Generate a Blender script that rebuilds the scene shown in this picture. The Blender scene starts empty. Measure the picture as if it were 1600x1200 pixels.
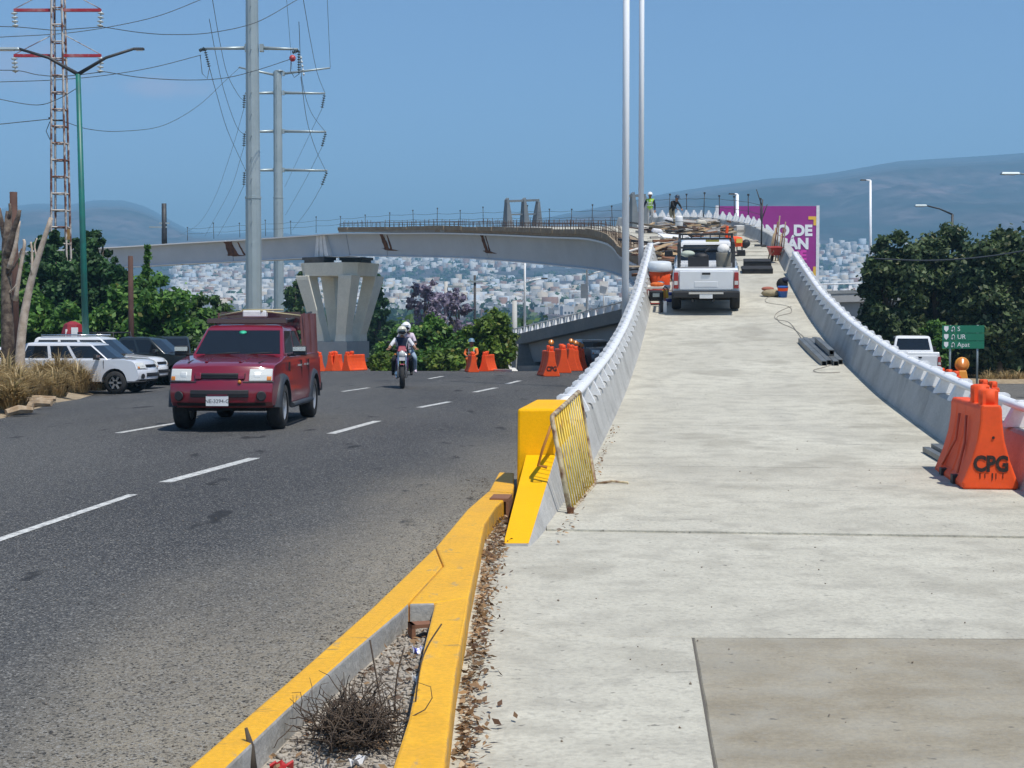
import bpy, bmesh, math, random
import numpy as np
from mathutils import Vector, Matrix, Euler, noise as mnoise

random.seed(7)
rng = np.random.default_rng(7)
R = math.radians
SC = bpy.context.scene
COL = SC.collection

# ------------------------------------------------------------------ camera
FPX, EYE, PITCH = 2400.0, 1.75, math.atan(94 / 2400.0)
cam_d = bpy.data.cameras.new('camera')
cam_d.sensor_width = 36.0
cam_d.lens = 36.0 * FPX / 1600.0
cam_d.clip_start = 0.05
cam_d.clip_end = 60000
cam = bpy.data.objects.new('camera', cam_d)
cam.location = (0, 0, EYE)
cam.rotation_euler = (R(90) - PITCH, 0, 0)
COL.objects.link(cam)
SC.camera = cam

# ------------------------------------------------------------------ sky, sun, exposure
SUN_EL, SUN_AZ = R(64), R(138)          # azimuth clockwise from +Y (the view direction)
world = bpy.data.worlds.new('World')
SC.world = world
world.use_nodes = True
wn = world.node_tree
wn.nodes.clear()
w_out = wn.nodes.new('ShaderNodeOutputWorld')
w_bg = wn.nodes.new('ShaderNodeBackground')
w_sky = wn.nodes.new('ShaderNodeTexSky')
w_sky.sky_type = 'NISHITA'
w_sky.sun_disc = False
w_sky.sun_elevation = SUN_EL
w_sky.sun_rotation = SUN_AZ
w_sky.altitude = 1900
w_sky.air_density = 1.0
w_sky.dust_density = 0.0
w_sky.ozone_density = 5.0
w_bg.inputs['Strength'].default_value = 0.12
# two faint pinkish clouds low in the left sky, ragged by noise
w_tc = wn.nodes.new('ShaderNodeTexCoord')
w_nz = wn.nodes.new('ShaderNodeTexNoise'); w_nz.inputs['Scale'].default_value = 55; w_nz.inputs['Detail'].default_value = 5
wn.links.new(w_tc.outputs['Generated'], w_nz.inputs['Vector'])
w_last = w_sky.outputs[0]
for (cx, cz), (wx, wz), amt in (((-.2175, .1475), (.030, .0085), .30), ((-.298, .158), (.052, .020), .24)):
    sb = wn.nodes.new('ShaderNodeVectorMath'); sb.operation = 'SUBTRACT'; sb.inputs[1].default_value = (cx, .96, cz); wn.links.new(w_tc.outputs['Generated'], sb.inputs[0])
    ml = wn.nodes.new('ShaderNodeVectorMath'); ml.operation = 'MULTIPLY'; ml.inputs[1].default_value = (1 / wx, 0, 1 / wz); wn.links.new(sb.outputs[0], ml.inputs[0])
    sx = wn.nodes.new('ShaderNodeVectorMath'); sx.operation = 'LENGTH'; wn.links.new(ml.outputs[0], sx.inputs[0])
    ad = wn.nodes.new('ShaderNodeMath'); ad.operation = 'MULTIPLY_ADD'; wn.links.new(w_nz.outputs['Fac'], ad.inputs[0]); ad.inputs[1].default_value = -1.6; wn.links.new(sx.outputs['Value'], ad.inputs[2])
    mr = wn.nodes.new('ShaderNodeMapRange'); mr.interpolation_type = 'SMOOTHSTEP'; mr.inputs[1].default_value = .35; mr.inputs[2].default_value = -.75; mr.inputs[3].default_value = 0; mr.inputs[4].default_value = amt; wn.links.new(ad.outputs[0], mr.inputs[0])
    fr = wn.nodes.new('ShaderNodeSeparateXYZ'); wn.links.new(w_tc.outputs['Generated'], fr.inputs[0])
    gt = wn.nodes.new('ShaderNodeMath'); gt.operation = 'GREATER_THAN'; gt.inputs[1].default_value = 0; wn.links.new(fr.outputs[1], gt.inputs[0])
    mu = wn.nodes.new('ShaderNodeMath'); mu.operation = 'MULTIPLY'; wn.links.new(mr.outputs[0], mu.inputs[0]); wn.links.new(gt.outputs[0], mu.inputs[1])
    mx = wn.nodes.new('ShaderNodeMix'); mx.data_type = 'RGBA'; wn.links.new(mu.outputs[0], mx.inputs[0]); wn.links.new(w_last, mx.inputs[6]); mx.inputs[7].default_value = (6.2, 4.6, 5.0, 1); w_last = mx.outputs[2]
wn.links.new(w_last, w_bg.inputs['Color'])
wn.links.new(w_bg.outputs[0], w_out.inputs['Surface'])

sun_d = bpy.data.lights.new('sun', 'SUN')
sun_d.energy = 4.2
sun_d.angle = R(0.53)
sun_d.color = (1.0, 0.955, 0.88)
sun = bpy.data.objects.new('sun', sun_d)
sdir = Vector((math.sin(SUN_AZ) * math.cos(SUN_EL), math.cos(SUN_AZ) * math.cos(SUN_EL), math.sin(SUN_EL)))
sun.rotation_euler = sdir.to_track_quat('Z', 'Y').to_euler()
sun.location = (30, -30, 60)
COL.objects.link(sun)

SC.view_settings.view_transform = 'Standard'
SC.view_settings.look = 'None'
SC.view_settings.exposure = 0.3
SC.view_settings.gamma = 1.0
SC.view_settings.use_curve_mapping = False
SC.render.engine = 'CYCLES'
SC.cycles.use_denoising = True
SC.cycles.max_bounces = 6
SC.cycles.diffuse_bounces = 3
SC.cycles.glossy_bounces = 3
SC.cycles.transmission_bounces = 4
SC.cycles.transparent_max_bounces = 8
SC.cycles.volume_bounces = 0
SC.cycles.sample_clamp_indirect = 6.0
SC.cycles.use_adaptive_sampling = True
SC.cycles.adaptive_threshold = 0.02

# ------------------------------------------------------------------ pixel geometry of the photograph (1600 x 1200)
CP, SP = math.cos(PITCH), math.sin(PITCH)
def ray(px, py):
    u, v = (px - 800) / FPX, (600 - py) / FPX
    return Vector((u, CP + v * SP, v * CP - SP))
def at(px, py, Y):
    d = ray(px, py)
    return Vector((0, 0, EYE)) + d * (Y / d.y)
def onz(px, py, z=0.0):
    d = ray(px, py)
    return Vector((0, 0, EYE)) + d * ((z - EYE) / d.z)
def ppm(Y):
    return FPX / Y

def sstep(a, b, x):
    t = min(1, max(0, (x - a) / (b - a)))
    return t * t * (3 - 2 * t)
def gz(x, y):
    """height of the natural ground and of the roads"""
    z = -0.03 * max(0, min(y, 125) - 57)
    z -= 0.52 * sstep(-6.5, -13, x) * sstep(27, 50, y) * (1 - sstep(57, 75, y))
    z -= 0.55 * sstep(6.0, 8.5, x) * sstep(4, 26, y) * (1 - 0.5 * sstep(70, 110, y))
    return z

# ------------------------------------------------------------------ mesh helpers
def mesh_np(name, V, F, smooth=False):
    me = bpy.data.meshes.new(name)
    V = np.asarray(V, np.float32); F = np.asarray(F, np.int32)
    n, k = F.shape
    me.vertices.add(len(V)); me.vertices.foreach_set('co', V.ravel())
    me.loops.add(n * k); me.loops.foreach_set('vertex_index', F.ravel())
    me.polygons.add(n)
    me.polygons.foreach_set('loop_start', np.arange(0, n * k, k, dtype=np.int32))
    me.polygons.foreach_set('loop_total', np.full(n, k, np.int32))
    if smooth:
        me.polygons.foreach_set('use_smooth', np.ones(n, bool))
    me.update(calc_edges=True)
    return me

class MB:
    """collects solid shapes; build() links them as one mesh object"""
    def __init__(self):
        self.v, self.f, self.mi, self.sm = [], [], [], []
        self.M = None
    def add(self, verts, faces, m=0, smooth=False):
        b = len(self.v)
        if self.M is not None:
            verts = [self.M @ Vector(p) for p in verts]
        self.v += [tuple(p) for p in verts]
        self.f += [tuple(b + i for i in f) for f in faces]
        self.mi += [m] * len(faces)
        self.sm += [smooth] * len(faces)
        return self
    def box(self, c, s, rot=None, m=0, taper=(1, 1)):
        """centre, full size; taper scales the top face in x, y"""
        hx, hy, hz = s[0] / 2, s[1] / 2, s[2] / 2
        P = [Vector((-hx, -hy, -hz)), Vector((hx, -hy, -hz)), Vector((hx, hy, -hz)), Vector((-hx, hy, -hz)),
             Vector((-hx * taper[0], -hy * taper[1], hz)), Vector((hx * taper[0], -hy * taper[1], hz)),
             Vector((hx * taper[0], hy * taper[1], hz)), Vector((-hx * taper[0], hy * taper[1], hz))]
        if rot is not None:
            Q = rot if isinstance(rot, Matrix) else Euler(rot).to_matrix()
            P = [Q @ p for p in P]
        c = Vector(c)
        return self.add([p + c for p in P], [(0, 3, 2, 1), (4, 5, 6, 7), (0, 1, 5, 4), (1, 2, 6, 5), (2, 3, 7, 6), (3, 0, 4, 7)], m)
    def hexa(self, P, m=0):
        """8 points: bottom four counter-clockwise, top four"""
        return self.add(P, [(0, 3, 2, 1), (4, 5, 6, 7), (0, 1, 5, 4), (1, 2, 6, 5), (2, 3, 7, 6), (3, 0, 4, 7)], m)
    def tube(self, pts, r, n=6, m=0, caps=True, smooth=True):
        pts = [Vector(p) for p in pts]
        rs = r if isinstance(r, (list, tuple)) else [r] * len(pts)
        vs, fs = [], []
        ref = None
        for i, p in enumerate(pts):
            d = (pts[min(i + 1, len(pts) - 1)] - pts[max(i - 1, 0)])
            if d.length < 1e-9: d = Vector((0, 0, 1))
            d.normalize()
            if ref is None:
                ref = d.cross(Vector((0, 0, 1)))
                if ref.length < .1: ref = d.cross(Vector((1, 0, 0)))
            ref = (ref - d * ref.dot(d)).normalized()
            b = d.cross(ref)
            for k in range(n):
                a = 2 * math.pi * k / n
                vs.append(p + (ref * math.cos(a) + b * math.sin(a)) * rs[i])
        for i in range(len(pts) - 1):
            for k in range(n):
                a, c = i * n + k, i * n + (k + 1) % n
                fs.append((a, c, c + n, a + n))
        self.add(vs, fs, m, smooth)
        if caps:
            e = (len(pts) - 1) * n
            b0 = len(self.v) - len(vs)
            self.f.append(tuple(b0 + k for k in range(n - 1, -1, -1))); self.mi.append(m); self.sm.append(False)
            self.f.append(tuple(b0 + e + k for k in range(n))); self.mi.append(m); self.sm.append(False)
        return self
    def prism(self, poly, fn, d0, d1, m=0):
        """poly of 2d points, fn(a, b, d) -> 3d; extruded from d0 to d1"""
        n = len(poly)
        vs = [fn(a, b, d0) for a, b in poly] + [fn(a, b, d1) for a, b in poly]
        fs = [tuple(range(n - 1, -1, -1)), tuple(range(n, 2 * n))] + [(i, (i + 1) % n, n + (i + 1) % n, n + i) for i in range(n)]
        return self.add(vs, fs, m)
    def lathe(self, prof, n=16, M=None, m=0, smooth=True, caps=True):
        """prof (r, h) about local z"""
        vs, fs = [], []
        for r, h in prof:
            for k in range(n):
                a = 2 * math.pi * k / n
                vs.append(Vector((r * math.cos(a), r * math.sin(a), h)))
        if M is not None: vs = [M @ p for p in vs]
        L = len(prof)
        for i in range(L - 1):
            for k in range(n):
                a, c = i * n + k, i * n + (k + 1) % n
                fs.append((a, c, c + n, a + n))
        self.add(vs, fs, m, smooth)
        if caps:
            b0 = len(self.v) - len(vs)
            self.f.append(tuple(b0 + k for k in range(n - 1, -1, -1))); self.mi.append(m); self.sm.append(False)
            self.f.append(tuple(b0 + (L - 1) * n + k for k in range(n))); self.mi.append(m); self.sm.append(False)
        return self
    def loft(self, rings, m=0, closed=True, caps=True, smooth=False):
        n = len(rings[0]); vs = [p for r_ in rings for p in r_]; fs = []
        for i in range(len(rings) - 1):
            for k in range(n if closed else n - 1):
                a, c = i * n + k, i * n + (k + 1) % n
                fs.append((a, c, c + n, a + n))
        if caps and closed:
            fs.append(tuple(range(n - 1, -1, -1)))
            e = (len(rings) - 1) * n
            fs.append(tuple(e + k for k in range(n)))
        return self.add(vs, fs, m, smooth)
    def ball(self, c, r, nu=10, nv=7, m=0, smooth=True):
        r = r if isinstance(r, (list, tuple)) else (r, r, r)
        vs = [(c[0], c[1], c[2] - r[2])]
        for j in range(1, nv):
            t = math.pi * j / nv - math.pi / 2
            for k in range(nu):
                a = 2 * math.pi * k / nu
                vs.append((c[0] + r[0] * math.cos(t) * math.cos(a), c[1] + r[1] * math.cos(t) * math.sin(a), c[2] + r[2] * math.sin(t)))
        vs.append((c[0], c[1], c[2] + r[2]))
        fs = [(0, 1 + (k + 1) % nu, 1 + k) for k in range(nu)]
        for j in range(nv - 2):
            for k in range(nu):
                a, b = 1 + j * nu + k, 1 + j * nu + (k + 1) % nu
                fs.append((a, b, b + nu, a + nu))
        t = len(vs) - 1; o = 1 + (nv - 2) * nu
        fs += [(o + k, o + (k + 1) % nu, t) for k in range(nu)]
        return self.add(vs, fs, m, smooth)
    def mesh(self, name, mats):
        me = bpy.data.meshes.new(name)
        me.from_pydata(self.v, [], self.f)
        for mm in (mats if isinstance(mats, (list, tuple)) else [mats]):
            me.materials.append(mm)
        me.polygons.foreach_set('material_index', self.mi)
        me.polygons.foreach_set('use_smooth', self.sm)
        me.update()
        return me
    def build(self, name, mats, parent=None, bevel=0, seg=2, fix=False):
        me = self.mesh(name, mats)
        if fix:
            bm = bmesh.new(); bm.from_mesh(me); bmesh.ops.recalc_face_normals(bm, faces=bm.faces); bm.to_mesh(me); bm.free()
        o = bpy.data.objects.new(name, me)
        COL.objects.link(o)
        if parent is not None: o.parent = parent
        if bevel:
            b = o.modifiers.new('bevel', 'BEVEL'); b.width = bevel; b.segments = seg; b.limit_method = 'ANGLE'; b.angle_limit = R(35)
        return o

def link(name, me, parent=None, loc=None, rot=None, scale=None):
    o = bpy.data.objects.new(name, me)
    COL.objects.link(o)
    if parent is not None: o.parent = parent
    if loc is not None: o.location = loc
    if rot is not None: o.rotation_euler = rot
    if scale is not None: o.scale = scale if isinstance(scale, (list, tuple)) else (scale,) * 3
    return o
def tag(o, label, cat, group=None, kind=None):
    o['label'] = label
    o['category'] = cat
    if group: o['group'] = group
    if kind: o['kind'] = kind
    return o
def structure(o, label=None):
    o['kind'] = 'structure'
    if label: o['label'] = label
    return o
def empty(name, loc=(0, 0, 0), rot=(0, 0, 0)):
    o = bpy.data.objects.new(name, None)
    o.empty_display_size = .2
    o.location = loc; o.rotation_euler = rot
    COL.objects.link(o)
    return o
def copy_tree(o, parent=None):
    c = o.copy(); COL.objects.link(c)
    if parent is not None: c.parent = parent
    for ch in list(o.children): copy_tree(ch, c)
    return c

# ------------------------------------------------------------------ materials
MATS = {}
def mat(name, col, rough=.6, metal=0., col2=None, scale=4., bump=0., bscale=60., fine=0., detail=5., spec=.5, coat=0., contrast=(.35, .65), stretch=None, alpha=None, emit=None, trans=0., coords='Object'):
    if name in MATS: return MATS[name]
    m = bpy.data.materials.new(name); m.use_nodes = True
    nt = m.node_tree; N = nt.nodes; L = nt.links
    b = N['Principled BSDF']
    b.inputs['Roughness'].default_value = rough
    b.inputs['Metallic'].default_value = metal
    b.inputs['Specular IOR Level'].default_value = spec
    if coat: b.inputs['Coat Weight'].default_value = coat; b.inputs['Coat Roughness'].default_value = .06
    if trans: b.inputs['Transmission Weight'].default_value = trans
    if alpha is not None: b.inputs['Alpha'].default_value = alpha
    if emit: b.inputs['Emission Color'].default_value = (*col, 1); b.inputs['Emission Strength'].default_value = emit
    b.inputs['Base Color'].default_value = (*col, 1)
    tc = N.new('ShaderNodeTexCoord'); src = tc.outputs[coords]
    if stretch:
        mp = N.new('ShaderNodeMapping'); mp.inputs['Scale'].default_value = stretch
        L.new(src, mp.inputs['Vector']); src = mp.outputs[0]
    last = None
    if col2 is not None:
        n = N.new('ShaderNodeTexNoise'); n.inputs['Scale'].default_value = scale; n.inputs['Detail'].default_value = detail; n.inputs['Roughness'].default_value = .62
        L.new(src, n.inputs['Vector'])
        r = N.new('ShaderNodeValToRGB')
        r.color_ramp.elements[0].position, r.color_ramp.elements[1].position = contrast
        r.color_ramp.elements[0].color = (*col, 1); r.color_ramp.elements[1].color = (*col2, 1)
        L.new(n.outputs['Fac'], r.inputs[0]); last = r.outputs[0]
    if fine:
        n2 = N.new('ShaderNodeTexNoise'); n2.inputs['Scale'].default_value = bscale; n2.inputs['Detail'].default_value = 3
        L.new(src, n2.inputs['Vector'])
        mr = N.new('ShaderNodeMapRange'); mr.inputs[1].default_value = .3; mr.inputs[2].default_value = .7
        mr.inputs[3].default_value = 1 - fine; mr.inputs[4].default_value = 1 + fine
        L.new(n2.outputs['Fac'], mr.inputs[0])
        mx = N.new('ShaderNodeVectorMath'); mx.operation = 'SCALE'
        if last is not None: L.new(last, mx.inputs[0])
        else: mx.inputs[0].default_value = col
        L.new(mr.outputs[0], mx.inputs['Scale']); last = mx.outputs[0]
    if last is not None: L.new(last, b.inputs['Base Color'])
    if bump:
        n3 = N.new('ShaderNodeTexNoise'); n3.inputs['Scale'].default_value = bscale; n3.inputs['Detail'].default_value = 4
        L.new(src, n3.inputs['Vector'])
        bp = N.new('ShaderNodeBump'); bp.inputs['Strength'].default_value = bump; bp.inputs['Distance'].default_value = .02
        L.new(n3.outputs['Fac'], bp.inputs['Height']); L.new(bp.outputs[0], b.inputs['Normal'])
    MATS[name] = m
    return m
# ------------------------------------------------------------------ the land: near ground, far hills
def fbm(x, y, o=5):
    return mnoise.fractal(Vector((x, y, 0.0)), 1.0, 2.0, o)

# near ground: grid sheet following gz(), running out to the foot of the hills
m_soil = mat('dry soil', (.20, .15, .09), .95, col2=(.30, .24, .16), scale=.8, bump=.5, bscale=9, fine=.2)
xs = sorted(set([-400, -250, -150, -100, -70] + [v * .75 - 40 for v in range(107)] + [60, 90, 150, 250, 400]))
ys = sorted(set([-30, -15] + [v * 1.5 - 3 for v in range(90)] + [140, 160, 200, 260, 340, 420]))
V = [(x, y, gz(x, y) - .03 - (.01 if abs(x) < 45 else 0)) for y in ys for x in xs]
nx = len(xs)
F = [(j * nx + i, j * nx + i + 1, (j + 1) * nx + i + 1, (j + 1) * nx + i) for j in range(len(ys) - 1) for i in range(nx - 1)]
o = link('ground', mesh_np('ground', V, F, True)); o.data.materials.append(m_soil); structure(o)

# hills: crest heights along the skyline, rising from the valley through the town to the ridge
CREST = [(-900, 330), (-300, 345), (-40, 335), (30, 322), (60, 318), (110, 321), (150, 313), (200, 314), (232, 324), (260, 340), (300, 362), (345, 366), (420, 362),
         (520, 372), (600, 372), (700, 366), (780, 356), (830, 346), (900, 331), (950, 322), (1000, 311), (1050, 301), (1100, 293), (1150, 287), (1200, 280), (1250, 277),
         (1300, 271), (1350, 262), (1400, 253), (1450, 250), (1500, 247), (1560, 243), (1600, 240), (1750, 235), (2000, 260), (2500, 330)]
def crest(px):
    for (a, ya), (b, yb) in zip(CREST, CREST[1:]):
        if px <= b: return ya + (yb - ya) * (px - a) / (b - a)
    return CREST[-1][1]
def hill_z(x, y):
    px = 800 + FPX * x / y
    e = (506 - crest(max(-900, min(2500, px)))) / FPX
    yc = 5200 + 1800 * sstep(800, 250, px)
    zc = EYE + e * yc
    town = 0.036 + .004 * math.sin(x * .002)
    ang_t = max(0, (y - 620) / 1800) ** .8 * town
    z_t = -2 + ang_t * y
    t = sstep(2000, yc, y)
    z = z_t * (1 - t) + zc * t if y < yc else zc - (y - yc) * .12
    if y < yc:
        z = min(z, EYE + (e + .0005) * y * (1 if y > 2600 else 5)) if e > 0 else z
    n = fbm(x * .0016 + 3, y * .0012) + .5 * abs(fbm(x * .004, y * .003 + 7))
    amp = 55 * sstep(2100, 3300, y) * (1 - .93 * sstep(yc - 900, yc - 150, y))
    z += n * amp + fbm(x * .02, y * .02) * 3 * sstep(500, 900, y)
    if 2600 < y < yc: z = min(z, EYE + e * y * (.90 + .10 * (y / yc) ** 2))
    return z
HU = np.linspace(-.75, .75, 230)
HY = np.concatenate([np.linspace(395, 2300, 60), np.linspace(2360, 5400, 70), np.linspace(5500, 7600, 24)])
V = [(u * y, y, hill_z(u * y, y)) for y in HY for u in HU]
nx = len(HU)
F = [(j * nx + i, j * nx + i + 1, (j + 1) * nx + i + 1, (j + 1) * nx + i) for j in range(len(HY) - 1) for i in range(nx - 1)]
m_hill = mat('hillside scrub', (.002, .014, .014), .95, col2=(.10, .072, .075), scale=.0042, detail=12, contrast=(.40, .64), fine=.85, bscale=.028)
o = link('hills', mesh_np('hills', V, F, True)); o.data.materials.append(m_hill); structure(o)

# the air: one closed box of thin even haze round everything
hz = MB(); hz.box((0, 3500, 272), (15000, 9000, 580))
m_haze = bpy.data.materials.new('haze'); m_haze.use_nodes = True
nt = m_haze.node_tree; nt.nodes.clear()
ho = nt.nodes.new('ShaderNodeOutputMaterial'); pv = nt.nodes.new('ShaderNodeVolumePrincipled')
pv.inputs['Color'].default_value = (.36, .70, 1.0, 1)
pv.inputs['Density'].default_value = .00033
pv.inputs['Anisotropy'].default_value = 0.0
nt.links.new(pv.outputs[0], ho.inputs['Volume'])
o = hz.build('haze', m_haze); o['kind'] = 'stuff'; o['label'] = 'thin blue haze over the valley and hills'; o['category'] = 'haze'
# ------------------------------------------------------------------ asphalt
def asphalt_mat():
    m = bpy.data.materials.new('worn asphalt'); m.use_nodes = True
    nt = m.node_tree; N, L = nt.nodes, nt.links; b = N['Principled BSDF']
    b.inputs['Roughness'].default_value = .85; b.inputs['Specular IOR Level'].default_value = .3
    tc = N.new('ShaderNodeTexCoord'); P = tc.outputs['Object']
    def noise(s, d=3, st=None):
        n = N.new('ShaderNodeTexNoise'); n.inputs['Scale'].default_value = s; n.inputs['Detail'].default_value = d
        if st:
            mp = N.new('ShaderNodeMapping'); mp.inputs['Scale'].default_value = st; L.new(P, mp.inputs[0]); L.new(mp.outputs[0], n.inputs[0])
        else: L.new(P, n.inputs[0])
        return n.outputs['Fac']
    def rng_(x, a, b_, c, d):
        r = N.new('ShaderNodeMapRange'); r.interpolation_type = 'SMOOTHSTEP'
        for k, v in enumerate((a, b_, c, d)): r.inputs[k + 1].default_value = v
        L.new(x, r.inputs[0]); return r.outputs[0]
    def mth(op, a, b_=None):
        n = N.new('ShaderNodeMath'); n.operation = op
        for k, v in enumerate((a, b_)):
            if v is None: continue
            if isinstance(v, (int, float)): n.inputs[k].default_value = v
            else: L.new(v, n.inputs[k])
        return n.outputs[0]
    def mix(f, a, b_):
        n = N.new('ShaderNodeMix'); n.data_type = 'RGBA'
        L.new(f, n.inputs[0])
        for k, v in ((6, a), (7, b_)):
            if isinstance(v, tuple): n.inputs[k].default_value = (*v, 1)
            else: L.new(v, n.inputs[k])
        return n.outputs[2]
    base = mix(rng_(noise(.35, 4, (1, .25, 1)), .35, .65, 0, 1), (.046, .047, .050), (.080, .080, .079))
    # dust and sand that lie along the kerb, with a ragged edge
    sx = N.new('ShaderNodeSeparateXYZ'); L.new(P, sx.inputs[0])
    d = mth('SUBTRACT', mth('SUBTRACT', mth('MULTIPLY', sx.outputs[1], .111), 1.766), sx.outputs[0])
    d = mth('ADD', d, mth('MULTIPLY', mth('SUBTRACT', noise(.9, 5, (1, .3, 1)), .5), 2.2))
    far = rng_(sx.outputs[1], 11, 22, 1, .35)
    dust = mth('MULTIPLY', rng_(d, 2.2, -.1, 0, 1.0), far)
    dust = mth('MULTIPLY', dust, rng_(noise(7, 4), .25, .75, .75, 1.05))
    c = mix(dust, base, (.29, .255, .195))
    # aggregate showing as light and dark grains
    v = N.new('ShaderNodeTexVoronoi'); v.inputs['Scale'].default_value = 85; L.new(P, v.inputs['Vector'])
    cs = N.new('ShaderNodeSeparateColor'); L.new(v.outputs['Color'], cs.inputs[0])
    c = mix(rng_(cs.outputs[0], .68, .98, 0, .75), c, (.30, .29, .265))
    c = mix(rng_(cs.outputs[1], .70, .95, 0, .85), c, (.018, .018, .018))
    g = noise(150, 2)
    sc = N.new('ShaderNodeVectorMath'); sc.operation = 'SCALE'; L.new(c, sc.inputs[0]); L.new(rng_(g, .3, .7, .7, 1.3), sc.inputs['Scale'])
    # tar marks
    tar = rng_(noise(1.6, 6, (1, .38, 1)), .64, .69, 0, .85)
    c = mix(tar, sc.outputs[0], (.022, .022, .023))
    L.new(c, b.inputs['Base Color'])
    bp = N.new('ShaderNodeBump'); bp.inputs['Strength'].default_value = .55; bp.inputs['Distance'].default_value = .012
    L.new(mth('ADD', v.outputs['Distance'], g), bp.inputs['Height']); L.new(bp.outputs[0], b.inputs['Normal'])
    return m
m_asph = asphalt_mat()
def sheet(name, xs, ys, dz, keep, m):
    idx, V, F = {}, [], []
    def vid(i, j):
        if (i, j) not in idx:
            idx[i, j] = len(V); V.append((xs[i], ys[j], gz(xs[i], ys[j]) + dz))
        return idx[i, j]
    for j in range(len(ys) - 1):
        for i in range(len(xs) - 1):
            if keep((xs[i] + xs[i + 1]) / 2, (ys[j] + ys[j + 1]) / 2):
                F.append((vid(i, j), vid(i + 1, j), vid(i + 1, j + 1), vid(i, j + 1)))
    o = link(name, mesh_np(name, V, F, True)); o.data.materials.append(m); return o
xs = [v * .5 - 46 for v in range(185)]; ys = [v * 1.0 - 4 for v in range(150)]
o = sheet('road', xs, ys, 0, lambda x, y: y < 59 or (1 < x < 34) , m_asph)
structure(o)

# painted lane dashes, each a thin sheet of its own just above the road
m_paint = mat('worn road paint', (.60, .60, .57), .7, col2=(.20, .20, .195), scale=12, fine=.3, bscale=70, contrast=(.45, .68))
def ground_hit(px, py, dz=0.0):
    z = 0.0
    for _ in range(12):
        p = onz(px, py, z); z = gz(p.x, p.y) + dz
    return onz(px, py, z)
DASH = [((-40, 857), (208, 773), .10), ((258, 754), (398, 716), .155), ((517, 678), (590, 658), .155), ((655, 637), (702, 628), .155), ((741, 613), (775, 606), .15),
        ((792, 600), (812, 595), .15), ((184, 677), (300, 657), .13), ((535, 612), (576, 606), .13), ((670, 592), (692, 588), .13), ((846, 586), (856, 583.5), .15)]
road_ob = bpy.data.objects['road']
for a, b, w in DASH:
    A, B = ground_hit(*a), ground_hit(*b)
    n = Vector((-(B - A).y, (B - A).x, 0)).normalized() * w / 2
    mb = MB(); k = 6; pts = []
    for q in range(k + 1):
        p = A.lerp(B, q / k)
        for s in (-1, 1):
            e = p + n * s; pts.append((e.x, e.y, gz(e.x, e.y) + .005))
    mb.add(pts, [(2 * q, 2 * q + 1, 2 * q + 3, 2 * q + 2) for q in range(k)])
    mb.build('lane_dash', m_paint, road_ob)

# ------------------------------------------------------------------ the ramp's line and profile
A0 = math.atan(.115); T0 = 57.0; RAD = 65.0
PT = [-5, 12, 19.5, 26.7, 33.7, 42, 50, 56, 62, 68, 75, 80, 88, 102, 115, 132, 149, 167, 200]
PZ = [0, 0, .17, .48, .99, 1.86, 3.0, 3.9, 4.8, 5.65, 6.35, 6.7, 7.2, 8.05, 8.6, 8.45, 8.05, 7.5, 6.6]
_tt = np.arange(-10, 205, .5); _zz = np.interp(_tt, PT, PZ)
_k = np.hanning(15); _k /= _k.sum()
_zs = np.convolve(np.pad(_zz, 7, mode='edge'), _k, mode='valid')
def pz(t): return max(0.0, float(np.interp(t, _tt, _zs)) - (.02 if t < 12 else 0))
def ptan(t):
    a = A0 if t <= T0 else A0 - (t - T0) / RAD
    return a
def pth(t, off=0.0, h=0.0):
    """point on the ramp: distance t along it, off metres to the right, h above the deck"""
    if t <= T0:
        x, y, a = .115 * t + 1.1, t, A0
    else:
        a = A0 - (t - T0) / RAD
        x = .115 * T0 + 1.1 + RAD * (math.cos(a) - math.cos(A0)); y = T0 + RAD * (math.sin(A0) - math.sin(a))
    bank = .05 * off * sstep(62, 85, t)
    return Vector((x + off * math.cos(a), y - off * math.sin(a), pz(t) + h + bank))
def trange(a, b, step):
    n = max(1, int(round((b - a) / step)))
    return [a + (b - a) * i / n for i in range(n + 1)]

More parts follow.
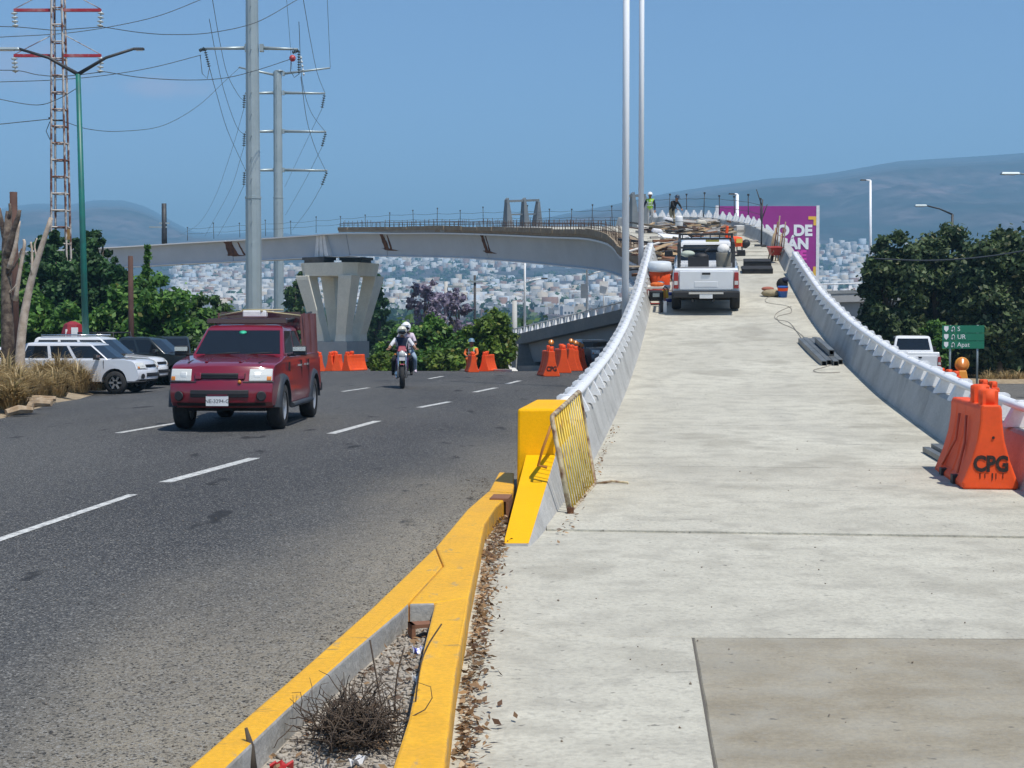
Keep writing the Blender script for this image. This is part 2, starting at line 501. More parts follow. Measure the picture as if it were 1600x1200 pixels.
# ------------------------------------------------------------------ concrete deck in slabs
def concrete(name, c1, c2, stain=(.32, .30, .25), streak=0.18, sc=1.0):
    m = mat(name, c1, .9, col2=c2, scale=.7 * sc, fine=.09, bscale=38, bump=.35, detail=8, contrast=(.3, .72), spec=.25)
    nt = m.node_tree; N, L = nt.nodes, nt.links; b = N['Principled BSDF']
    src = b.inputs['Base Color'].links[0].from_socket
    tc = N.new('ShaderNodeTexCoord')
    def nz(scale, st, lo, hi, amt, d=6):
        mp = N.new('ShaderNodeMapping'); mp.inputs['Scale'].default_value = st; L.new(tc.outputs['Object'], mp.inputs[0])
        n = N.new('ShaderNodeTexNoise'); n.inputs['Scale'].default_value = scale; n.inputs['Detail'].default_value = d; L.new(mp.outputs[0], n.inputs[0])
        r = N.new('ShaderNodeMapRange'); r.inputs[1].default_value = lo; r.inputs[2].default_value = hi; r.inputs[3].default_value = 0; r.inputs[4].default_value = amt
        L.new(n.outputs['Fac'], r.inputs[0]); return r.outputs[0]
    def mix(f, a, colr):
        n = N.new('ShaderNodeMix'); n.data_type = 'RGBA'; L.new(f, n.inputs[0]); L.new(a, n.inputs[6]); n.inputs[7].default_value = (*colr, 1); return n.outputs[2]
    c = mix(nz(1.1, (.35, 3.2, 1), .52, .78, streak), src, stain)          # broom streaks and drag marks across the slab
    c = mix(nz(.55, (1.5, .35, 1), .56, .75, .35), c, (.31, .30, .275))     # tyre-darkened runs along it
    c = mix(nz(3.1, (1, 1, 1), .47, .68, .55, 7), c, (.33, .312, .262))
    c = mix(nz(.33, (1, 1, 1), .42, .66, .45, 6), c, (.36, .34, .285))
    c = mix(nz(.9, (1, .8, 1), .56, .64, .40, 9), c, (.28, .26, .21))
    c = mix(nz(26, (1, 1, 1), .52, .66, .35, 3), c, (.27, .255, .22))
    c = mix(nz(16, (1, 1, 1), .68, .75, .65, 2), c, (.10, .095, .085))      # specks of grit
    c = mix(nz(2.2, (.4, 2.6, 1), .70, .735, .5, 8), c, (.13, .125, .115))  # scratches
    L.new(c, b.inputs['Base Color'])
    return m
m_deck = concrete('deck concrete', (.47, .448, .372), (.58, .556, .465))
m_deck_old = concrete('browned slab concrete', (.24, .205, .145), (.38, .340, .262), stain=(.20, .172, .125), streak=.6, sc=2.2)
m_joint = mat('joint filler', (.11, .10, .085), .95)
deck = empty('ramp_deck', pth(20)); structure(deck, 'pale concrete deck of the unfinished ramp'); deck.location = (0, 0, 0)
# near slabs (laid on the ground), with open joints between them
def slab(poly, m, z0=-.22, z1=0.0, jig=0.0):
    mb = MB(); mb.prism(poly, lambda a, b, d: (a, b, d), z0, z1 + jig)
    return mb.build('slab', m, deck, bevel=.008, seg=1)
J = .011
e0, e1 = pth(12.64, -2.29), pth(12.64, 4.66)
slab([(-.30, 8.5 + J), (9.5, 8.34 + J), (9.5, e1.y - .5), (e1.x, e1.y), (e0.x, e0.y), (-.30, e0.y)], m_deck, z1=.012)
slab([(-.30, 3.2), (.563, 3.2), (.998, 8.48 - J), (-.30, 8.5 - J)], m_deck, z1=.014)
_jr = random.Random(3)
_lft = [(.565 + .004 + (1.0 - .565) * q / 14 + _jr.uniform(0, .006), 3.2 + (8.48 - J - 3.2) * q / 14) for q in range(15)]
_top = [(1.0 + 8.5 * q / 20, 8.48 - J - .14 * q / 20 - _jr.uniform(0, .012)) for q in range(20, 0, -1)]
slab([_lft[0], (9.5, 3.2)] + _top + _lft[:0:-1], m_deck_old, z1=.009)
mb = MB(); mb.box((4.6, 7.7, -.1), (9.6, 9.0, .206)); mb.build('joint_bed', m_joint, deck)
edges = [12.6] + [12.6 + 4.7 * k for k in range(1, 10)] + [60, 65, 70, 75, 80, 86, 92]
for t0, t1 in zip(edges, edges[1:]):
    ts = trange(t0 + (0.008 if t0 > 13 else -.02), t1 - .008, 1.2)
    rings = []
    for t in ts:
        wl, wr = -2.62, 2.62
        if t < 16: wl, wr = -2.62 + .35 * (16 - t) / 3.4, 2.62 + (16 - t) * .6
        rings.append([pth(t, wl, -.3), pth(t, wr, -.3), pth(t, wr, 0.010), pth(t, wl, 0.010)])
    mb = MB(); mb.loft(rings); mb.build('slab', m_deck, deck)
rings = [[pth(t, -2.55, -.34), pth(t, 2.55, -.34), pth(t, 2.55, -.015), pth(t, -2.55, -.015)] for t in trange(12.4, 92, 1.5)]
mb = MB(); mb.loft(rings); mb.build('joint_bed', m_joint, deck)
# solid ground under the ramp, faced with retaining walls
m_ret = mat('retaining wall concrete', (.30, .30, .29), .9, col2=(.38, .38, .365), scale=.8, fine=.1, bscale=30, bump=.2)
emb = MB()
rings = [[pth(t, -2.5, -.3), Vector((pth(t, -2.5).x, pth(t, -2.5).y, -1.8)), Vector((pth(t, 2.5).x, pth(t, 2.5).y, -1.8)), pth(t, 2.5, -.3)] for t in trange(13, 61, 2)]
emb.loft(rings); structure(emb.build('ramp_embankment', m_ret, fix=True))
# ------------------------------------------------------------------ concrete side walls of the ramp with white posts and rail
def wall_mat(name, c1, c2):
    m = mat(name, c1, .88, col2=c2, scale=1.3, fine=.12, bscale=30, bump=.3, detail=8, contrast=(.3, .7))
    nt = m.node_tree; N, L = nt.nodes, nt.links; b = N['Principled BSDF']
    src = b.inputs['Base Color'].links[0].from_socket
    tc = N.new('ShaderNodeTexCoord'); mp = N.new('ShaderNodeMapping'); mp.inputs['Scale'].default_value = (1.6, .9, .7); L.new(tc.outputs['Object'], mp.inputs[0])
    n = N.new('ShaderNodeTexNoise'); n.inputs['Scale'].default_value = 1.5; n.inputs['Detail'].default_value = 7; L.new(mp.outputs[0], n.inputs[0])
    r = N.new('ShaderNodeMapRange'); r.inputs[1].default_value = .5; r.inputs[2].default_value = .72; r.inputs[3].default_value = 0; r.inputs[4].default_value = .45; L.new(n.outputs['Fac'], r.inputs[0])
    mx = N.new('ShaderNodeMix'); mx.data_type = 'RGBA'; L.new(r.outputs[0], mx.inputs[0]); L.new(src, mx.inputs[6]); mx.inputs[7].default_value = (.17, .165, .15, 1)
    L.new(mx.outputs[2], b.inputs['Base Color'])
    return m
m_wall = wall_mat('barrier concrete', (.36, .355, .335), (.47, .465, .44))
m_white = mat('white paint', (.80, .80, .80), .5, col2=(.70, .70, .69), scale=3, fine=.05, bscale=40)
m_whiter = mat('white rail paint', (.84, .84, .85), .4, col2=(.74, .74, .75), scale=2)
WH = .52
def wall_run(root, side, t0, t1, seg, posts, rail, low=-.33, h0=None, name='wall_segment'):
    n = max(1, int(round((t1 - t0) / seg)))
    for k in range(n):
        a = t0 + (t1 - t0) * k / n + .008; b = t0 + (t1 - t0) * (k + 1) / n - .008
        rings = []
        for t in trange(a, b, .8):
            sec = [(2.20, .01), (2.235, .09), (2.36, WH - .03), (2.40, WH), (2.66, WH), (2.66, low), (2.20, low)]
            rings.append([pth(t, side * u, v) for u, v in sec])
        MB().loft(rings).build(name, m_wall, root, fix=True)
    if posts:
        pm = MB()
        poly = [(-.21, 0), (.21, 0), (.20, .03), (.10, .225), (-.10, .225), (-.20, .03)]
        pm.prism(poly, lambda u, v, d: (u, d, v), -.085, .085)
        cap = [(-.085, .22), (.085, .22), (.085, .265), (.055, .288), (-.055, .288), (-.085, .265)]
        pm.prism(cap if rail else [(-.095, .185), (.095, .185), (.04, .40), (-.04, .40)], lambda u, v, d: (u, d, v), -.09, .09) if rail else pm.prism([(-.094, .186), (.094, .186), (.03, .36), (-.03, .36)], lambda u, v, d: (u, d, v), -.06, .06)
        pme = pm.mesh('post', m_white)
        for t in trange(posts[0], posts[1], 1.2):
            p = pth(t, side * 2.52, WH); a = ptan(t)
            link('post', pme, root, p + Vector((0, 0, .002)), (0, 0, -a))
    if rail:
        mb = MB(); rings = []
        for t in trange(rail[0], rail[1], .6):
            c = [(-.066, .205), (0, .195), (.066, .205), (.076, .238), (.06, .265), (0, .275), (-.06, .265), (-.076, .238)]
            rings.append([pth(t, side * (2.47 + u), WH + v) for u, v in c])
        mb.loft(rings, smooth=True); mb.build('rail', m_whiter, root, fix=True)
wl = empty('barrier_wall', pth(17, -2.4)); wl.location = (0, 0, 0)
tag(wl, 'sunlit grey concrete barrier with white rail along the left edge of the ramp', 'barrier', 'ramp barriers')
wall_run(wl, -1, 16.95, 56.5, 2.4, (17.5, 56), (17.0, 56.3))
wr = empty('barrier_wall'); tag(wr, 'shaded grey concrete barrier with white posts and rail on the right of the ramp', 'barrier', 'ramp barriers')
wall_run(wr, 1, 10.5, 53.0, 2.4, (11, 52.6), (10.7, 52.9))
wu = empty('barrier_wall'); tag(wu, 'curved concrete barrier with bare white posts on the upper bend of the ramp', 'barrier', 'ramp barriers')
wall_run(wu, 1, 53.6, 88.0, 3.0, (66, 87), None)

# ------------------------------------------------------------------ end of the left wall: yellow block and sloped nose
m_yel = mat('yellow traffic paint', (.80, .42, .012), .55, col2=(.68, .34, .012), scale=2.2, fine=.10, bscale=45, bump=.15, contrast=(.35, .8))
def weather(m, layers):
    nt = m.node_tree; N, L = nt.nodes, nt.links; b = N['Principled BSDF']; src = b.inputs['Base Color'].links[0].from_socket; tc = N.new('ShaderNodeTexCoord')
    for scale, st, lo, hi, amt, colr in layers:
        mp = N.new('ShaderNodeMapping'); mp.inputs['Scale'].default_value = st; L.new(tc.outputs['Object'], mp.inputs[0])
        n = N.new('ShaderNodeTexNoise'); n.inputs['Scale'].default_value = scale; n.inputs['Detail'].default_value = 9; n.inputs['Roughness'].default_value = .65; L.new(mp.outputs[0], n.inputs[0])
        r = N.new('ShaderNodeMapRange'); r.inputs[1].default_value = lo; r.inputs[2].default_value = hi; r.inputs[3].default_value = 0; r.inputs[4].default_value = amt; L.new(n.outputs['Fac'], r.inputs[0])
        x = N.new('ShaderNodeMix'); x.data_type = 'RGBA'; L.new(r.outputs[0], x.inputs[0]); L.new(src, x.inputs[6]); x.inputs[7].default_value = (*colr, 1); src = x.outputs[2]
    L.new(src, b.inputs['Base Color'])
weather(m_yel, [(2.2, (1, 1, 1), .55, .80, .45, (.62, .36, .06)), (9, (1, .35, 1), .61, .68, .75, (.40, .29, .14)), (22, (1, 1, 1), .66, .71, .8, (.24, .20, .14)), (5, (.5, 2.2, 1), .645, .68, .6, (.14, .12, .085))])
m_yelb = mat('fresh yellow paint', (.90, .47, .003), .6, col2=(.84, .43, .003), scale=1.5, fine=.04, bscale=45, bump=.1, spec=.15)
m_yel2 = mat('scuffed yellow paint', (.72, .36, .02), .7, col2=(.36, .26, .12), scale=5, fine=.2, bscale=50, bump=.25, contrast=(.45, .75))
bl = empty('barrier_end'); tag(bl, 'bright yellow upright concrete block and sloped nose ending the left ramp barrier', 'barrier end')
mb = MB()
mb.hexa([(.045, 15.1, -.05), (.47, 15.1, -.05), (.66, 16.94, -.05), (.25, 16.94, -.05), (.055, 15.1, .915), (.42, 15.1, .915), (.63, 16.94, .915), (.26, 16.94, .915)])
mb.build('block', m_yelb, bl, bevel=.025, seg=2)
mb = MB()
P = [(-.075, 11.95, -.05), (.175, 11.95, -.05), (.62, 15.09, -.05), (.14, 15.09, -.05), (-.065, 11.95, .035), (.13, 11.95, .035), (.43, 15.09, .46), (.14, 15.09, .46)]
mb.add(P, [(4, 5, 6, 7)], 0); mb.add(P, [(0, 3, 2, 1), (0, 1, 5, 4), (1, 2, 6, 5), (2, 3, 7, 6), (3, 0, 4, 7)], 1)
mb.build('sloped_nose', [m_yelb, m_wall], bl, bevel=.012, seg=1)
# short wall face between nose and the wall proper
mb = MB(); mb.hexa([(.30, 15.1, -.05), (.64, 15.1, -.05), (.85, 16.94, -.05), (.4, 16.94, -.05), (.432, 15.1, .5), (.47, 15.1, .5), (.70, 16.94, .52), (.635, 16.94, .52)])
mb.build('face', m_wall, bl)

# ------------------------------------------------------------------ yellow kerbs round the planter
m_kerb_in = mat('bare kerb concrete', (.42, .41, .38), .9, col2=(.30, .285, .25), scale=5, fine=.15, bscale=40, bump=.3)
KH = .17
def K(px, py): 
    p = onz(px, py, KH); return (p.x, p.y)
out_l = [K(120, 1340), K(292, 1200), K(397, 1108), K(480, 1037), K(580, 950), K(680, 854), K(730, 796), K(762, 768)]
in_l = [K(255, 1320), K(352, 1200), K(447, 1108), K(547, 1021), K(626, 954), K(638, 942)]
in_r = [K(590, 1330), K(613, 1200), K(638, 1121), K(657, 1033), K(678, 941)]
out_r = [K(668, 1330), K(695, 1196), K(713, 1046), K(728, 967), K(733, 933), K(757, 818)]
kerb = empty('kerb'); tag(kerb, 'yellow painted kerb forking round the dirt planter beside the ramp', 'kerb')
def kerb_piece(poly, inner, name):
    """poly outline (counter-clockwise); edges listed in inner get bare concrete"""
    mb = MB(); n = len(poly)
    jit = [random.uniform(-.004, .004) for _ in poly]
    top = [(x, y, KH + j) for (x, y), j in zip(poly, jit)]; bot = [(x, y, -.12) for x, y in poly]
    mb.add(top + bot, [tuple(range(n))], 0)
    for i in range(n):
        k = (i + 1) % n
        mb.add([bot[i], bot[k], top[k], top[i]], [(0, 1, 2, 3)], 1 if i in inner else 2)
    o = mb.build(name, [m_yel, m_kerb_in, m_yel2], kerb)
    bm = bmesh.new(); bm.from_mesh(o.data); bmesh.ops.remove_doubles(bm, verts=bm.verts, dist=1e-5); bmesh.ops.recalc_face_normals(bm, faces=bm.faces); bm.to_mesh(o.data); bm.free()
    b = o.modifiers.new('bevel', 'BEVEL'); b.width = .014; b.segments = 2; b.limit_method = 'ANGLE'; b.angle_limit = R(40)
    return o
# left arm, right arm and the nose they share: three castings with hairline joints
g = .004
lp = [out_l[0], in_l[0], in_l[1], in_l[2], in_l[3], in_l[4], in_l[5], K(692, 884), out_l[5], out_l[4], out_l[3], out_l[2], out_l[1]]
kerb_piece(lp, {1, 2, 3, 4, 5}, 'kerb_arm')
rp = [in_r[0], out_r[0], out_r[1], out_r[2], out_r[3], out_r[4], (in_r[4][0] + .005, in_r[4][1] - .005), in_r[3], in_r[2], in_r[1]]
kerb_piece(rp, {6, 7, 8, 9}, 'kerb_arm')
q = K(692, 884)
np_ = [(in_l[5][0] + g, in_l[5][1]), (in_r[4][0], in_r[4][1] + g), (out_r[4][0], out_r[4][1] + g), out_r[5], K(775, 792), K(800, 770), out_l[7], out_l[6], (out_l[5][0] + g, out_l[5][1] + g), (q[0] + g, q[1])]
kerb_piece(np_, {0}, 'kerb_nose')
# last stretch of kerb, running up behind the end block
lp = [K(800, 768), K(806, 757), K(812, 738), (-.05, 19.5), (-.2, 19.5), K(763, 767)]
kerb_piece([K(801, 768.5), (.02, 15.0), (.02, 16.3), (-.14, 16.3), K(764, 767)], set(), 'kerb_arm')
# ------------------------------------------------------------------ steel viaduct that the ramp climbs onto
m_steel = mat('shade-tinted girder paint', (.47, .54, .62), .35, col2=(.41, .48, .56), scale=.5, fine=.03, bscale=8)  # white paint with shade and sky blue put into its colour
m_flange = mat('pale flange paint', (.74, .75, .75), .45)
m_rust = mat('rusted splice', (.055, .022, .010), .9, col2=(.16, .065, .025), scale=3, fine=.3, bscale=12, contrast=(.35, .7))
m_form = mat('weathered formwork wood', (.24, .18, .12), .9, col2=(.32, .255, .175), scale=2.5, fine=.25, bscale=25)
m_dark = mat('dark steel', (.035, .038, .042), .6, metal=.3, col2=(.07, .07, .072), scale=3)
m_rebar = mat('rebar rust', (.10, .055, .032), .9, col2=(.05, .035, .028), scale=6)
via = empty('viaduct'); tag(via, 'white steel box girder viaduct curving left over the road, with rusty splices', 'viaduct')
def t_inner(px, off=-2.3):
    best = min(trange(70, 190, .25), key=lambda t: abs(800 + FPX * pth(t, off).x / pth(t, off).y - px))
    return best
def lo_(t): return 1.15 * sstep(56, 63, t) * (1 - sstep(80, 102, t))      # working platform widens the left side of the bend
T_SP = [t_inner(752), t_inner(593), t_inner(357)]; T_STEP = t_inner(537)
def girder(t0, t1, top_w, z_top):
    rings = []
    for t in trange(t0, t1, 2.0):
        sec = [(-1.95 - lo_(t), z_top), (-1.62 - lo_(t), z_top - 1.5), (1.62, z_top - 1.5), (1.95, z_top)]
        rings.append([pth(t, u, v) for u, v in sec])
    MB().loft(rings).build('girder_segment', m_steel, via, fix=True)
    rings = [[pth(t, -top_w - lo_(t), z_top + .004), pth(t, top_w, z_top + .004), pth(t, top_w, z_top + .09), pth(t, -top_w - lo_(t), z_top + .09)] for t in trange(t0, t1, 2.0)]
    MB().loft(rings).build('top_flange', m_flange, via, fix=True)
    rings = [[pth(t, -1.75 - lo_(t), z_top - 1.56), pth(t, 1.75, z_top - 1.56), pth(t, 1.75, z_top - 1.504), pth(t, -1.75 - lo_(t), z_top - 1.504)] for t in trange(t0, t1, 2.0)]
    MB().loft(rings).build('bottom_flange', m_flange, via, fix=True)
cuts = [58] + T_SP[:1] + [T_SP[1]] + [T_SP[2]] + [200]
for a, b in zip(cuts, cuts[1:]):
    for c, d in ([(a, T_STEP), (T_STEP, b)] if a < T_STEP < b else [(a, b)]):
        girder(c + .03, d - .03, 2.45 if c >= T_STEP - .1 else 2.6, -.42)
# rust-stained splices: a slanted plate, a foot plate and runs of rust, proud of the web on both sides
rr_ = random.Random(2)
for k_, t in enumerate(T_SP):
    for s in (-1, 1):
        def web(tt, v, o): return pth(tt, s * (1.955 + (lo_(tt) if s < 0 else 0) - .33 * ((-.42 - v) / 1.5) + o), v)
        def strip(t_top, t_bot, w_top, w_bot, v0, v1, o, name):
            rings = [[web(tt - w, v, -.02), web(tt + w, v, -.02), web(tt + w, v, o), web(tt - w, v, o)] for v, tt, w in [(v0 + (v1 - v0) * q / 6, t_top + (t_bot - t_top) * q / 6 + rr_.uniform(-.03, .03), (w_top + (w_bot - w_top) * q / 6) * rr_.uniform(.75, 1.25)) for q in range(7)]]
            MB().loft(rings).build(name, m_rust, via, fix=True)
        kw = (1.0, 1.15, 2.6)[k_]
        strip(t + .3, t - .1, .17 * kw, .24 * kw, -.43, -1.5, .030, 'splice_plate')
        strip(t - .3 * kw, t - .5 * kw, .05, .12, -.5, -1.5, .022, 'rust_run')
        strip(t + .1, t - .75, .5, .7, -1.40, -1.555, .026, 'foot_plate')
# slab edge / formwork on the part that is being cast
rings = [[pth(t, -2.62, -.30), pth(t, 2.62, -.30), pth(t, 2.62, -.02), pth(t, -2.62, -.02)] for t in trange(92, T_STEP, 2)]
MB().loft(rings).build('deck_slab', mat('wet grey slab', (.30, .29, .27), .9, col2=(.36, .35, .32), scale=1, fine=.15, bscale=12), via, fix=True)
rings = [[pth(t, -2.62 - lo_(t), -.30), pth(t, -2.5, -.30), pth(t, -2.5, -.03), pth(t, -2.62 - lo_(t), -.03)] for t in trange(57, 103, 1.5)]
MB().loft(rings).build('side_platform', m_form, via, fix=True)
t = 57.5
while t < T_STEP - .5:
    e = min(t + 2.35, T_STEP)
    if t > 57:
        mb = MB()
        h = random.uniform(.06, .14)
        rings = [[pth(q, -2.70 - lo_(q), -.16), pth(q, -2.64 - lo_(q), -.16), pth(q, -2.64 - lo_(q), h), pth(q, -2.70 - lo_(q), h)] for q in trange(t, e, .8)]
        mb.loft(rings); mb.build('form_board', m_form, via, fix=True)
    t = e + random.uniform(.03, .12)
mb = MB()
for t in trange(60, T_STEP, .55):
    for off in (-2.5, -2.2, 2.45):
        if off > 0 and t < 88: continue
        p = pth(t, off - (lo_(t) if off < 0 else 0), -.05); h = random.uniform(.32, .62)
        mb.tube([p, p + Vector((random.uniform(-.04, .04), random.uniform(-.04, .04), h))], .014, 4)
for off, h in ((-2.5, .33), (-2.2, .38), (-2.5, .2), (2.45, .35), (1.6, .2)):
    mb.tube([pth(t, off - (lo_(t) if off < 0 else 0), h) for t in trange(88 if off > 0 else 60, T_STEP, 2)], .013, 4)
o = mb.build('rebar', m_rebar, via); o['kind'] = 'stuff'
# thin guard posts with two lines round the outside of the bend
for t in trange(66, 136, 2.6):
    off = 2.66 if t > 88 else 2.60
    p = pth(t, off, .0 if t > 88 else WH)
    top = p + Vector((random.uniform(-.05, .05), 0, random.uniform(1.0, 1.3)))
    mb = MB(); mb.tube([p, top], .022, 5); mb.box(top + Vector((0, 0, .03)), (.09, .09, .08)); mb.build('guard_post', m_dark, via)
mb = MB()
for h in (.55, .95):
    mb.tube([pth(t, 2.66 if t > 88 else 2.60, h + (0 if t > 88 else WH) - .06 * math.sin(t * 1.2) ** 2) for t in trange(66, 136, 1.3)], .010, 4)
mb.build('guard_line', m_dark, via)
# small junk left standing on the far stretch: cones/posts
# triangular stiffener over the pier
tp = t_inner(500)
mb = MB()
c0 = pth(tp, -1.9, -.42); d = (pth(tp + .5, -1.9, 0) - pth(tp - .5, -1.9, 0)).normalized(); d.z = 0
nrm = Vector((-math.cos(ptan(tp)), math.sin(ptan(tp)), 0))
def SP_(u, h, o): return pth(tp, -1.97 + .33 * (h / 1.5) * 1.0, -.44 - h) + d * u + nrm * o
for k in (-1, 0, 1):
    u0, u1 = k * .33, k * .55
    mb.hexa([SP_(u1 - .22, 1.5, -.3), SP_(u1 + .22, 1.5, -.3), SP_(u1 + .22, 1.5, .42), SP_(u1 - .22, 1.5, .42),
             SP_(u0 - .15, 0.0, -.1), SP_(u0 + .15, 0.0, -.1), SP_(u0 + .13, 0.0, .16), SP_(u0 - .13, 0.0, .16)])
mb.build('stiffener', m_white, via, fix=True)

# ------------------------------------------------------------------ V-legged pier
m_cream = mat('cream pier paint', (.78, .76, .65), .55, col2=(.66, .65, .56), scale=.8, fine=.06, bscale=10)
m_plinth = mat('plinth concrete', (.42, .42, .40), .85, col2=(.35, .36, .36), scale=.7, fine=.08, bscale=12)
PY_ = pth(t_inner(532, 0), 0).y; PC = at(532, 578, PY_ - .9); PC.z = gz(PC.x, PC.y)
pier = empty('pier', PC, (0, 0, R(-28))); pier.scale = (.88, .88, 1); tag(pier, 'cream pier with four slanting legs and a wide cap carrying the viaduct', 'pier')
def zpx(y, Y=PY_): return EYE + (506 - y) * Y / FPX - PC.z
zp, zc0, zc1, zg = zpx(533), zpx(433), zpx(413), zpx(404)
mb = MB(); mb.box((0, 0, zp / 2 - .1), (3.5, 3.3, zp + .2)); mb.build('plinth', m_plinth, pier, bevel=.03)
for k in (-1, 0, 1):                         # board joints of the plinth faces
    pass
for sx in (-1, 1):
    for sy in (-1, 1):
        mb = MB()
        b, tpx, tpy = 1.05, 2.05, 1.75
        rings = []
        for h, u, v, w1, w2 in ((zp, b, b, 1.1, 1.1), (zp + .5, b + .05, b + .05, .95, .95), (zc0 - .25, tpx, tpy, 1.25, 1.25), (zc0 + .03, tpx + .05, tpy, 1.3, 1.3)):
            rings.append([Vector((sx * u + p * w1 / 2, sy * v + q * w2 / 2, h)) for p, q in ((-1, -1), (1, -1), (1, 1), (-1, 1))])
        mb.loft(rings); mb.build('leg', m_cream, pier, bevel=.04, fix=True)
mb = MB()
oct_ = [(2.75, -1.5), (2.75, 1.5), (1.9, 2.4), (-1.9, 2.4), (-2.75, 1.5), (-2.75, -1.5), (-1.9, -2.4), (1.9, -2.4)]
mb.loft([[Vector((x * .96, y * .96, zc0)) for x, y in oct_], [Vector((x * 1.03, y * 1.03, zc1)) for x, y in oct_]])
mb.build('cap', m_cream, pier, fix=True)
for x, y in ((-1.3, -1.1), (1.2, .6)):
    mb = MB(); mb.box((x, y, zc1 + .12), (1.9, 1.5, .24)); mb.box((x, y, zc1 + .33), (2.2, 1.7, .2)); mb.build('bearing', m_dark, pier)

# ------------------------------------------------------------------ grey access ramp beyond, with white parapet posts
m_fascia = mat('grey bridge concrete', (.19, .20, .205), .85, col2=(.25, .255, .25), scale=.5, fine=.1, bscale=10)
m_web = mat('bridge web concrete', (.34, .34, .335), .85, col2=(.29, .29, .285), scale=.4, fine=.06, bscale=8)
BA, BB = at(985, 479, 84), at(798, 524, 104)
bdir = (BB - BA); blen = bdir.length; bdir.normalize()
bn = Vector((bdir.y, -bdir.x, 0)).normalized()          # away from the camera side
if bn.x < 0: bn = -bn
acc = empty('access_ramp'); tag(acc, 'dark grey concrete access ramp with white parapet posts sloping down behind the road', 'bridge')
def BP(s, o, h): return BA + bdir * s + bn * o + Vector((0, 0, h))
S0, S1 = -9.0, blen + .5
MB().hexa([BP(S0, 0, -.72), BP(S1, 0, -.72), BP(S1, 7, -.72), BP(S0, 7, -.72), BP(S0, 0, -.02), BP(S1, 0, -.02), BP(S1, 7, -.02), BP(S0, 7, -.02)]).build('deck_slab', m_fascia, acc, fix=True)
MB().hexa([BP(S0, .75, -2.3), BP(S1 - 3.2, .75, -2.0), BP(S1 - 3.2, 6.2, -2.0), BP(S0, 6.2, -2.3), BP(S0, .55, -.724), BP(S1 - 2.2, .55, -.724), BP(S1 - 2.2, 6.4, -.724), BP(S0, 6.4, -.724)]).build('girder', m_web, acc, fix=True)
e = BP(S1 - 2.6, 0, 0)
mb = MB(); zb = gz(e.x, e.y) - .3 - e.z
mb.hexa([BP(S1 - 3.4, -.6, zb), BP(S1 + 3, -.6, zb - .1), BP(S1 + 3, 7.4, zb - .1), BP(S1 - 3.4, 7.4, zb), BP(S1 - 2.6, -.3, -.73), BP(S1 + 2.2, .1, -.73), BP(S1 + 2.2, 6.8, -.73), BP(S1 - 2.6, 6.8, -.73)])
mb.build('abutment', m_fascia, acc, fix=True)
mb = MB(); e2 = BP(S0 + 3, 3.5, 0)
for sft in (7.5,):
    q = BP(S1 - sft, -.2, 0); h = q.z - 2.3
    MB().hexa([BP(S1 - 9.5, -.4, -4.2), BP(S1 - 3.2, -.4, -4.0), BP(S1 - 3.2, .6, -4.0), BP(S1 - 9.5, .6, -4.2), BP(S1 - 9.5, -.4, -2.55), BP(S1 - 3.2, -.4, -2.2), BP(S1 - 3.2, .6, -2.2), BP(S1 - 9.5, .6, -2.55)]).build('low_wall', m_fascia, acc, fix=True)
MB().hexa([BP(S0 - 4, 5.0, -8), BP(S1 - 3, 5.0, -6), BP(S1 - 3, 5.6, -6), BP(S0 - 4, 5.6, -8), BP(S0 - 4, 5.0, -2.2), BP(S1 - 3, 5.0, -1.9), BP(S1 - 3, 5.6, -1.9), BP(S0 - 4, 5.6, -2.2)]).build('shade_wall', m_fascia, acc, fix=True)  # dark wall added to make the gloom beneath the deck
pm = MB(); pm.box((0, 0, .19), (.34, .34, .38), taper=(.6, .6)); pme = pm.mesh('post', m_white)
yaw = math.atan2(bdir.y, bdir.x)
for s in trange(S0 + .5, S1 - .4, 1.15):
    link('post', pme, acc, BP(s, .3, 0), (0, 0, yaw))
mb = MB(); mb.tube([BP(S0, .3, .43), BP(S1, .3, .43)], .05, 6); mb.build('rail', m_white, acc)

# far right bridge, seen over the ramp's right wall
rb = empty('overpass'); tag(rb, 'grey concrete overpass with white rail between the billboard and the right trees', 'bridge')
RA, RB = at(1222, 459, 112), at(1560, 449, 118)
rd = (RB - RA).normalized(); rn = Vector((-rd.y, rd.x, 0)).normalized()
def RP(s, o, h): return RA + rd * s + rn * o + Vector((0, 0, h))
RL = (RB - RA).length
MB().hexa([RP(0, 0, -.75), RP(RL, 0, -.75), RP(RL, 8, -.75), RP(0, 8, -.75), RP(0, 0, 0), RP(RL, 0, 0), RP(RL, 8, 0), RP(0, 8, 0)]).build('deck_slab', m_web, rb, fix=True)
MB().hexa([RP(-.2, -.06, -.12), RP(RL, -.06, -.12), RP(RL, .3, -.12), RP(-.2, .3, -.12), RP(-.2, -.06, .12), RP(RL, -.06, .12), RP(RL, .3, .12), RP(-.2, .3, .12)]).build('coping', m_fascia, rb, fix=True)
MB().hexa([RP(0, .6, -2.3), RP(RL, .6, -2.3), RP(RL, 7.2, -2.3), RP(0, 7.2, -2.3), RP(0, .5, -.755), RP(RL, .5, -.755), RP(RL, 7.3, -.755), RP(0, 7.3, -.755)]).build('girder', m_web, rb, fix=True)
MB().hexa([RP(5, .7, -7), RP(8.2, .7, -7), RP(8.2, 7.1, -7), RP(5, 7.1, -7), RP(5, .7, -2.31), RP(8.2, .7, -2.31), RP(8.2, 7.1, -2.31), RP(5, 7.1, -2.31)]).build('pier', m_web, rb, fix=True)
for s in trange(.6, RL, 1.25):
    link('post', pme, rb, RP(s, .15, .12), (0, 0, 0), (1, 1, .9))
mb = MB(); mb.tube([RP(-.2, .15, .6), RP(RL, .15, .6)], .06, 6); mb.build('rail', m_white, rb)

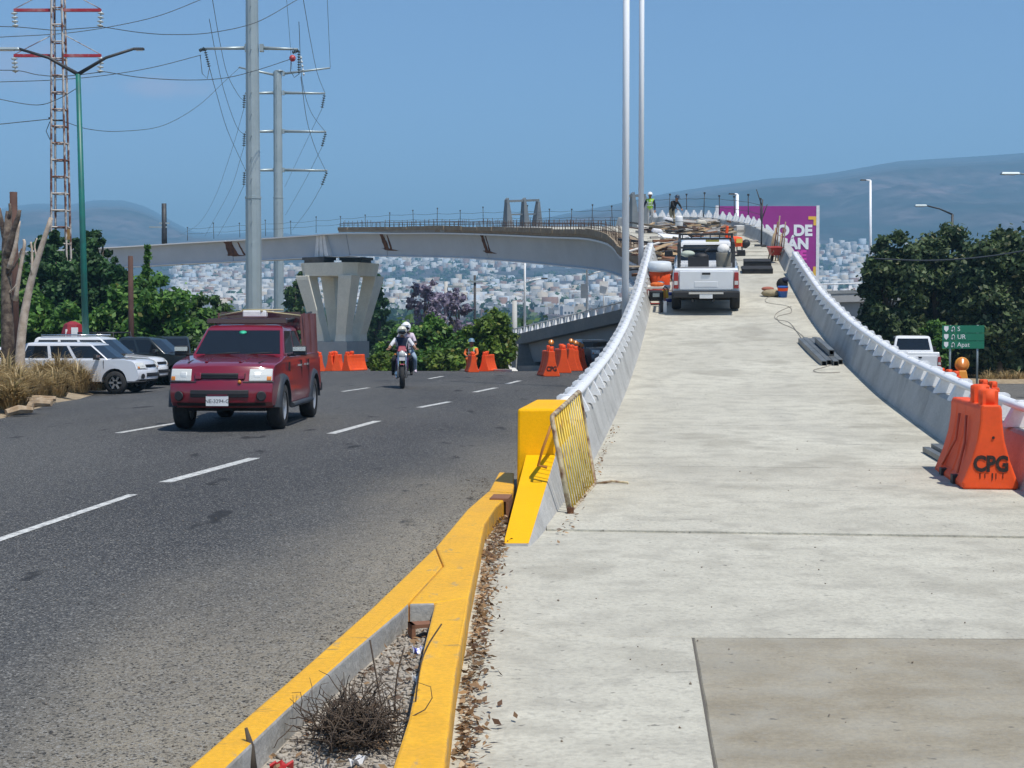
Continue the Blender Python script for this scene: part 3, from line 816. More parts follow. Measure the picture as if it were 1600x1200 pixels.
# ------------------------------------------------------------------ billboard
m_purple = mat('purple billboard print', (.34, .026, .25), .5, col2=(.30, .024, .22), scale=.4)
m_pink = mat('pink print', (.72, .06, .42), .5); m_bwhite = mat('white print', (.85, .85, .85), .5)
m_byel = mat('yellow print', (.85, .50, .06), .5); m_bgrey = mat('grey print', (.42, .40, .45), .5)
BY = 128.0
b0, b1 = at(1119, 445, BY), at(1279, 322, BY)
bb = empty('billboard', (b0.x, BY, gz(b0.x, BY))); tag(bb, 'purple billboard with white and pink letters and yellow corner marks behind the ramp', 'billboard')
bz = bb.location.z
W_, H0, H1 = b1.x - b0.x, b0.z - bz, b1.z - bz
mb = MB(); mb.box((W_ / 2, .1, (H0 + H1) / 2), (W_, .18, H1 - H0)); mb.build('panel', m_purple, bb)
for x in (.05, W_ - .05): MB().box((x, .1, (H0 + H1) / 2), (.26, .26, H1 - H0 + .1)).build('frame_edge', m_white, bb)
for x in (W_ * .2, W_ * .5, W_ * .8):
    mb = MB(); mb.box((x, .5, H1 / 2 - .3), (.35, .5, H1 - .6)); mb.build('post', m_dark, bb)
k = BY / FPX
def bxy(px, py): return ((px - 1119) * k, H1 - (py - 322) * k)
def to_mesh_ob(o):
    dg = bpy.context.evaluated_depsgraph_get(); dg.update()
    me = bpy.data.meshes.new_from_object(o.evaluated_get(dg)); n = link(o.name, me, o.parent, o.location, o.rotation_euler, tuple(o.scale))
    nm = o.name; bpy.data.objects.remove(o); n.name = nm; return n
def letters(txt, x1, ytop, ybot, m, name, wscale=1.0):
    cu = bpy.data.curves.new(name, 'FONT'); cu.body = txt; cu.align_x = 'RIGHT'; cu.extrude = .012; cu.offset = .06
    h = (ybot - ytop) * k; cu.size = h / .70
    o = bpy.data.objects.new(name, cu); COL.objects.link(o); o.parent = bb; cu.materials.append(m)
    X, Z = bxy(x1, ybot); o.location = (X, -.012, Z); o.rotation_euler = (R(90), 0, 0); o.scale = (wscale, 1, 1); to_mesh_ob(o)
letters('RNO DE', 1268, 351.5, 367.5, m_bwhite, 'lettering', 1.02)
letters('OCÁN', 1263, 372, 388, m_bwhite, 'lettering', 1.0)
letters('RUYE', 1259, 391, 405, m_pink, 'lettering', 1.0)
mb = MB()
for a, b, c, d in ((1216, 411, 1222, 428), (1229, 411, 1234, 428), (1240, 411, 1244, 426)):
    (xa, za), (xb, zb_) = bxy(a, b), bxy(c, d); mb.box(((xa + xb) / 2, 0, (za + zb_) / 2), (xb - xa, .03, za - zb_))
o = mb.build('lettering', m_bgrey, bb)
for (a, b, c, d), (e, f, g_, h) in (((1262, 338, 1275, 343), (1270, 343, 1275, 352)), ((1263, 425, 1275, 431), (1270, 416, 1275, 425))):
    mb = MB()
    for q in ((a, b, c, d), (e, f, g_, h)):
        (xa, za), (xb, zb_) = bxy(q[0], q[1]), bxy(q[2], q[3]); mb.box(((xa + xb) / 2, 0, (za + zb_) / 2), (xb - xa, .03, za - zb_))
    mb.build('corner_mark', m_byel, bb)

# ------------------------------------------------------------------ lamp posts
m_pole_w = mat('white pole paint', (.90, .91, .92), .3)
m_teal = mat('teal pole paint', (.010, .17, .13), .45, col2=(.02, .11, .10), scale=1.5)
m_galv = mat('galvanised steel', (.40, .46, .47), .45, metal=.35, col2=(.33, .39, .40), scale=.6)
m_lens = mat('lamp lens', (.7, .7, .68), .3)
def lamp_post(name, base, top, r0, r1, arms, m, label, group='lamp posts', flange=True):
    """arms: list of (dx, dy, dz, length of head)"""
    e = empty(name, base); tag(e, label, 'lamp post', group)
    T = Vector(top) - Vector(base)
    mb = MB(); mb.tube([(0, 0, 0), T], [r0, r1], 12); mb.build('pole', m, e)
    if flange:
        mb = MB(); mb.lathe([(r0 * 2.2, 0), (r0 * 2.2, .05), (r0 * 1.2, .06), (r0 * 1.15, .3)], 12); mb.build('base_plate', m, e)
    for (s, dx, dy, dz, hl, am, hm) in arms:
        st = T * s; en = st + Vector((dx, dy, dz)); L_ = Vector((dx, dy, 0)).normalized()
        mid = st.lerp(en, .5) + Vector((0, 0, abs(dz) * .15))
        mb = MB(); mb.tube([st, mid, en], [r1 * .8, r1 * .6, r1 * .55], 8); mb.build('arm', am, e)
        mb = MB(); yawh = math.atan2(dy, dx)
        mb.box(en + L_ * hl * .45, (hl, hl * .34, .09), (0, 0, yawh), taper=(.9, .7)); h_ = mb.build('lamp_head', hm, e, bevel=.02)
        mb = MB(); mb.box(en + L_ * hl * .5 - Vector((0, 0, .055)), (hl * .6, hl * .22, .02), (0, 0, yawh)); mb.build('lens', m_lens, h_)
    return e
# twin tall white posts outside the left wall
for px, t, ytop, lab in ((977, 41.0, 13.5, 'nearer and thicker of two tall white lamp posts outside the left ramp wall'), (1001, 53.5, 17.5, 'farther and thinner of two tall white lamp posts outside the left ramp wall')):
    p = pth(t, -2.82); x = (px - 800) / FPX * p.y
    base = Vector((x, p.y, pz(t) - .6))
    lamp_post('lamp_post', base, (x + .0, p.y, ytop + 2), .098, .085, [(1, -1.6, 0, .25, .7, m_pole_w, m_dark)], m_pole_w, lab, flange=False)
# posts on the grey access ramp
for px, py, lab in ((820, 508, 'white lamp post on the grey access ramp, nearest the shrubs'), (917, 490, 'white lamp post with a small sign plate on the grey access ramp')):
    s = min(trange(0, blen, .1), key=lambda q: abs(800 + FPX * BP(q, .3, 0).x / BP(q, .3, 0).y - px))
    b = BP(s, .3, 0.0)
    zt = EYE + (506 - 372) * b.y / FPX
    zarm = EYE + (506 - (436 if px < 900 else 424)) * b.y / FPX
    e = lamp_post('lamp_post', b, (b.x, b.y, zt), .085, .06, [((zarm - b.z - .25) / (zt - b.z), 1.1, -.1, .28, .45, m_pole_w, m_dark)], m_pole_w, lab)
    if px > 900:
        mb = MB(); mb.box((-.18, -.08, (EYE + (506 - 455) * b.y / FPX) - b.z), (.42, .04, .85)); mb.build('sign_plate', m_white, e)
        mb = MB(); mb.box((1.0, .3, (EYE + (506 - 450) * b.y / FPX) - b.z), (.5, .04, .8)); mb.tube([(1.0, .34, 0), (1.0, .34, 2.4)], .05, 6); mb.build('side_sign', m_white, e)
# right-hand posts
b = at(1360, 452, 110); lamp_post('lamp_post', b, at(1360, 282, 110), .11, .08, [(1, -.35, -.1, .02, .45, m_pole_w, m_dark)], m_pole_w, 'white lamp post with a short dark head rising above the far overpass')
b = at(1152, 480, 100); b.z = gz(b.x, b.y); lamp_post('lamp_post', b, at(1152, 304, 100), .12, .10, [(1, -.2, -.1, .03, .45, m_pole_w, m_dark)], m_pole_w, 'white lamp post peeping over the deck in front of the billboard')
b = at(1488, 590, 74); b.z = gz(b.x, b.y); lamp_post('lamp_post', b, at(1488, 335, 74), .10, .06, [(1, -1.25, 0, .42, .6, m_dark, m_galv)], m_dark, 'dark lamp post in the right trees with a long arm to the left')
b = at(1640, 600, 60); b.z = gz(b.x, b.y); lamp_post('lamp_post', b, at(1640, 283, 60), .10, .06, [(1, -1.2, 0, .3, .75, m_galv, m_galv)], m_galv, 'grey lamp arm reaching in at the right edge above the trees')
# teal two-armed post by the verge
b = at(136, 566, 54); b.z = gz(b.x, b.y) - .1
lamp_post('lamp_post', b, at(122, 116, 54), .13, .088, [(1, -2.05, 0, .88, .85, m_dark, m_galv), (1, 1.95, 0, .88, .4, m_dark, m_dark)], m_teal, 'teal lamp post with two raised arms beside the dry verge')
# ------------------------------------------------------------------ power line structures
m_rusty = mat('flaking rusty lattice', (.52, .47, .42), .8, col2=(.14, .055, .035), scale=2.2, detail=7, contrast=(.46, .56), stretch=(1, 1, .8))
m_redarm = mat('red crossarm', (.38, .02, .035), .6, col2=(.5, .35, .34), scale=1.2, contrast=(.5, .75))
m_insul = mat('porcelain', (.50, .56, .56), .25, col2=(.62, .66, .66), scale=3); m_insul_d = mat('dark insulator', (.05, .075, .085), .35)
m_wire = mat('weathered conductor', (.055, .065, .075), .6)
def insulator(parent, a, b, n, r, m, name='insulator'):
    a, b = Vector(a), Vector(b); mb = MB(); d = (b - a).normalized()
    Q = d.to_track_quat('Z', 'Y').to_matrix().to_4x4(); Q.translation = a; L_ = (b - a).length
    mb.tube([a, b], r * .22, 5)
    for k in range(n):
        h = L_ * (k + .5) / n
        mb.lathe([(r * .35, h - L_ / n * .3), (r, h - L_ / n * .05), (r * .9, h + L_ / n * .12), (r * .35, h + L_ / n * .3)], 9, Q)
    return mb.build(name, m, parent)
# rusty lattice tower
TY = 72.0
tb = at(97, 536, TY); tb.z = gz(tb.x, tb.y)
tow = empty('lattice_tower', tb); tag(tow, 'narrow rusty lattice tower with two red crossarms at the left', 'tower')
def TL(px, py): 
    p = at(px, py, TY); return p - tb
ttop = TL(90, -60)
def tw(z): return .41 - .19 * z / ttop.z
def tc(z): return Vector((ttop.x * z / ttop.z, 0, z))
for sx, sy in ((-1, -1), (1, -1), (1, 1), (-1, 1)):
    mb = MB(); pts = []
    for z in (0, ttop.z * .5, ttop.z):
        pts.append(tc(z) + Vector((sx * tw(z), sy * tw(z), 0)))
    mb.tube(pts, .055, 4, smooth=False); mb.build('upright', m_rusty, tow)
z = .5
while z < ttop.z - .3:
    w = tw(z); c = tc(z)
    for (ax, ay), (bx_, by) in (((-1, -1), (1, -1)), ((1, -1), (1, 1)), ((1, 1), (-1, 1)), ((-1, 1), (-1, -1))):
        mb = MB(); mb.tube([c + Vector((ax * w, ay * w, 0)), c + Vector((bx_ * w, by * w, 0))], .036, 4, smooth=False); mb.build('rung', m_rusty, tow)
    z += .78
for y_arm in (16, 87):
    z = TL(90, y_arm).z; c = tc(z)
    for s, pxe in ((-1, 22), (1, 158)):
        e = TL(pxe, y_arm)
        mb = MB(); mb.box(((c.x + s * .25 + e.x) / 2, 0, z), (abs(e.x - c.x) - .25, .16, .13)); mb.build('crossarm', m_redarm, tow)
        mb = MB(); mb.tube([(e.x, 0, z + .05), (c.x + s * .2, 0, z + 1.0)], .02, 4); mb.build('tie_rod', m_rusty, tow)
        insulator(tow, (e.x, 0, z - .05), (e.x - s * .06, 0, z - .80), 4, .155, m_insul)
mb = MB(); mb.tube([TL(109, 420), TL(117, 428), TL(121, 445), TL(119, 455), TL(110, 462)], .09, 8); mb.build('bent_duct', m_white, tow)
mb = MB(); mb.box(TL(105, 366), (.2, .2, .5)); mb.build('junction_box', mat('ochre box', (.34, .19, .05), .7), tow)
mb = MB(); mb.tube([TL(98, 188), TL(84, 188), TL(76, 184)], .045, 5); mb.tube([TL(78, 190), TL(72, 205), TL(80, 222), TL(97, 222)], .018, 4); mb.build('bracket', m_dark, tow)

# two galvanised monopoles
def monopole(name, px, ytop, ybase, Y, wtop, wbot, label):
    b = at(px, ybase, Y); b.z = gz(b.x, b.y) if Y < 125 else -2.0
    e = empty(name, b); tag(e, label, 'power pole', 'galvanised power poles')
    T = at(px, ytop, Y) - b
    n = 12
    zs = EYE + (506 - 310) * Y / FPX - b.z
    def rr(z): return wbot + (wtop - wbot) * z / T.z
    mb = MB(); mb.tube([(0, 0, 0), (0, 0, zs)], [rr(0), rr(zs) + .02], n, smooth=False); mb.build('lower_shaft', m_galv, e)
    mb = MB(); mb.tube([(0, 0, zs - .02), (0, 0, T.z)], [rr(zs), wtop], n, smooth=False); mb.build('upper_shaft', m_galv, e)
    mb = MB(); mb.lathe([(rr(zs) + .05, zs - .06), (rr(zs) + .05, zs + .06)], n, smooth=False); mb.build('joint_ring', m_galv, e)
    for q in range(14):
        z = T.z * (.3 + .05 * q)
        if z > T.z: break
        mb = MB(); mb.tube([(.0, -rr(z) + .02, z), (0, -rr(z) - .09, z)], .03, 6); mb.build('step_bolt', m_galv, e)
    return e, b
def L2(b, px, py, Y): return at(px, py, Y) - b
Y1 = 88.0
mp1, mb1 = monopole('power_pole', 397, -90, 520, Y1, .34, .48, 'thick galvanised power pole in front of the viaduct, red ball on its arm')
def arm(e, b, p0, p1, Y, r=.09, cut=True):
    a, c = L2(b, *p0, Y), L2(b, *p1, Y)
    mb = MB(); mb.tube([a, c], [r * 1.15, r * .75], 8); mb.box(a, (.22, .3, .42)); mb.build('crossarm', m_galv, e)
for ya in (-68, 75):
    arm(mp1, mb1, (386, ya), (320, ya + 1), Y1); arm(mp1, mb1, (409, ya), (465, ya + 2), Y1)
for ya in (-68, 75):
    a = L2(mb1, 320, ya + 2, Y1); c = L2(mb1, 327, ya + 30, Y1)
    insulator(mp1, a, c, 8, .1, m_insul_d); insulator(mp1, a + Vector((0, 0, .05)), a + Vector((-.28, -.2, -.12)), 4, .11, m_insul_d)
    mb = MB(); mb.tube([L2(mb1, 313, ya + 12, Y1), L2(mb1, 316, ya + 40, Y1), L2(mb1, 324, ya + 48, Y1), L2(mb1, 327, ya + 32, Y1)], .02, 4); mb.build('jumper', m_wire, mp1)
    a = L2(mb1, 467, ya + 4, Y1); c = L2(mb1, 467, ya + 40, Y1)
    insulator(mp1, a, c, 9, .1, m_insul_d); insulator(mp1, a, a + Vector((-.35, -.2, -.15)), 4, .11, m_insul_d)
    mb = MB(); mb.tube([L2(mb1, 455, ya + 12, Y1), L2(mb1, 454, ya + 36, Y1), L2(mb1, 460, ya + 46, Y1), L2(mb1, 468, ya + 40, Y1)], .02, 4); mb.build('jumper', m_wire, mp1)
    insulator(mp1, L2(mb1, 470, ya + 12, Y1), L2(mb1, 475, ya + 44, Y1), 5, .07, m_insul)
mb = MB(); mb.ball(L2(mb1, 457, 91, Y1 - .6), .19, 14, 10); mb.build('marker_ball', mat('red marker ball', (.42, .02, .03), .4, col2=(.55, .25, .22), scale=3, contrast=(.5, .8)), mp1)
Y2 = 152.0
mp2, mb2 = monopole('power_pole', 436, 112, 520, Y2, .41, .52, 'farther galvanised power pole behind the viaduct with three straight arms')
mb = MB(); mb.lathe([(.45, 0), (.45, .1)], 12, Matrix.Translation(L2(mb2, 436, 112, Y2))); mb.build('cap', m_galv, mp2)
arm(mp2, mb2, (443, 115), (516, 106), Y2, .11); arm(mp2, mb2, (429, 117), (373, 105), Y2, .11)
for ya in (145, 205, 265.5):
    arm(mp2, mb2, (443, ya), (508 + (ya - 145) * .03, ya + 1), Y2, .13); arm(mp2, mb2, (429, ya), (383, ya + 1), Y2, .13)
    insulator(mp2, L2(mb2, 507 + (ya - 145) * .03, ya + 3, Y2), L2(mb2, 503, ya + 24, Y2), 6, .17, m_insul_d); insulator(mp2, L2(mb2, 382, ya + 3, Y2), L2(mb2, 381, ya + 24, Y2), 6, .17, m_insul_d)

# conductors
def catmull(P, n=8):
    P = [P[0] * 2 - P[1]] + P + [P[-1] * 2 - P[-2]]; out = []
    for i in range(1, len(P) - 2):
        for k in range(n):
            t = k / n
            out.append(.5 * ((2 * P[i]) + (P[i + 1] - P[i - 1]) * t + (2 * P[i - 1] - 5 * P[i] + 4 * P[i + 1] - P[i + 2]) * t * t + (3 * P[i] - P[i - 1] - 3 * P[i + 1] + P[i + 2]) * t ** 3))
    return out + [P[-2]]
def wire(pts, Ya, Yb, label, r=.02):
    n = len(pts)
    P = [at(x, y, Ya + (Yb - Ya) * i / (n - 1)) for i, (x, y) in enumerate(pts)]
    o = MB().tube(catmull(P), r, 5).build('power_line', m_wire)
    tag(o, label, 'power line', 'overhead power lines')
wire([(-60, 41), (22, 42), (81, 47), (105, 46), (160, 42)], 71, 72, 'topmost power line sagging to the upper red crossarm of the rusty tower')
wire([(160, 42), (220, 51), (270, 54), (330, 51), (400, 35), (460, 2), (480, -10)], 72, 87, 'power line from the upper right red crossarm up across the thick pole')
wire([(-60, 62), (0, 58), (101, 52), (182, 40), (250, 24), (312, 0), (330, -8)], 74, 87, 'power line rising from the left edge past the upper red crossarm to the top')
wire([(-60, 111), (22, 110), (60, 117), (101, 119), (163, 112)], 71, 72, 'power line at the lower red crossarm of the rusty tower')
wire([(163, 112), (220, 121), (290, 125), (350, 122), (400, 110), (455, 92)], 72, 87, 'power line from the lower right red crossarm to the red marker ball')
wire([(-60, 131), (0, 128), (84, 125), (162, 118), (240, 105), (314, 86)], 74, 87, 'power line rising from the left edge to the thick pole\'s left arm')
wire([(-60, 140), (0, 155), (57, 164), (90, 155), (120, 138)], 54, 55, 'cable sagging from the left edge to the teal lamp post', .014)
wire([(-60, 200), (0, 194), (78, 186)], 70, 71, 'low power line ending at the rusty tower\'s bracket')
wire([(100, 190), (140, 202), (190, 205), (255, 196), (310, 165), (350, 128), (375, 105)], 72, 150, 'long sagging line from the rusty tower to the farther pole\'s raised left arm')
wire([(332, 0), (344, 68), (356, 118), (375, 152), (383, 156)], 88, 150, 'left of the steep lines dropping to the farther pole\'s top left arm')
wire([(327, 30), (337, 84), (351, 145), (370, 198), (383, 211)], 88, 150, 'steep line dropping to the farther pole\'s middle left arm')
wire([(327, 105), (338, 145), (356, 205), (384, 267)], 88, 150, 'steep line dropping to the farther pole\'s lowest left arm')
wire([(381, 170), (362, 235), (335, 310), (310, 350), (282, 367)], 152, 330, 'line descending leftward behind the viaduct from the top left arm')
wire([(381, 230), (358, 300), (320, 369)], 152, 300, 'line descending leftward behind the viaduct from the middle left arm')
wire([(381, 290), (362, 330), (340, 369)], 152, 280, 'line descending leftward behind the viaduct from the lowest left arm')
wire([(474, 0), (486, 68), (496, 115), (508, 146)], 88, 151, 'steep line right of the thick pole dropping to the farther pole\'s top right arm')
wire([(467, 34), (472, 125), (486, 175), (509, 207)], 88, 151, 'steep line from the insulators right of the thick pole to the middle right arm')
wire([(470, 120), (480, 190), (494, 235), (509, 267)], 88, 151, 'steep line dropping to the farther pole\'s lowest right arm')
wire([(447, -10), (452, 50), (456, 108)], 88, 100, 'thin line hanging straight down left of the red marker ball', .012)
wire([(511, -10), (514, 60), (516, 105)], 120, 152, 'thin earth line dropping to the tip of the raised right arm', .02)
wire([(503, 170), (472, 235), (445, 292)], 152, 260, 'line descending leftward past the farther pole from its top right arm')
wire([(503, 230), (475, 285), (446, 336)], 152, 240, 'line descending leftward from the farther pole\'s middle right arm')
wire([(503, 290), (482, 326), (457, 359)], 152, 220, 'line descending leftward from the farther pole\'s lowest right arm')
wire([(1366, 404), (1450, 407), (1540, 401), (1640, 385)], 62, 58, 'thick pale cable crossing the right trees', .028)

# small poles among the left trees and beyond
def small_pole(px, ytop, ybase, Y, r, m, label, armpx=None, grp='small utility poles'):
    b = at(px, ybase, Y); zt = at(px, ytop, Y).z
    zb = gz(b.x, b.y) - .1 if Y < 130 else b.z
    e = empty('utility_pole', (b.x, b.y, zb)); tag(e, label, 'utility pole', grp)
    MB().tube([(0, 0, 0), (0, 0, zt - zb)], [r * 1.2, r], 8).build('pole', m, e)
    if armpx:
        for (x0, x1, y) in armpx:
            za = at(px, y, Y).z - zb
            mb = MB(); mb.box((((x0 + x1) / 2 - px) * Y / FPX, -.1, za), ((x1 - x0) * Y / FPX, .14, .14)); mb.build('crossarm', m_galv, e)
    return e
m_wood = mat('creosoted pole', (.060, .028, .022), .85, col2=(.10, .05, .035), scale=2)
m_conc_pole = mat('concrete pole', (.48, .48, .46), .85)
small_pole(257, 318, 400, 140, .22, m_dark, 'dark pole with a pale crossarm standing behind the viaduct at left', [(234, 262, 355), (250, 266, 349)])
small_pole(205, 400, 520, 60, .10, m_wood, 'brown wooden pole rising out of the left shrubs')
small_pole(24, 300, 540, 52, .13, m_wood, 'reddish wooden pole behind the dead tree')
small_pole(742, 430, 560, 115, .09, m_dark, 'thin dark pole among the trees left of centre', [(730, 754, 440)])
small_pole(804, 470, 560, 108, .17, m_conc_pole, 'stub of a concrete pole just left of the access ramp')
e = small_pole(697, 440, 560, 112, .13, m_conc_pole, 'whitish concrete pole with a transformer by the jacaranda', [(700, 722, 448)])
mb = MB(); mb.lathe([(.0, 0), (.28, .02), (.3, .9), (.1, 1.0)], 10, Matrix.Translation((-.1, -.3, at(697, 515, 112).z - e.location.z))); mb.build('transformer', m_white, e)
small_pole(434, 425, 500, 160, .14, m_dark, 'dark pole close behind the farther galvanised pole')
# ------------------------------------------------------------------ vehicles
m_glass = mat('dark window glass', (.010, .013, .017), .04, spec=.6)
m_rubber = mat('tyre rubber', (.016, .016, .017), .85, col2=(.03, .029, .028), scale=8)
m_rim = mat('alloy rim', (.42, .43, .44), .35, metal=.6)
m_black = mat('black plastic', (.018, .018, .02), .6)
m_flare = mat('faded flare plastic', (.030, .036, .046), .6)
m_chrome = mat('chrome trim', (.62, .63, .65), .18, metal=.9)
m_lamp = mat('headlamp lens', (.62, .63, .60), .12, coat=.5)
m_amber = mat('amber lens', (.60, .20, .03), .25)
m_tail = mat('tail lamp', (.33, .012, .014), .2, coat=.5)
m_refl = mat('lamp reflector', (.78, .78, .74), .45, metal=.3)
m_under = mat('underbody', (.012, .012, .012), .9)
def paint(name, c, c2=None): return mat(name, c, .28, col2=c2 or c, scale=2, coat=1.0, spec=.6)
m_red = paint('red car paint', (.205, .004, .016), (.185, .004, .015)); m_wcar = paint('white car paint', (.78, .79, .80), (.74, .75, .76)); m_scar = paint('silver white paint', (.66, .68, .72), (.62, .64, .68))
m_bcar = paint('black green paint', (.014, .018, .016)); m_gcar = paint('grey car paint', (.12, .13, .14))
def smooth_part(o, ang=32):
    o.data.polygons.foreach_set('use_smooth', [True] * len(o.data.polygons)); o.data.set_sharp_from_angle(angle=R(ang)); return o
def panel(mb, q, inset=(0, 0, 0, 0), lift=.006, th=.014, m=0):
    """thin panel on a quad a b c d (counter-clockwise from outside); inset: left, right, bottom, top fractions"""
    a, b, c, d = [Vector(p) for p in q]
    def P(u, v): return (a * (1 - u) + b * u) * (1 - v) + (d * (1 - u) + c * u) * v
    l, r_, bo, to = inset
    n = (b - a).cross(d - a).normalized()
    Q = [P(l, bo), P(1 - r_, bo), P(1 - r_, 1 - to), P(l, 1 - to)]
    mb.hexa([p - n * th for p in Q] + [p + n * lift for p in Q], m)
def wheel_mesh(r=.375, w=.25, m_r=None):
    """tyre and rim, axle along y"""
    ty = MB(); Q = Matrix.Rotation(R(90), 4, 'X')
    ty.lathe([(r * .62, -w / 2), (r * .9, -w / 2), (r * .985, -w * .36), (r, -w * .2), (r, w * .2), (r * .985, w * .36), (r * .9, w / 2), (r * .62, w / 2)], 28, Q, caps=False)
    ri = MB(); ri.lathe([(r * .63, -w * .44), (r * .56, -w * .40), (r * .55, w * .2), (r * .55, -w * .2)], 24, Q, caps=False)
    ri.lathe([(.0, -w * .30), (r * .15, -w * .36), (r * .2, -w * .28)], 14, Q, caps=False)
    for k in range(6):
        a = 2 * math.pi * k / 6
        ri.box((math.cos(a) * r * .37, w * .28, math.sin(a) * r * .37), (r * .42, w * .12, r * .17), Euler((0, -a, 0)).to_matrix())
        ri.box((math.cos(a) * r * .37, -w * .28, math.sin(a) * r * .37), (r * .42, w * .12, r * .17), Euler((0, -a, 0)).to_matrix())
    ri.lathe([(r * .56, -w * .05), (.01, -w * .05)], 20, Q, caps=False, m=1)
    return ty.mesh('tyre', m_rubber), ri.mesh('rim', [m_rim, m_under])
TYRE, RIM = wheel_mesh()
def vehicle(name, loc, yaw, label, cat, body, group=None, pitch=0, suv=False, scale=1.0, flares=None, L=5.1, roof=1.74, cab=(1.15, .42, -.70, -.86), rims=True, belt=1.17, wr=.375, front=True):
    e = empty(name, loc, (0, 0, 0)); e.rotation_euler = (Euler((0, 0, yaw)).to_matrix() @ Euler((0, -pitch, 0)).to_matrix()).to_euler(); e.scale = (scale,) * 3
    tag(e, label, cat, group)
    xf, xr = L / 2 - .88, -L / 2 + 1.02; W = .90; ar = wr + .085
    def arch(xc): return [(xc + ar * math.cos(a), .37 + ar * math.sin(a)) for a in [math.pi * k / 10 for k in range(10, -1, -1)]]
    F_, B_ = L / 2, -L / 2
    prof = [(B_ + .06, .50), (xr - ar - .02, .44)] + arch(xr) + [(xr + ar + .02, .40), (xf - ar - .02, .40)] + arch(xf) + [(xf + ar + .02, .42), (F_ - .12, .42), (F_ - .02, .48), (F_, .62), (F_ - .02, .78), (F_ - .06, .84), (F_ - .10, .97), (F_ - .15, 1.035), (F_ - .24, 1.075), (F_ - .45, 1.105), (F_ - .75, 1.13), (cab[0] + .05, belt + .015), (cab[0] - .3, belt), (cab[3] + .05, belt), (cab[3] - .02, belt + .02), (B_ + .06, belt + .02), (B_ + .02, belt - .02), (B_, .64)]
    rings = []
    for s in (-1, -.93, -.72, -.36, 0, .36, .72, .93, 1):
        ring = []
        for x, z in prof:
            plan = 1 - .075 * max(0, (x - 1.5) / 1.05) ** 2 - .03 * max(0, (-x - 1.6) / .9) ** 2
            tum = 1 - .055 * max(0, (z - .78) / .4) ** 2 - .05 * max(0, (.62 - z) / .25) ** 2
            xx = x + (.20 * (1 - s * s) - .10) * sstep(F_ - .75, F_ - .2, x) + (-.03 * (1 - s * s) if x < B_ + .1 else 0)
            zz = z + (.035 * (1 - s * s) if (z > 1.0 and x > cab[0] - .1) else 0)
            y = s * W * plan * tum
            if abs(s) == 1 and z > .45: pass
            ring.append((xx, y, zz))
        rings.append(ring)
    o = MB().loft(rings).build('body', body, e, fix=True); smooth_part(o, 30)
    bev = o.modifiers.new('bevel', 'BEVEL'); bev.width = .04; bev.segments = 3; bev.limit_method = 'ANGLE'; bev.angle_limit = R(40)
    # cabin
    x0, x1, x2, x3 = cab
    def CB(z, dx=0, dw=0):
        v = (z - belt) / (roof - belt)
        f, b = x0 + (x1 - x0) * v - dx, x3 + (x2 - x3) * v + dx; w = .815 - .145 * v - dw
        return [Vector((f, -w * .97, z)), Vector((f + .05, 0, z)), Vector((f, w * .97, z)), Vector((b, w, z)), Vector((b, -w, z))]
    o = MB().loft([CB(belt - .02), CB(belt + (roof - belt) * .5), CB(roof - .07), CB(roof - .02, .05, .035), CB(roof + .012, .22, .16)]).build('cabin', body, e, fix=True)
    smooth_part(o, 40); bev = o.modifiers.new('bevel', 'BEVEL'); bev.width = .03; bev.segments = 2; bev.limit_method = 'ANGLE'; bev.angle_limit = R(38)
    zb, zt = belt + .045, roof - .085
    lo, hi = CB(zb), CB(zt)
    mb = MB(); panel(mb, (lo[0], lo[1], hi[1], hi[0]), (.075, 0, .0, .03)); panel(mb, (lo[1], lo[2], hi[2], hi[1]), (0, .075, .0, .03)); mb.build('windscreen', m_glass, e)
    mb = MB(); panel(mb, (lo[3], lo[4], hi[4], hi[3]), (.07, .07, .05, .06)); mb.build('rear_window', m_glass, e)
    nwin = ((.16, .50, .0), (.54, .95, .03)) if not suv else ((.10, .34, 0), (.37, .62, 0), (.65, .96, .02))
    for s in (-1, 1):
        for u0, u1, k in nwin:
            a, b, c, d = (lo[0], lo[4], hi[4], hi[0]) if s < 0 else (lo[2], lo[3], hi[3], hi[2])
            uu0 = u0; mb = MB()
            A = a.lerp(b, u0 - (.10 if u0 < .3 else 0)); B = a.lerp(b, u1); C = d.lerp(c, u1 - k); D = d.lerp(c, u0 - (.08 if u0 < .3 else 0))
            if s < 0: panel(mb, (B, A, D, C), (.02, .02, .04, .05))
            else: panel(mb, (A, B, C, D), (.02, .02, .04, .05))
            mb.build('side_window', m_glass, e, fix=True)
        # mirror, handles, door seams
        mb = MB(); mb.box((x0 - .30, s * 1.02, belt + .10), (.12, .24, .17), (0, 0, s * .12), taper=(.8, .9)); mb.box((x0 - .30, s * .88, belt + .03), (.08, .16, .05)); mi = mb.build('mirror', m_black, e, bevel=.02)
        mb = MB(); mb.box((x0 - .23, s * 1.02, belt + .13), (.02, .22, .07)); mb.build('mirror_cap', m_chrome, mi)
        for xd in ((.05, -.75) if not suv else (.15, -.75)):
            MB().box((xd - .12, s * .885, 1.02), (.16, .035, .035)).build('door_handle', m_chrome if body is m_red else body, e)
            MB().box((xd - .25, s * .868, .80), (.010, .035, .62)).build('door_seam', m_black, e)
        MB().box((x0 - .12, s * .868, .80), (.010, .035, .60)).build('door_seam', m_black, e)
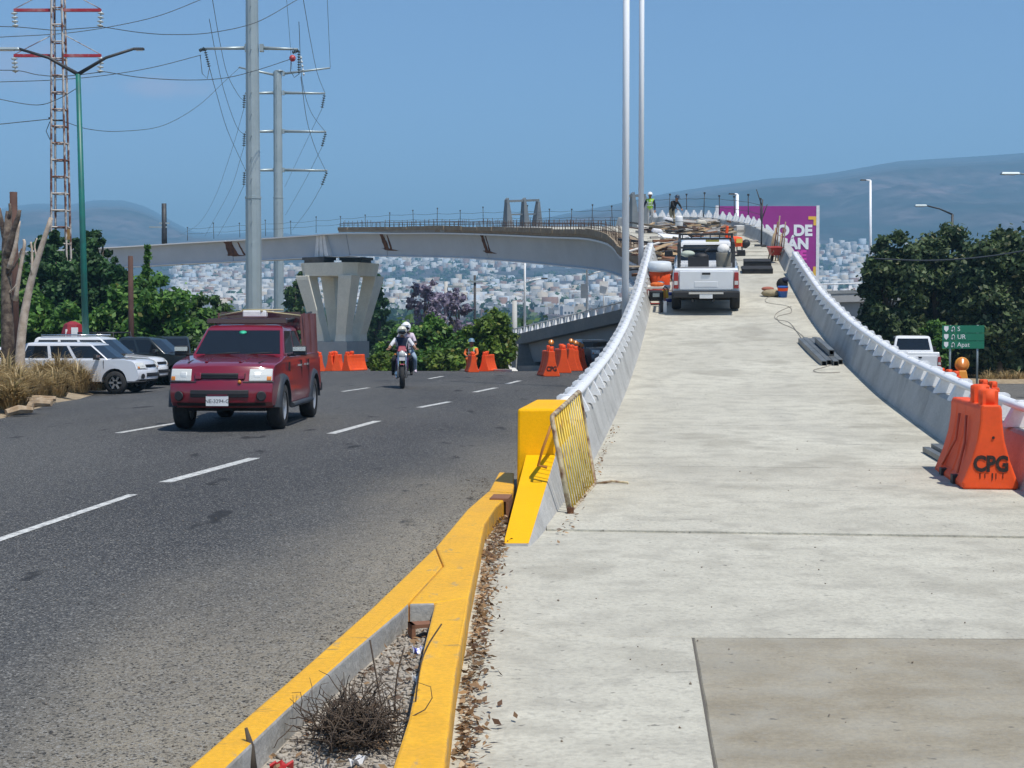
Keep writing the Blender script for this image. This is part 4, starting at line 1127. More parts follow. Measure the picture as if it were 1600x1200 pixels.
    # wheels
    for x in (xf, xr):
        for s in (-1, 1):
            w = empty('wheel', (x, s * .78, wr)); w.parent = e; w.scale = (wr / .375, 1, wr / .375)
            link('tyre', TYRE, w); link('rim', RIM, w)
            if flares:
                mb = MB(); vs = []; n = 14
                prf = [(ar - .012, s * .80), (ar - .012, s * .935), (ar + .055, s * .925), (ar + .085, s * .88), (ar + .085, s * .80)]
                rg = []
                for k in range(n + 1):
                    a = R(2) + (math.pi - R(4)) * k / n
                    rg.append([(x + r_ * math.cos(a), y_, .37 + r_ * math.sin(a)) for r_, y_ in prf])
                mb.loft(rg, smooth=False); smooth_part(mb.build('fender_flare', flares, e, fix=True), 50)
    MB().box((0, 0, .43), (L - .9, 1.30, .22)).build('underbody', m_under, e)
    for y0, y1 in ((-.55, .05), (.0, .6)):
        w0 = CB(belt + .03); x_ = w0[1].x + .03
        MB().tube([(x_ - .02, y0, belt + .035), (x_ - .035, y1, belt + .075)], .009, 4).build('wiper', m_black, e)
    if front:
        for s in (-1, 1): MB().box((F_ - .68, s * .60, 1.142), (.8, .012, .012), (0, R(3.5), s * -.05)).build('bonnet_seam', m_black, e)
        bz_, bx2 = [.42, .48, .62, .78, .84, .97, 1.035, 1.075], [-.12, -.02, 0, -.02, -.06, -.10, -.15, -.24]
        def fx(y, z): return F_ + float(np.interp(z, bz_, bx2)) + (.20 * (1 - min(1, abs(y) / .88) ** 2) - .10)
        def strip(name, y0, y1, z0, z1, m, proud=.012, back=.05, par=e, n=6, bev=.008):
            rg = [[(fx(y, z0) + proud, y, z0), (fx(y, (z0 + z1) / 2) + proud * 1.3, y, (z0 + z1) / 2), (fx(y, z1) + proud, y, z1), (fx(y, z1) - back, y, z1), (fx(y, z0) - back, y, z0)] for y in [y0 + (y1 - y0) * q / n for q in range(n + 1)]]
            return MB().loft(rg).build(name, m, par, fix=True, bevel=bev)
        for s in (-1, 1):
            hl = strip('headlight', s * .47, s * .825, .825, 1.02, m_lamp, .012, .10, bev=.014)
            strip('reflector', s * .54, s * .66, .875, .975, m_refl, .018, .02, hl, 4, .03)
            strip('indicator', s * .745, s * .815, .835, .90, m_amber, .020, .03, hl, 3, .004)
            strip('bumper_gap', s * .38, s * .85, .808, .822, m_black, .006, .03, bev=0)
        strip('grille', -.41, .41, .865, .955, m_black, .010, .06)
        for k in (-1, 0, 1): strip('grille_slat', -.39, .39, .905 + k * .026, .911 + k * .026, m_dark, .020, .02, bev=0)
        if body is m_red:
            for s in (-1, 1): strip('grille_strut', s * .30, s * .40, .86, .96, body, .024, .03, n=2)
            for s in (-1, 1): MB().box((F_ - .62, s * .30, 1.155), (.75, .05, .02), (0, R(3.2), s * -.06)).build('bonnet_crease', body, e, bevel=.009)
        strip('lower_grille', -.47, .47, .565, .685, m_black, .010, .06)
        for s in (-1, 1):
            y = s * .66
            MB().lathe([(0, .0), (.072, 0), (.082, .028), (.066, .034)], 16, Matrix.Translation((fx(y, .585) - .012, y, .585)) @ Matrix.Rotation(s * R(20), 4, 'Z') @ Matrix.Rotation(R(90), 4, 'Y')).build('fog_lamp', m_black, e)
        strip('valance', -.72, .72, .425, .475, m_black, .004, .10)
    return e, dict(L=L, xf=xf, xr=xr, F=F_, B=B_, belt=belt, roof=roof, cab=cab)
def text_ob(name, txt, size, parent, loc, rot, m, extrude=.002, align='CENTER', scale=(1, 1, 1), offset=0.0):
    cu = bpy.data.curves.new(name, 'FONT'); cu.body = txt; cu.align_x = align; cu.align_y = 'CENTER'; cu.size = size; cu.extrude = extrude; cu.offset = offset; cu.resolution_u = 3
    o = bpy.data.objects.new(name, cu); COL.objects.link(o); cu.materials.append(m); o.parent = parent; o.location = loc; o.rotation_euler = rot; o.scale = scale
    return to_mesh_ob(o)
def tail_end(e, d, body, plate=True, big=False):
    B_ = d['B']; belt = d['belt']
    MB().box((B_ - .035, 0, .90), (.05, 1.40, .50)).build('tailgate', body, e, bevel=.02)
    MB().box((B_ - .052, 0, .80), (.03, .62, .16), taper=(1, 1)).build('tailgate_recess', body, e, bevel=.015)
    MB().box((B_ - .068, 0, 1.08), (.025, .22, .055)).build('tailgate_handle', m_black, e, bevel=.01)
    for s in (-1, 1):
        t = MB().box((B_ - .01, s * .785, .90), (.12, .13, .42), taper=(.8, .85)).build('tail_light', m_tail, e, bevel=.012)
        MB().box((B_ - .072, s * .785, .84), (.012, .09, .10)).build('reverse_lens', m_lamp, t)
    b = MB(); b.box((B_ - .08, 0, .54), (.20, 1.74, .17)); b = b.build('bumper', m_black if not big else m_chrome, e, bevel=.03)
    MB().box((B_ - .19, 0, .585), (.03, .9, .05)).build('bumper_step', m_chrome, b)
    if plate: MB().box((B_ - .19, 0, .50), (.02, .34, .11)).build('number_plate', m_white, e)
    for x in (-.2, .35): MB().tube([(B_ - .02, x, .36), (B_ + .3, x, .36)], .035, 8).build('exhaust', m_dark, e)

# red pickup coming towards the camera
fc = onz(353, 676, 0)
red, d = vehicle('pickup_truck', (fc.x - .04, fc.y + 2.62, 0), R(-90 - 1.5), 'red pickup truck with roof rack driving towards the camera on the left road', 'pickup truck', m_red, flares=m_flare, roof=1.73, belt=1.19, wr=.385)
F_ = d['F']
pl = MB().box((F_ + .115, -.02, .51), (.015, .36, .155)).build('number_plate', m_white, red)
text_ob('plate_text', 'NE-3294-G', .085, red, (F_ + .1235, -.02, .505), (R(90), 0, R(90)), m_black, .0008)
MB().box((F_ + .116, -.02, .605), (.02, .32, .025)).build('plate_trim', paint('maroon trim', (.12, .01, .03)), red)
MB().lathe([(0, 0), (.05, .0), (.055, .012), (.03, .018), (0, .018)], 16, Matrix.Translation((F_ - .06, 0, 1.015)) @ Matrix.Rotation(R(68), 4, 'Y')).build('emblem', m_chrome, red)
MB().ball((F_ + .055, .33, .815), (.02, .03, .03)).build('bumper_lamp', m_amber, red)
mb = MB()
for s in (-1, 1): mb.tube([(d['xr'] + .6, s * .90, .36), (d['xf'] - .58, s * .90, .36)], .045, 8)
for s in (-1, 1): MB().tube([(d['xr'] + .55, s * .92, .37), (d['xf'] - .55, s * .92, .37)], .05, 8).build('side_step', m_flare, red)
MB().lathe([(0, 0), (.06, 0), (.07, .004), (0, .004)], 14, Matrix.Translation((.675, .0, 1.60)) @ Matrix.Rotation(R(53), 4, 'Y') @ Matrix.Diagonal((.6, 1, .4, 1))).build('sticker', mat('green sticker', (.05, .5, .3), .4), red)
# roof rack: dark beam, tubes, basket with pale load
MB().box((.28, 0, 1.80), (.10, 1.40, .09)).build('rack_beam', paint('dark maroon', (.045, .008, .014)), red, bevel=.01)
for s in (-1, 1): MB().tube([(.3, s * .6, 1.79), (-.9, s * .62, 1.85), (-2.3, s * .72, 1.97)], .022, 6).build('rack_rail', m_dark, red)
for x in (-.25, -.8): MB().tube([(x, -.62, 1.80), (x, .62, 1.80)], .022, 6).build('rack_bar', m_dark, red)
m_galvt = mat('brassy tube', (.45, .38, .22), .5)
for s in (-1, 1): MB().tube([(-.2, s * .15 + .12 * 0, 1.98), (-.9, s * .74, 1.90)], .016, 5).build('rack_stay', m_galvt, red)
MB().tube([(-.25, -.2, 2.0), (-.25, .55, 2.0)], .016, 5).build('rack_stay', m_galvt, red)
MB().box((-.35, .02, 1.93), (.3, .42, .12), (0, 0, .1)).build('rack_load', m_white, red, bevel=.02)
# stake sides of the bed
m_maroon = mat('faded maroon boards', (.13, .045, .05), .75, col2=(.18, .075, .075), scale=3)
for s in (-1, 1):
    mb = MB(); mb.hexa([(-.92, s * .80, 1.20), (-2.42, s * .80, 1.20), (-2.42, s * .77, 1.20), (-.92, s * .77, 1.20), (-1.0, s * .74, 1.93), (-2.38, s * .78, 1.95), (-2.38, s * .75, 1.95), (-1.0, s * .71, 1.93)]); mb.build('bed_side', m_maroon, red, fix=True)
    for x in (-1.05, -1.7, -2.36): MB().box((x, s * .80, 1.56), (.05, .035, .78), (s * .04, 0, 0)).build('stake', m_maroon, red)
MB().box((-.96, 0, 1.80), (.04, 1.46, .34)).build('bed_front', paint('dark maroon', (.045, .008, .014)), red)
tail_end(red, d, m_red)

# white pickup parked on the ramp, seen from behind
p = pth(43.0, -.62)
slope = math.atan((pz(48) - pz(43)) / 5)
dirv = Vector((math.sin(A0), math.cos(A0), 0))
c = pth(43.0 + 2.5, -.62, .01)
wt, d = vehicle('pickup_truck', (c.x, c.y, (pz(43.9) + pz(47.3)) / 2 + .02), R(90) - A0, 'white pickup truck with a loaded dark rack, parked on the ramp seen from behind', 'pickup truck', m_wcar, pitch=slope, roof=1.78, belt=1.19, scale=1.06)
tail_end(wt, d, m_wcar)
for s in (-1, 1):
    MB().box((-1.05, s * .70, 1.55), (.07, .07, .80)).build('rack_post', m_dark, wt)
    MB().box((-2.3, s * .72, 1.50), (.07, .07, .66)).build('rack_post', m_dark, wt)
    MB().box((-1.65, s * .71, 1.86), (1.4, .06, .06)).build('rack_rail', m_dark, wt)
for z in (1.98, 1.86, 1.62): MB().box((-1.05, 0, z), (.05, 1.46, .05)).build('rack_bar', m_dark, wt)
for k in range(6): MB().box((-1.05, -.62 + .25 * k, 1.92), (.03, .03, .12)).build('rack_slat', m_dark, wt)
MB().box((-1.02, -.18, 1.80), (.05, .36, .055)).build('rack_tag', mat('yellow strap', (.62, .50, .08), .6), wt)
def loose(name, mb, m, label, cat, group=None, parent_like=None, **k):
    o = mb.build(name, m, **k); tag(o, label, cat, group); return o
WM = lambda: wt.matrix_basis.copy()
mb = MB(); mb.M = WM(); mb.lathe([(.17, 1.14), (.19, 1.18), (.21, 1.56), (.19, 1.58)], 14, Matrix.Translation((-1.95, -.46, 0))); loose('bucket', mb, mat('olive bucket', (.16, .15, .12), .7), 'olive bucket standing in the bed of the white ramp pickup', 'bucket')
mb = MB(); mb.M = WM(); mb.ball((-1.95, -.46, 1.66), (.17, .17, .14)); loose('sack', mb, mat('white cloth sack', (.75, .73, .70), .9), 'white cloth sack on the olive bucket in the white ramp pickup', 'sack')
mb = MB(); mb.M = WM(); mb.box((-1.8, .2, 1.28), (.5, .55, .36)); mb.tube([(-1.8, .05, 1.45), (-1.9, .0, 1.62), (-1.7, -.1, 1.66)], .03, 6); mb.ball((-1.9, .12, 1.46), (.16, .2, .1)); loose('generator', mb, m_black, 'dark machine in the bed of the white ramp pickup', 'generator')
mb = MB(); mb.M = WM(); mb.ball((-1.75, .48, 1.52), (.15, .2, .09)); loose('bag', mb, mat('pale green bag', (.45, .50, .42), .9), 'pale bag lying behind the cab of the white ramp pickup', 'bag')

# vehicles parked at the left, beyond the verge
def park(px, py, Y, yawdeg, label, body, **k):
    b = at(px, py, Y); z = gz(b.x, b.y)
    return vehicle(k.pop('name', 'pickup_truck'), (b.x, b.y, z), R(yawdeg), label, k.pop('cat', 'pickup truck'), body, **k)
pk1, d1 = park(133, 600, 50.5, -9, 'silver white estate car with round alloy wheels parked nearest the dry grass', m_scar, name='parked_car', cat='car', group='cars parked behind the verge', suv=True, cab=(1.15, .45, -1.75, -1.95), roof=1.66, belt=1.10, L=4.6)
pk2, d2 = park(150, 596, 54.0, -8, 'white sport utility car parked just behind the silver one', m_wcar, name='parked_car', cat='car', group='cars parked behind the verge', suv=True, cab=(1.15, .40, -1.9, -2.1), roof=1.82, belt=1.17, L=4.9)
for s in (-1, 1): MB().tube([(.3, s * .62, 1.88), (-1.7, s * .66, 1.88)], .025, 6).build('roof_rail', m_chrome, pk2)
pk3, d3 = park(228, 598, 57.5, -12, 'black patrol pickup with an open frame over its bed beside the white cars', m_bcar, group='cars parked behind the verge', roof=1.80, belt=1.17)
for s in (-1, 1):
    MB().tube([(-.9, s * .75, 1.2), (-.95, s * .72, 1.95), (-2.35, s * .74, 1.95), (-2.4, s * .76, 1.2)], .035, 6).build('bed_frame', m_black, pk3)
for x in (-1.0, -1.7, -2.35): MB().tube([(x, -.72, 1.95), (x, .72, 1.95)], .03, 6).build('frame_bar', m_black, pk3)
pk4, d4 = park(268, 592, 60, -80, 'dark green patrol truck facing the road behind the red pickup', m_bcar, group='cars parked behind the verge', roof=1.85, belt=1.2)
MB().box((2.1, 0, 1.35), (.5, 1.3, .06)).build('bonnet_rack', m_black, pk4)
pk5, d5 = park(28, 592, 58, -4, 'pale car roof showing above the grass at the left edge', m_scar, name='parked_car', cat='car', group='cars parked behind the verge', roof=1.42, belt=.98, L=4.3, cab=(1.0, .3, -1.0, -1.6), suv=True)

# white pickup on the right-hand road
b = at(1441, 560, 62); z = gz(b.x, b.y)
f150, d = vehicle('pickup_truck', (b.x + .2, b.y + 2.6, z), R(90 - 8), 'white pickup truck driving away on the road right of the ramp', 'pickup truck', m_wcar, roof=1.92, belt=1.27, L=5.6, scale=1.02)
tail_end(f150, d, m_wcar, big=True)
# grey car under the access ramp
b = at(925, 572, 72); z = gz(b.x, b.y)
gc, d = vehicle('parked_car', (b.x, b.y, z), R(-70), 'dark grey car behind the row of orange barriers under the access ramp', 'car', m_gcar, roof=1.45, belt=.98, L=4.2, cab=(.95, .25, -1.0, -1.6), suv=True, wr=.32)
# low white roundish shape and brown lorry behind the right wall
b = at(1326, 508, 100); z = gz(b.x, b.y)
lorry = empty('lorry', (b.x, b.y, z), (0, 0, R(80))); tag(lorry, 'small rust brown tipper lorry under the far overpass', 'lorry')
m_brown = mat('rust brown paint', (.12, .045, .03), .7)
MB().box((-.9, 0, 1.75), (3.4, 2.2, 1.1), taper=(1.03, 1.05)).build('tipper_body', m_brown, lorry, bevel=.03)
MB().box((1.7, 0, 1.55), (1.5, 2.1, 1.7), taper=(.8, .95)).build('cab', m_brown, lorry, bevel=.08)
MB().box((2.40, 0, 1.95), (.1, 1.8, .6)).build('windscreen', m_glass, lorry)
MB().box((0, 0, .85), (5.2, 1.2, .25)).build('chassis', m_under, lorry)
for x in (1.7, -1.0, -2.0):
    for s in (-1, 1):
        w = empty('wheel', (x, s * .9, .48)); w.parent = lorry; w.scale = (1.28, 1.1, 1.28); link('tyre', TYRE, w); link('rim', RIM, w)
b = at(1350, 530, 70); z = gz(b.x, b.y)
van, d = vehicle('parked_car', (b.x + .3, b.y + 2, z), R(85), 'pale grey van showing above the right ramp wall', 'van', mat('dusty grey paint', (.33, .33, .31), .6), roof=2.05, belt=1.25, L=4.6, cab=(1.5, .9, -2.1, -2.25), suv=True)
# ------------------------------------------------------------------ orange plastic road barriers
m_or = mat('orange barrier plastic', (.88, .105, .022), .6, col2=(.74, .08, .022), scale=2.5, fine=.06, bscale=20, contrast=(.35, .75), spec=.25)
m_or2 = mat('faded orange plastic', (.62, .12, .06), .6, col2=(.50, .085, .04), scale=3)
m_stencil = mat('black stencil paint', (.02, .016, .014), .8, col2=(.10, .03, .015), scale=20, contrast=(.5, .8))
def barrier_meshes():
    prof = [(-.27, 0), (.27, 0), (.275, .06), (.25, .12), (.19, .28), (.135, .48), (.11, .66), (.105, .80), (.09, .845), (-.09, .845), (-.105, .80), (-.11, .66), (-.135, .48), (-.19, .28), (-.25, .12), (-.275, .06)]
    L_ = 1.75
    body = MB()
    def half(u, v, inset): return u * (1 - inset)
    # stations along the length: end walls full, long faces dished inward between ribs
    st = [(0, 0), (.02, 0), (.36, 0), (.42, .13), (.86, .13), (.90, .05), (.94, .13), (1.36, .13), (1.42, 0), (1.73, 0), (1.75, 0)]
    rings = []
    for y, ins in st:
        ring = []
        for u, v in prof:
            k = ins * (1 if .1 < v < .75 else 0)
            e = .012 if y in (0, 1.75) else 0
            ring.append(((u * (1 - k)) * (1 - e * 4), y, v))
        rings.append(ring)
    body.loft(rings)
    lug = MB(); lug.lathe([(.085, .80), (.085, .985), (.06, 1.0)], 12); lug.box((0, 0, .9), (.13, .15, .16))
    cut = MB(); cut.box((0, 0, .05), (.60, .14, .10))
    return body, lug, cut
_b, _l, _c = barrier_meshes()
BAR_BODY = _b.mesh('body', m_or); LUG = _l.mesh('lug', m_or); SLOT = _c.mesh('fork_slot', m_black)
def fixn(me):
    bm = bmesh.new(); bm.from_mesh(me); bmesh.ops.recalc_face_normals(bm, faces=bm.faces); bm.to_mesh(me); bm.free()
fixn(BAR_BODY)
def barrier(loc, yaw, label, group='orange plastic barriers', text=True, lamp=False, sc=1.0, detail=False):
    e = empty('road_barrier', loc, (0, 0, yaw)); e.scale = (sc,) * 3; tag(e, label, 'barrier', group)
    o = link('body', BAR_BODY, e)
    bv = o.modifiers.new('bevel', 'BEVEL'); bv.width = .018; bv.segments = 2; bv.limit_method = 'ANGLE'; bv.angle_limit = R(40)
    link('lug', LUG, e, (0, .17, 0), scale=(1.15, 1.3, 1)); link('lug', LUG, e, (0, .62, 0), scale=(1.15, 1.3, 1.03))
    if detail:
        for y in (.5, 1.22): link('fork_slot', SLOT, e, (0, y, 0))
        for s in (-1, 1):
            MB().tube([(s * .255, .42, .13), (s * .150, .62, .42), (s * .122, .70, .70)], .014, 6).build('rib', m_or2, e)
            MB().tube([(s * .255, 1.36, .13), (s * .150, 1.16, .42), (s * .122, 1.10, .70)], .014, 6).build('rib', m_or2, e)
        MB().lathe([(0, 0), (.014, 0), (.014, .006)], 10, Matrix.Translation((.02, -.004, .52)) @ Matrix.Rotation(R(90), 4, 'X')).build('drain_hole', m_stencil, e)
    if text:
        # on the sloping end face, stencilled letters
        t = text_ob('stencil_text', 'CPG', .215, e, (0, -.006, .25), (R(90), 0, 0), m_stencil, .001, scale=(.82, 1, 1), offset=.009)
    if lamp:
        MB().lathe([(.0, 0), (.045, .0), (.045, .06)], 10, Matrix.Translation((0, .16, .99))).build('lamp_base', m_black, e)
        MB().lathe([(.0, -.035), (.09, -.03), (.10, 0), (.09, .03), (0, .035)], 14, Matrix.Translation((0, .16, 1.13)) @ Matrix.Rotation(R(90), 4, 'X')).build('warning_lamp', m_amber, e)
    return e
# big one against the right wall
e = barrier((4.79, 15.32, pz(15.6) + .012), -A0, 'large orange plastic barrier stencilled CPG beside the right ramp wall', detail=True)
# drips under the stencil
for k in range(7):
    x = random.uniform(-.13, .13); h = random.uniform(.03, .10)
    MB().box((x, -.0035, .165 - h / 2), (.007, .003, h)).build('paint_drip', m_stencil, e)
# row on the road by the access ramp
for k, (px, py) in enumerate(((862, 587), (881, 584.5), (893, 582.5), (900, 581), (906, 579.5), (910, 578))):
    Y = 51 + k * 3.6
    p = at(px, py, Y)
    lab = ['nearest orange barrier of the row by the access ramp, with a lamp and a stencil', 'second orange barrier of the row by the access ramp', 'third orange barrier of the row by the access ramp', 'fourth orange barrier of the row by the access ramp', 'fifth orange barrier of the row by the access ramp', 'farthest orange barrier of the row by the access ramp'][k]
    barrier((p.x, p.y, gz(p.x, p.y)), R(6), lab, 'row of barriers by the access ramp', text=k == 0, lamp=k in (0, 2, 3, 4, 5))
for k, (px, py, yw, lab) in enumerate(((740, 584, 8, 'orange barrier in front of the shrubs, left one beside the worker'), (756, 583, -14, 'orange barrier in front of the shrubs, right one of the pair'))):
    p = at(px, py, 55.5 + k); barrier((p.x, p.y, gz(p.x, p.y)), R(yw), lab, 'barriers by the shrubs', text=False, sc=.72)
for k, (px, py, yw, lab) in enumerate(((501, 578, 24, 'leftmost orange barrier in front of the pier plinth'), (515, 580, -12, 'orange barrier second from left in front of the pier plinth'), (526, 581, 14, 'orange barrier second from right in front of the pier plinth'), (540, 580, -26, 'rightmost orange barrier in front of the pier plinth'))):
    p = at(px, py, 57.5); barrier((p.x, p.y, gz(p.x, p.y)), R(yw), lab, 'barriers by the pier', text=False, sc=.72)
# right-hand road
for px, py, Y, yw, lab in ((1556, 640, 36, 12, 'orange barrier on the right-hand road just beyond the ramp wall'), (1474, 606, 47, 8, 'orange barrier on the right-hand road below the white pickup'), (1497, 610, 44, 10, 'orange barrier carrying the amber lantern right of the ramp')):
    p = at(px, py, Y); z = gz(p.x, p.y); barrier((p.x, p.y, z), R(yw), lab, 'barriers on the right road', text=False, sc=.95)
# big amber lantern
b = at(1503, 590, 44.5); zz = at(1503, 592, 44.5).z
lan = empty('warning_lantern', (b.x, b.y, zz)); tag(lan, 'round amber warning lantern on a stand beside the right-hand road', 'lantern')
m_orange_y = mat('amber lantern plastic', (.72, .30, .03), .4)
MB().box((0, 0, .12), (.32, .2, .26), taper=(.7, .8)).build('battery_box', m_orange_y, lan, bevel=.03)
MB().lathe([(0, -.07), (.17, -.06), (.19, 0), (.17, .06), (0, .07)], 20, Matrix.Translation((0, 0, .42)) @ Matrix.Rotation(R(90), 4, 'X')).build('lens', m_amber, lan)
MB().lathe([(.19, -.05), (.215, 0), (.19, .05)], 20, Matrix.Translation((0, .01, .42)) @ Matrix.Rotation(R(90), 4, 'X')).build('lens_ring', m_orange_y, lan)
gzl = gz(b.x, b.y) - zz
MB().tube([(0, 0, gzl), (0, 0, .02)], .05, 8).build('stand', m_or, lan)

# ------------------------------------------------------------------ yellow crowd barrier leaning on the wall
m_ybar = mat('chipped yellow bars', (.72, .52, .07), .55, col2=(.28, .14, .04), scale=9, contrast=(.56, .7), stretch=(1, 1, .6))
m_frame = mat('rusty cream frame', (.55, .47, .30), .6, col2=(.16, .07, .035), scale=6, contrast=(.42, .62))
A_, B_ = onz(891, 806, .02), onz(930, 759, .07); A2, B2 = at(862, 651, A_.y + .10), at(905, 611, B_.y + .10)
cb = empty('crowd_barrier', A_); tag(cb, 'yellow barred metal crowd barrier leaning against the yellow barrier end', 'crowd barrier')
def cbp(u, v): return (A_.lerp(B_, u)).lerp(A2.lerp(B2, u), v) - A_
MB().tube([cbp(0, .04), cbp(0, .98), cbp(.03, 1), cbp(.97, 1), cbp(1, .98), cbp(1, .04), cbp(.97, 0.02), cbp(.03, .02), cbp(0, .04)], .022, 8).build('frame', m_frame, cb)
for k in range(13):
    u = .05 + .9 * k / 12
    MB().tube([cbp(u, .025), cbp(u, .985)], .0085, 6).build('bar', m_ybar, cb)
n = Vector((1, -.15, 0)).normalized()
f0 = cbp(1, .02)
MB().tube([f0, f0 + n * .18 + Vector((0, 0, .03)), f0 + n * .34 + Vector((0, 0, .02)), f0 + n * .36 + Vector((0, 0, -.07))], .014, 6).build('foot', m_frame, cb)
f1 = cbp(0, .95)
MB().tube([f1, f1 + Vector((-.09, .0, -.25)), f1 + Vector((-.13, .02, -.40)), f1 + Vector((-.05, .03, -.42))], .014, 6).build('brace', mat('ochre brace', (.42, .17, .03), .6), cb)
MB().box(cbp(0, .0) + Vector((.0, -.03, .03)), (.06, .06, .10)).build('hinge', m_rust, cb)
# ------------------------------------------------------------------ people
m_skin = mat('brown skin', (.30, .155, .095), .6); m_hair = mat('dark hair', (.012, .010, .009), .7)
def cloth(name, c): return mat(name, c, .9, col2=tuple(v * .75 for v in c), scale=9)
BONES = [('pelvis', 'spine'), ('spine', 'chest'), ('chest', 'neck'), ('neck', 'headb'), ('chest', 'sl'), ('sl', 'el'), ('el', 'wl'), ('chest', 'sr'), ('sr', 'er'), ('er', 'wr'),
         ('pelvis', 'hl'), ('hl', 'kl'), ('kl', 'al'), ('al', 'tl'), ('pelvis', 'hr'), ('hr', 'kr'), ('kr', 'ar'), ('ar', 'tr')]
RADII = dict(pelvis=(.15, .12), spine=(.145, .11), chest=(.165, .115), neck=(.065, .065), headb=(.065, .07), sl=(.075, .07), sr=(.075, .07), el=(.05, .05), er=(.05, .05), wl=(.034, .034), wr=(.034, .034),
             hl=(.095, .095), hr=(.095, .095), kl=(.065, .065), kr=(.065, .065), al=(.045, .045), ar=(.045, .045), tl=(.04, .035), tr=(.04, .035))
STAND = dict(pelvis=(0, 0, .95), spine=(0, .01, 1.12), chest=(0, .0, 1.34), neck=(0, .0, 1.47), headb=(0, .01, 1.55), sl=(.18, 0, 1.41), el=(.24, -.01, 1.13), wl=(.25, .08, .89), sr=(-.18, 0, 1.41), er=(-.24, -.01, 1.13), wr=(-.25, .08, .89),
             hl=(.09, 0, .90), kl=(.10, .02, .50), al=(.10, -.02, .08), tl=(.11, .14, .04), hr=(-.09, 0, .90), kr=(-.10, .02, .50), ar=(-.10, -.02, .08), tr=(-.11, .14, .04))
def person(loc, yaw, pose, mats, label, head_dir=(0, 1, 0), group=None, helmet=None, scale=1.0, extra=None):
    """+y is the way the person faces; mats: torso, arms, hands, legs, feet"""
    J = dict(STAND); J.update(pose); names = list(RADII)
    me = bpy.data.meshes.new('tmp'); me.from_pydata([J[n] for n in names], [(names.index(a), names.index(b)) for a, b in BONES], [])
    o = bpy.data.objects.new('tmp', me); COL.objects.link(o)
    sk = o.modifiers.new('skin', 'SKIN'); sk.use_smooth_shade = True
    for i, n in enumerate(names):
        sv = me.skin_vertices[0].data[i]; sv.radius = RADII[n]; sv.use_root = (n == 'pelvis')
    sb = o.modifiers.new('sub', 'SUBSURF'); sb.levels = 1; sb.render_levels = 1
    dg = bpy.context.evaluated_depsgraph_get(); dg.update()
    bme = bpy.data.meshes.new_from_object(o.evaluated_get(dg)); bpy.data.objects.remove(o); bpy.data.meshes.remove(me)
    bme.name = 'body'
    MM = [mats['torso'], mats['arms'], m_skin, mats['legs'], mats['feet']]
    for m in MM: bme.materials.append(m)
    segs = []
    for a, b in BONES:
        k = 0
        if a in ('sl', 'sr'): k = 1
        elif a in ('el', 'er'): k = mats.get('fore', 2)
        elif a == 'neck': k = 2
        elif a in ('hl', 'hr', 'kl', 'kr'): k = 3
        elif a in ('al', 'ar'): k = 4
        elif a == 'pelvis' and b in ('hl', 'hr'): k = 3
        segs.append((Vector(J[a]), Vector(J[b]), k))
    for p in bme.polygons:
        c = p.center; best = (9, 0)
        for a, b, k in segs:
            ab = b - a; t = max(0, min(1, (c - a).dot(ab) / ab.length_squared)); d = (c - (a + ab * t)).length
            if d < best[0]: best = (d, k)
        p.material_index = best[1]; p.use_smooth = True
    e = empty('person', loc, (0, 0, yaw)); e.scale = (scale,) * 3; tag(e, label, 'person', group)
    link('body', bme, e)
    hd = Vector(head_dir).normalized(); q = hd.to_track_quat('Y', 'Z').to_matrix().to_4x4()
    hc = Vector(J['headb']) + Vector((0, .015, .085)); q.translation = hc
    mb = MB(); mb.M = q
    mb.ball((0, 0, 0), (.078, .098, .118), 14, 10); mb.ball((0, .035, -.06), (.058, .062, .055), 10, 7); mb.add([(-.014, .09, -.02), (.014, .09, -.02), (0, .122, -.03), (0, .093, .03)], [(0, 1, 2), (1, 3, 2), (3, 0, 2), (0, 3, 1)])
    for s in (-1, 1): mb.ball((s * .08, -.005, -.01), (.012, .025, .033), 7, 5)
    h = mb.build('head', m_skin, e)
    mb = MB(); mb.M = q
    for s in (-1, 1): mb.ball((s * .03, .088, .012), (.011, .01, .007), 7, 5)
    mb.box((0, .092, -.065), (.04, .012, .008)); mb.build('eyes_and_mouth', m_hair, h)
    mb = MB(); mb.M = q; mb.ball((0, -.018, .03), (.084, .096, .105), 12, 8); mb.build('hair', m_hair, h)
    if helmet:
        mb = MB(); mb.M = q
        if helmet[0] == 'hard':
            mb.lathe([(.152, .045), (.125, .05), (.118, .10), (.09, .155), (.04, .18), (.005, .184)], 16); mb.box((0, .12, .05), (.17, .10, .012))
        else:
            mb.ball((0, -.01, .03), (.132, .15, .145), 16, 11); mb.box((0, .10, .075), (.2, .12, .02), (.2, 0, 0))
        hm = mb.build('helmet', helmet[1], e)
        if helmet[0] == 'moto':
            mb = MB(); mb.M = q; mb.ball((0, .03, .0), (.118, .125, .075), 14, 8); mb.build('visor', m_glass, hm)
    for s, el, wr in ((1, 'el', 'wl'), (-1, 'er', 'wr')):
        a, w = Vector(J[el]), Vector(J[wr]); d = (w - a).normalized(); Q = d.to_track_quat('Z', 'X').to_matrix().to_4x4(); Q.translation = w
        mb = MB(); mb.M = Q
        mb.box((0, 0, .05), (.028, .078, .10), taper=(.9, 1))
        for k, ln in enumerate((.068, .078, .072, .055)):
            y = -.030 + .020 * k
            mb.tube([(0, y, .095), (.008, y, .095 + ln * .5), (.024, y, .095 + ln)], [.0095, .009, .007], 5)
        mb.tube([(0, -.036, .03), (.012, -.062, .06), (.02, -.066, .09)], [.011, .010, .008], 5)
        mb.build('hand', m_skin, e)
    if extra: extra(e, J)
    return e
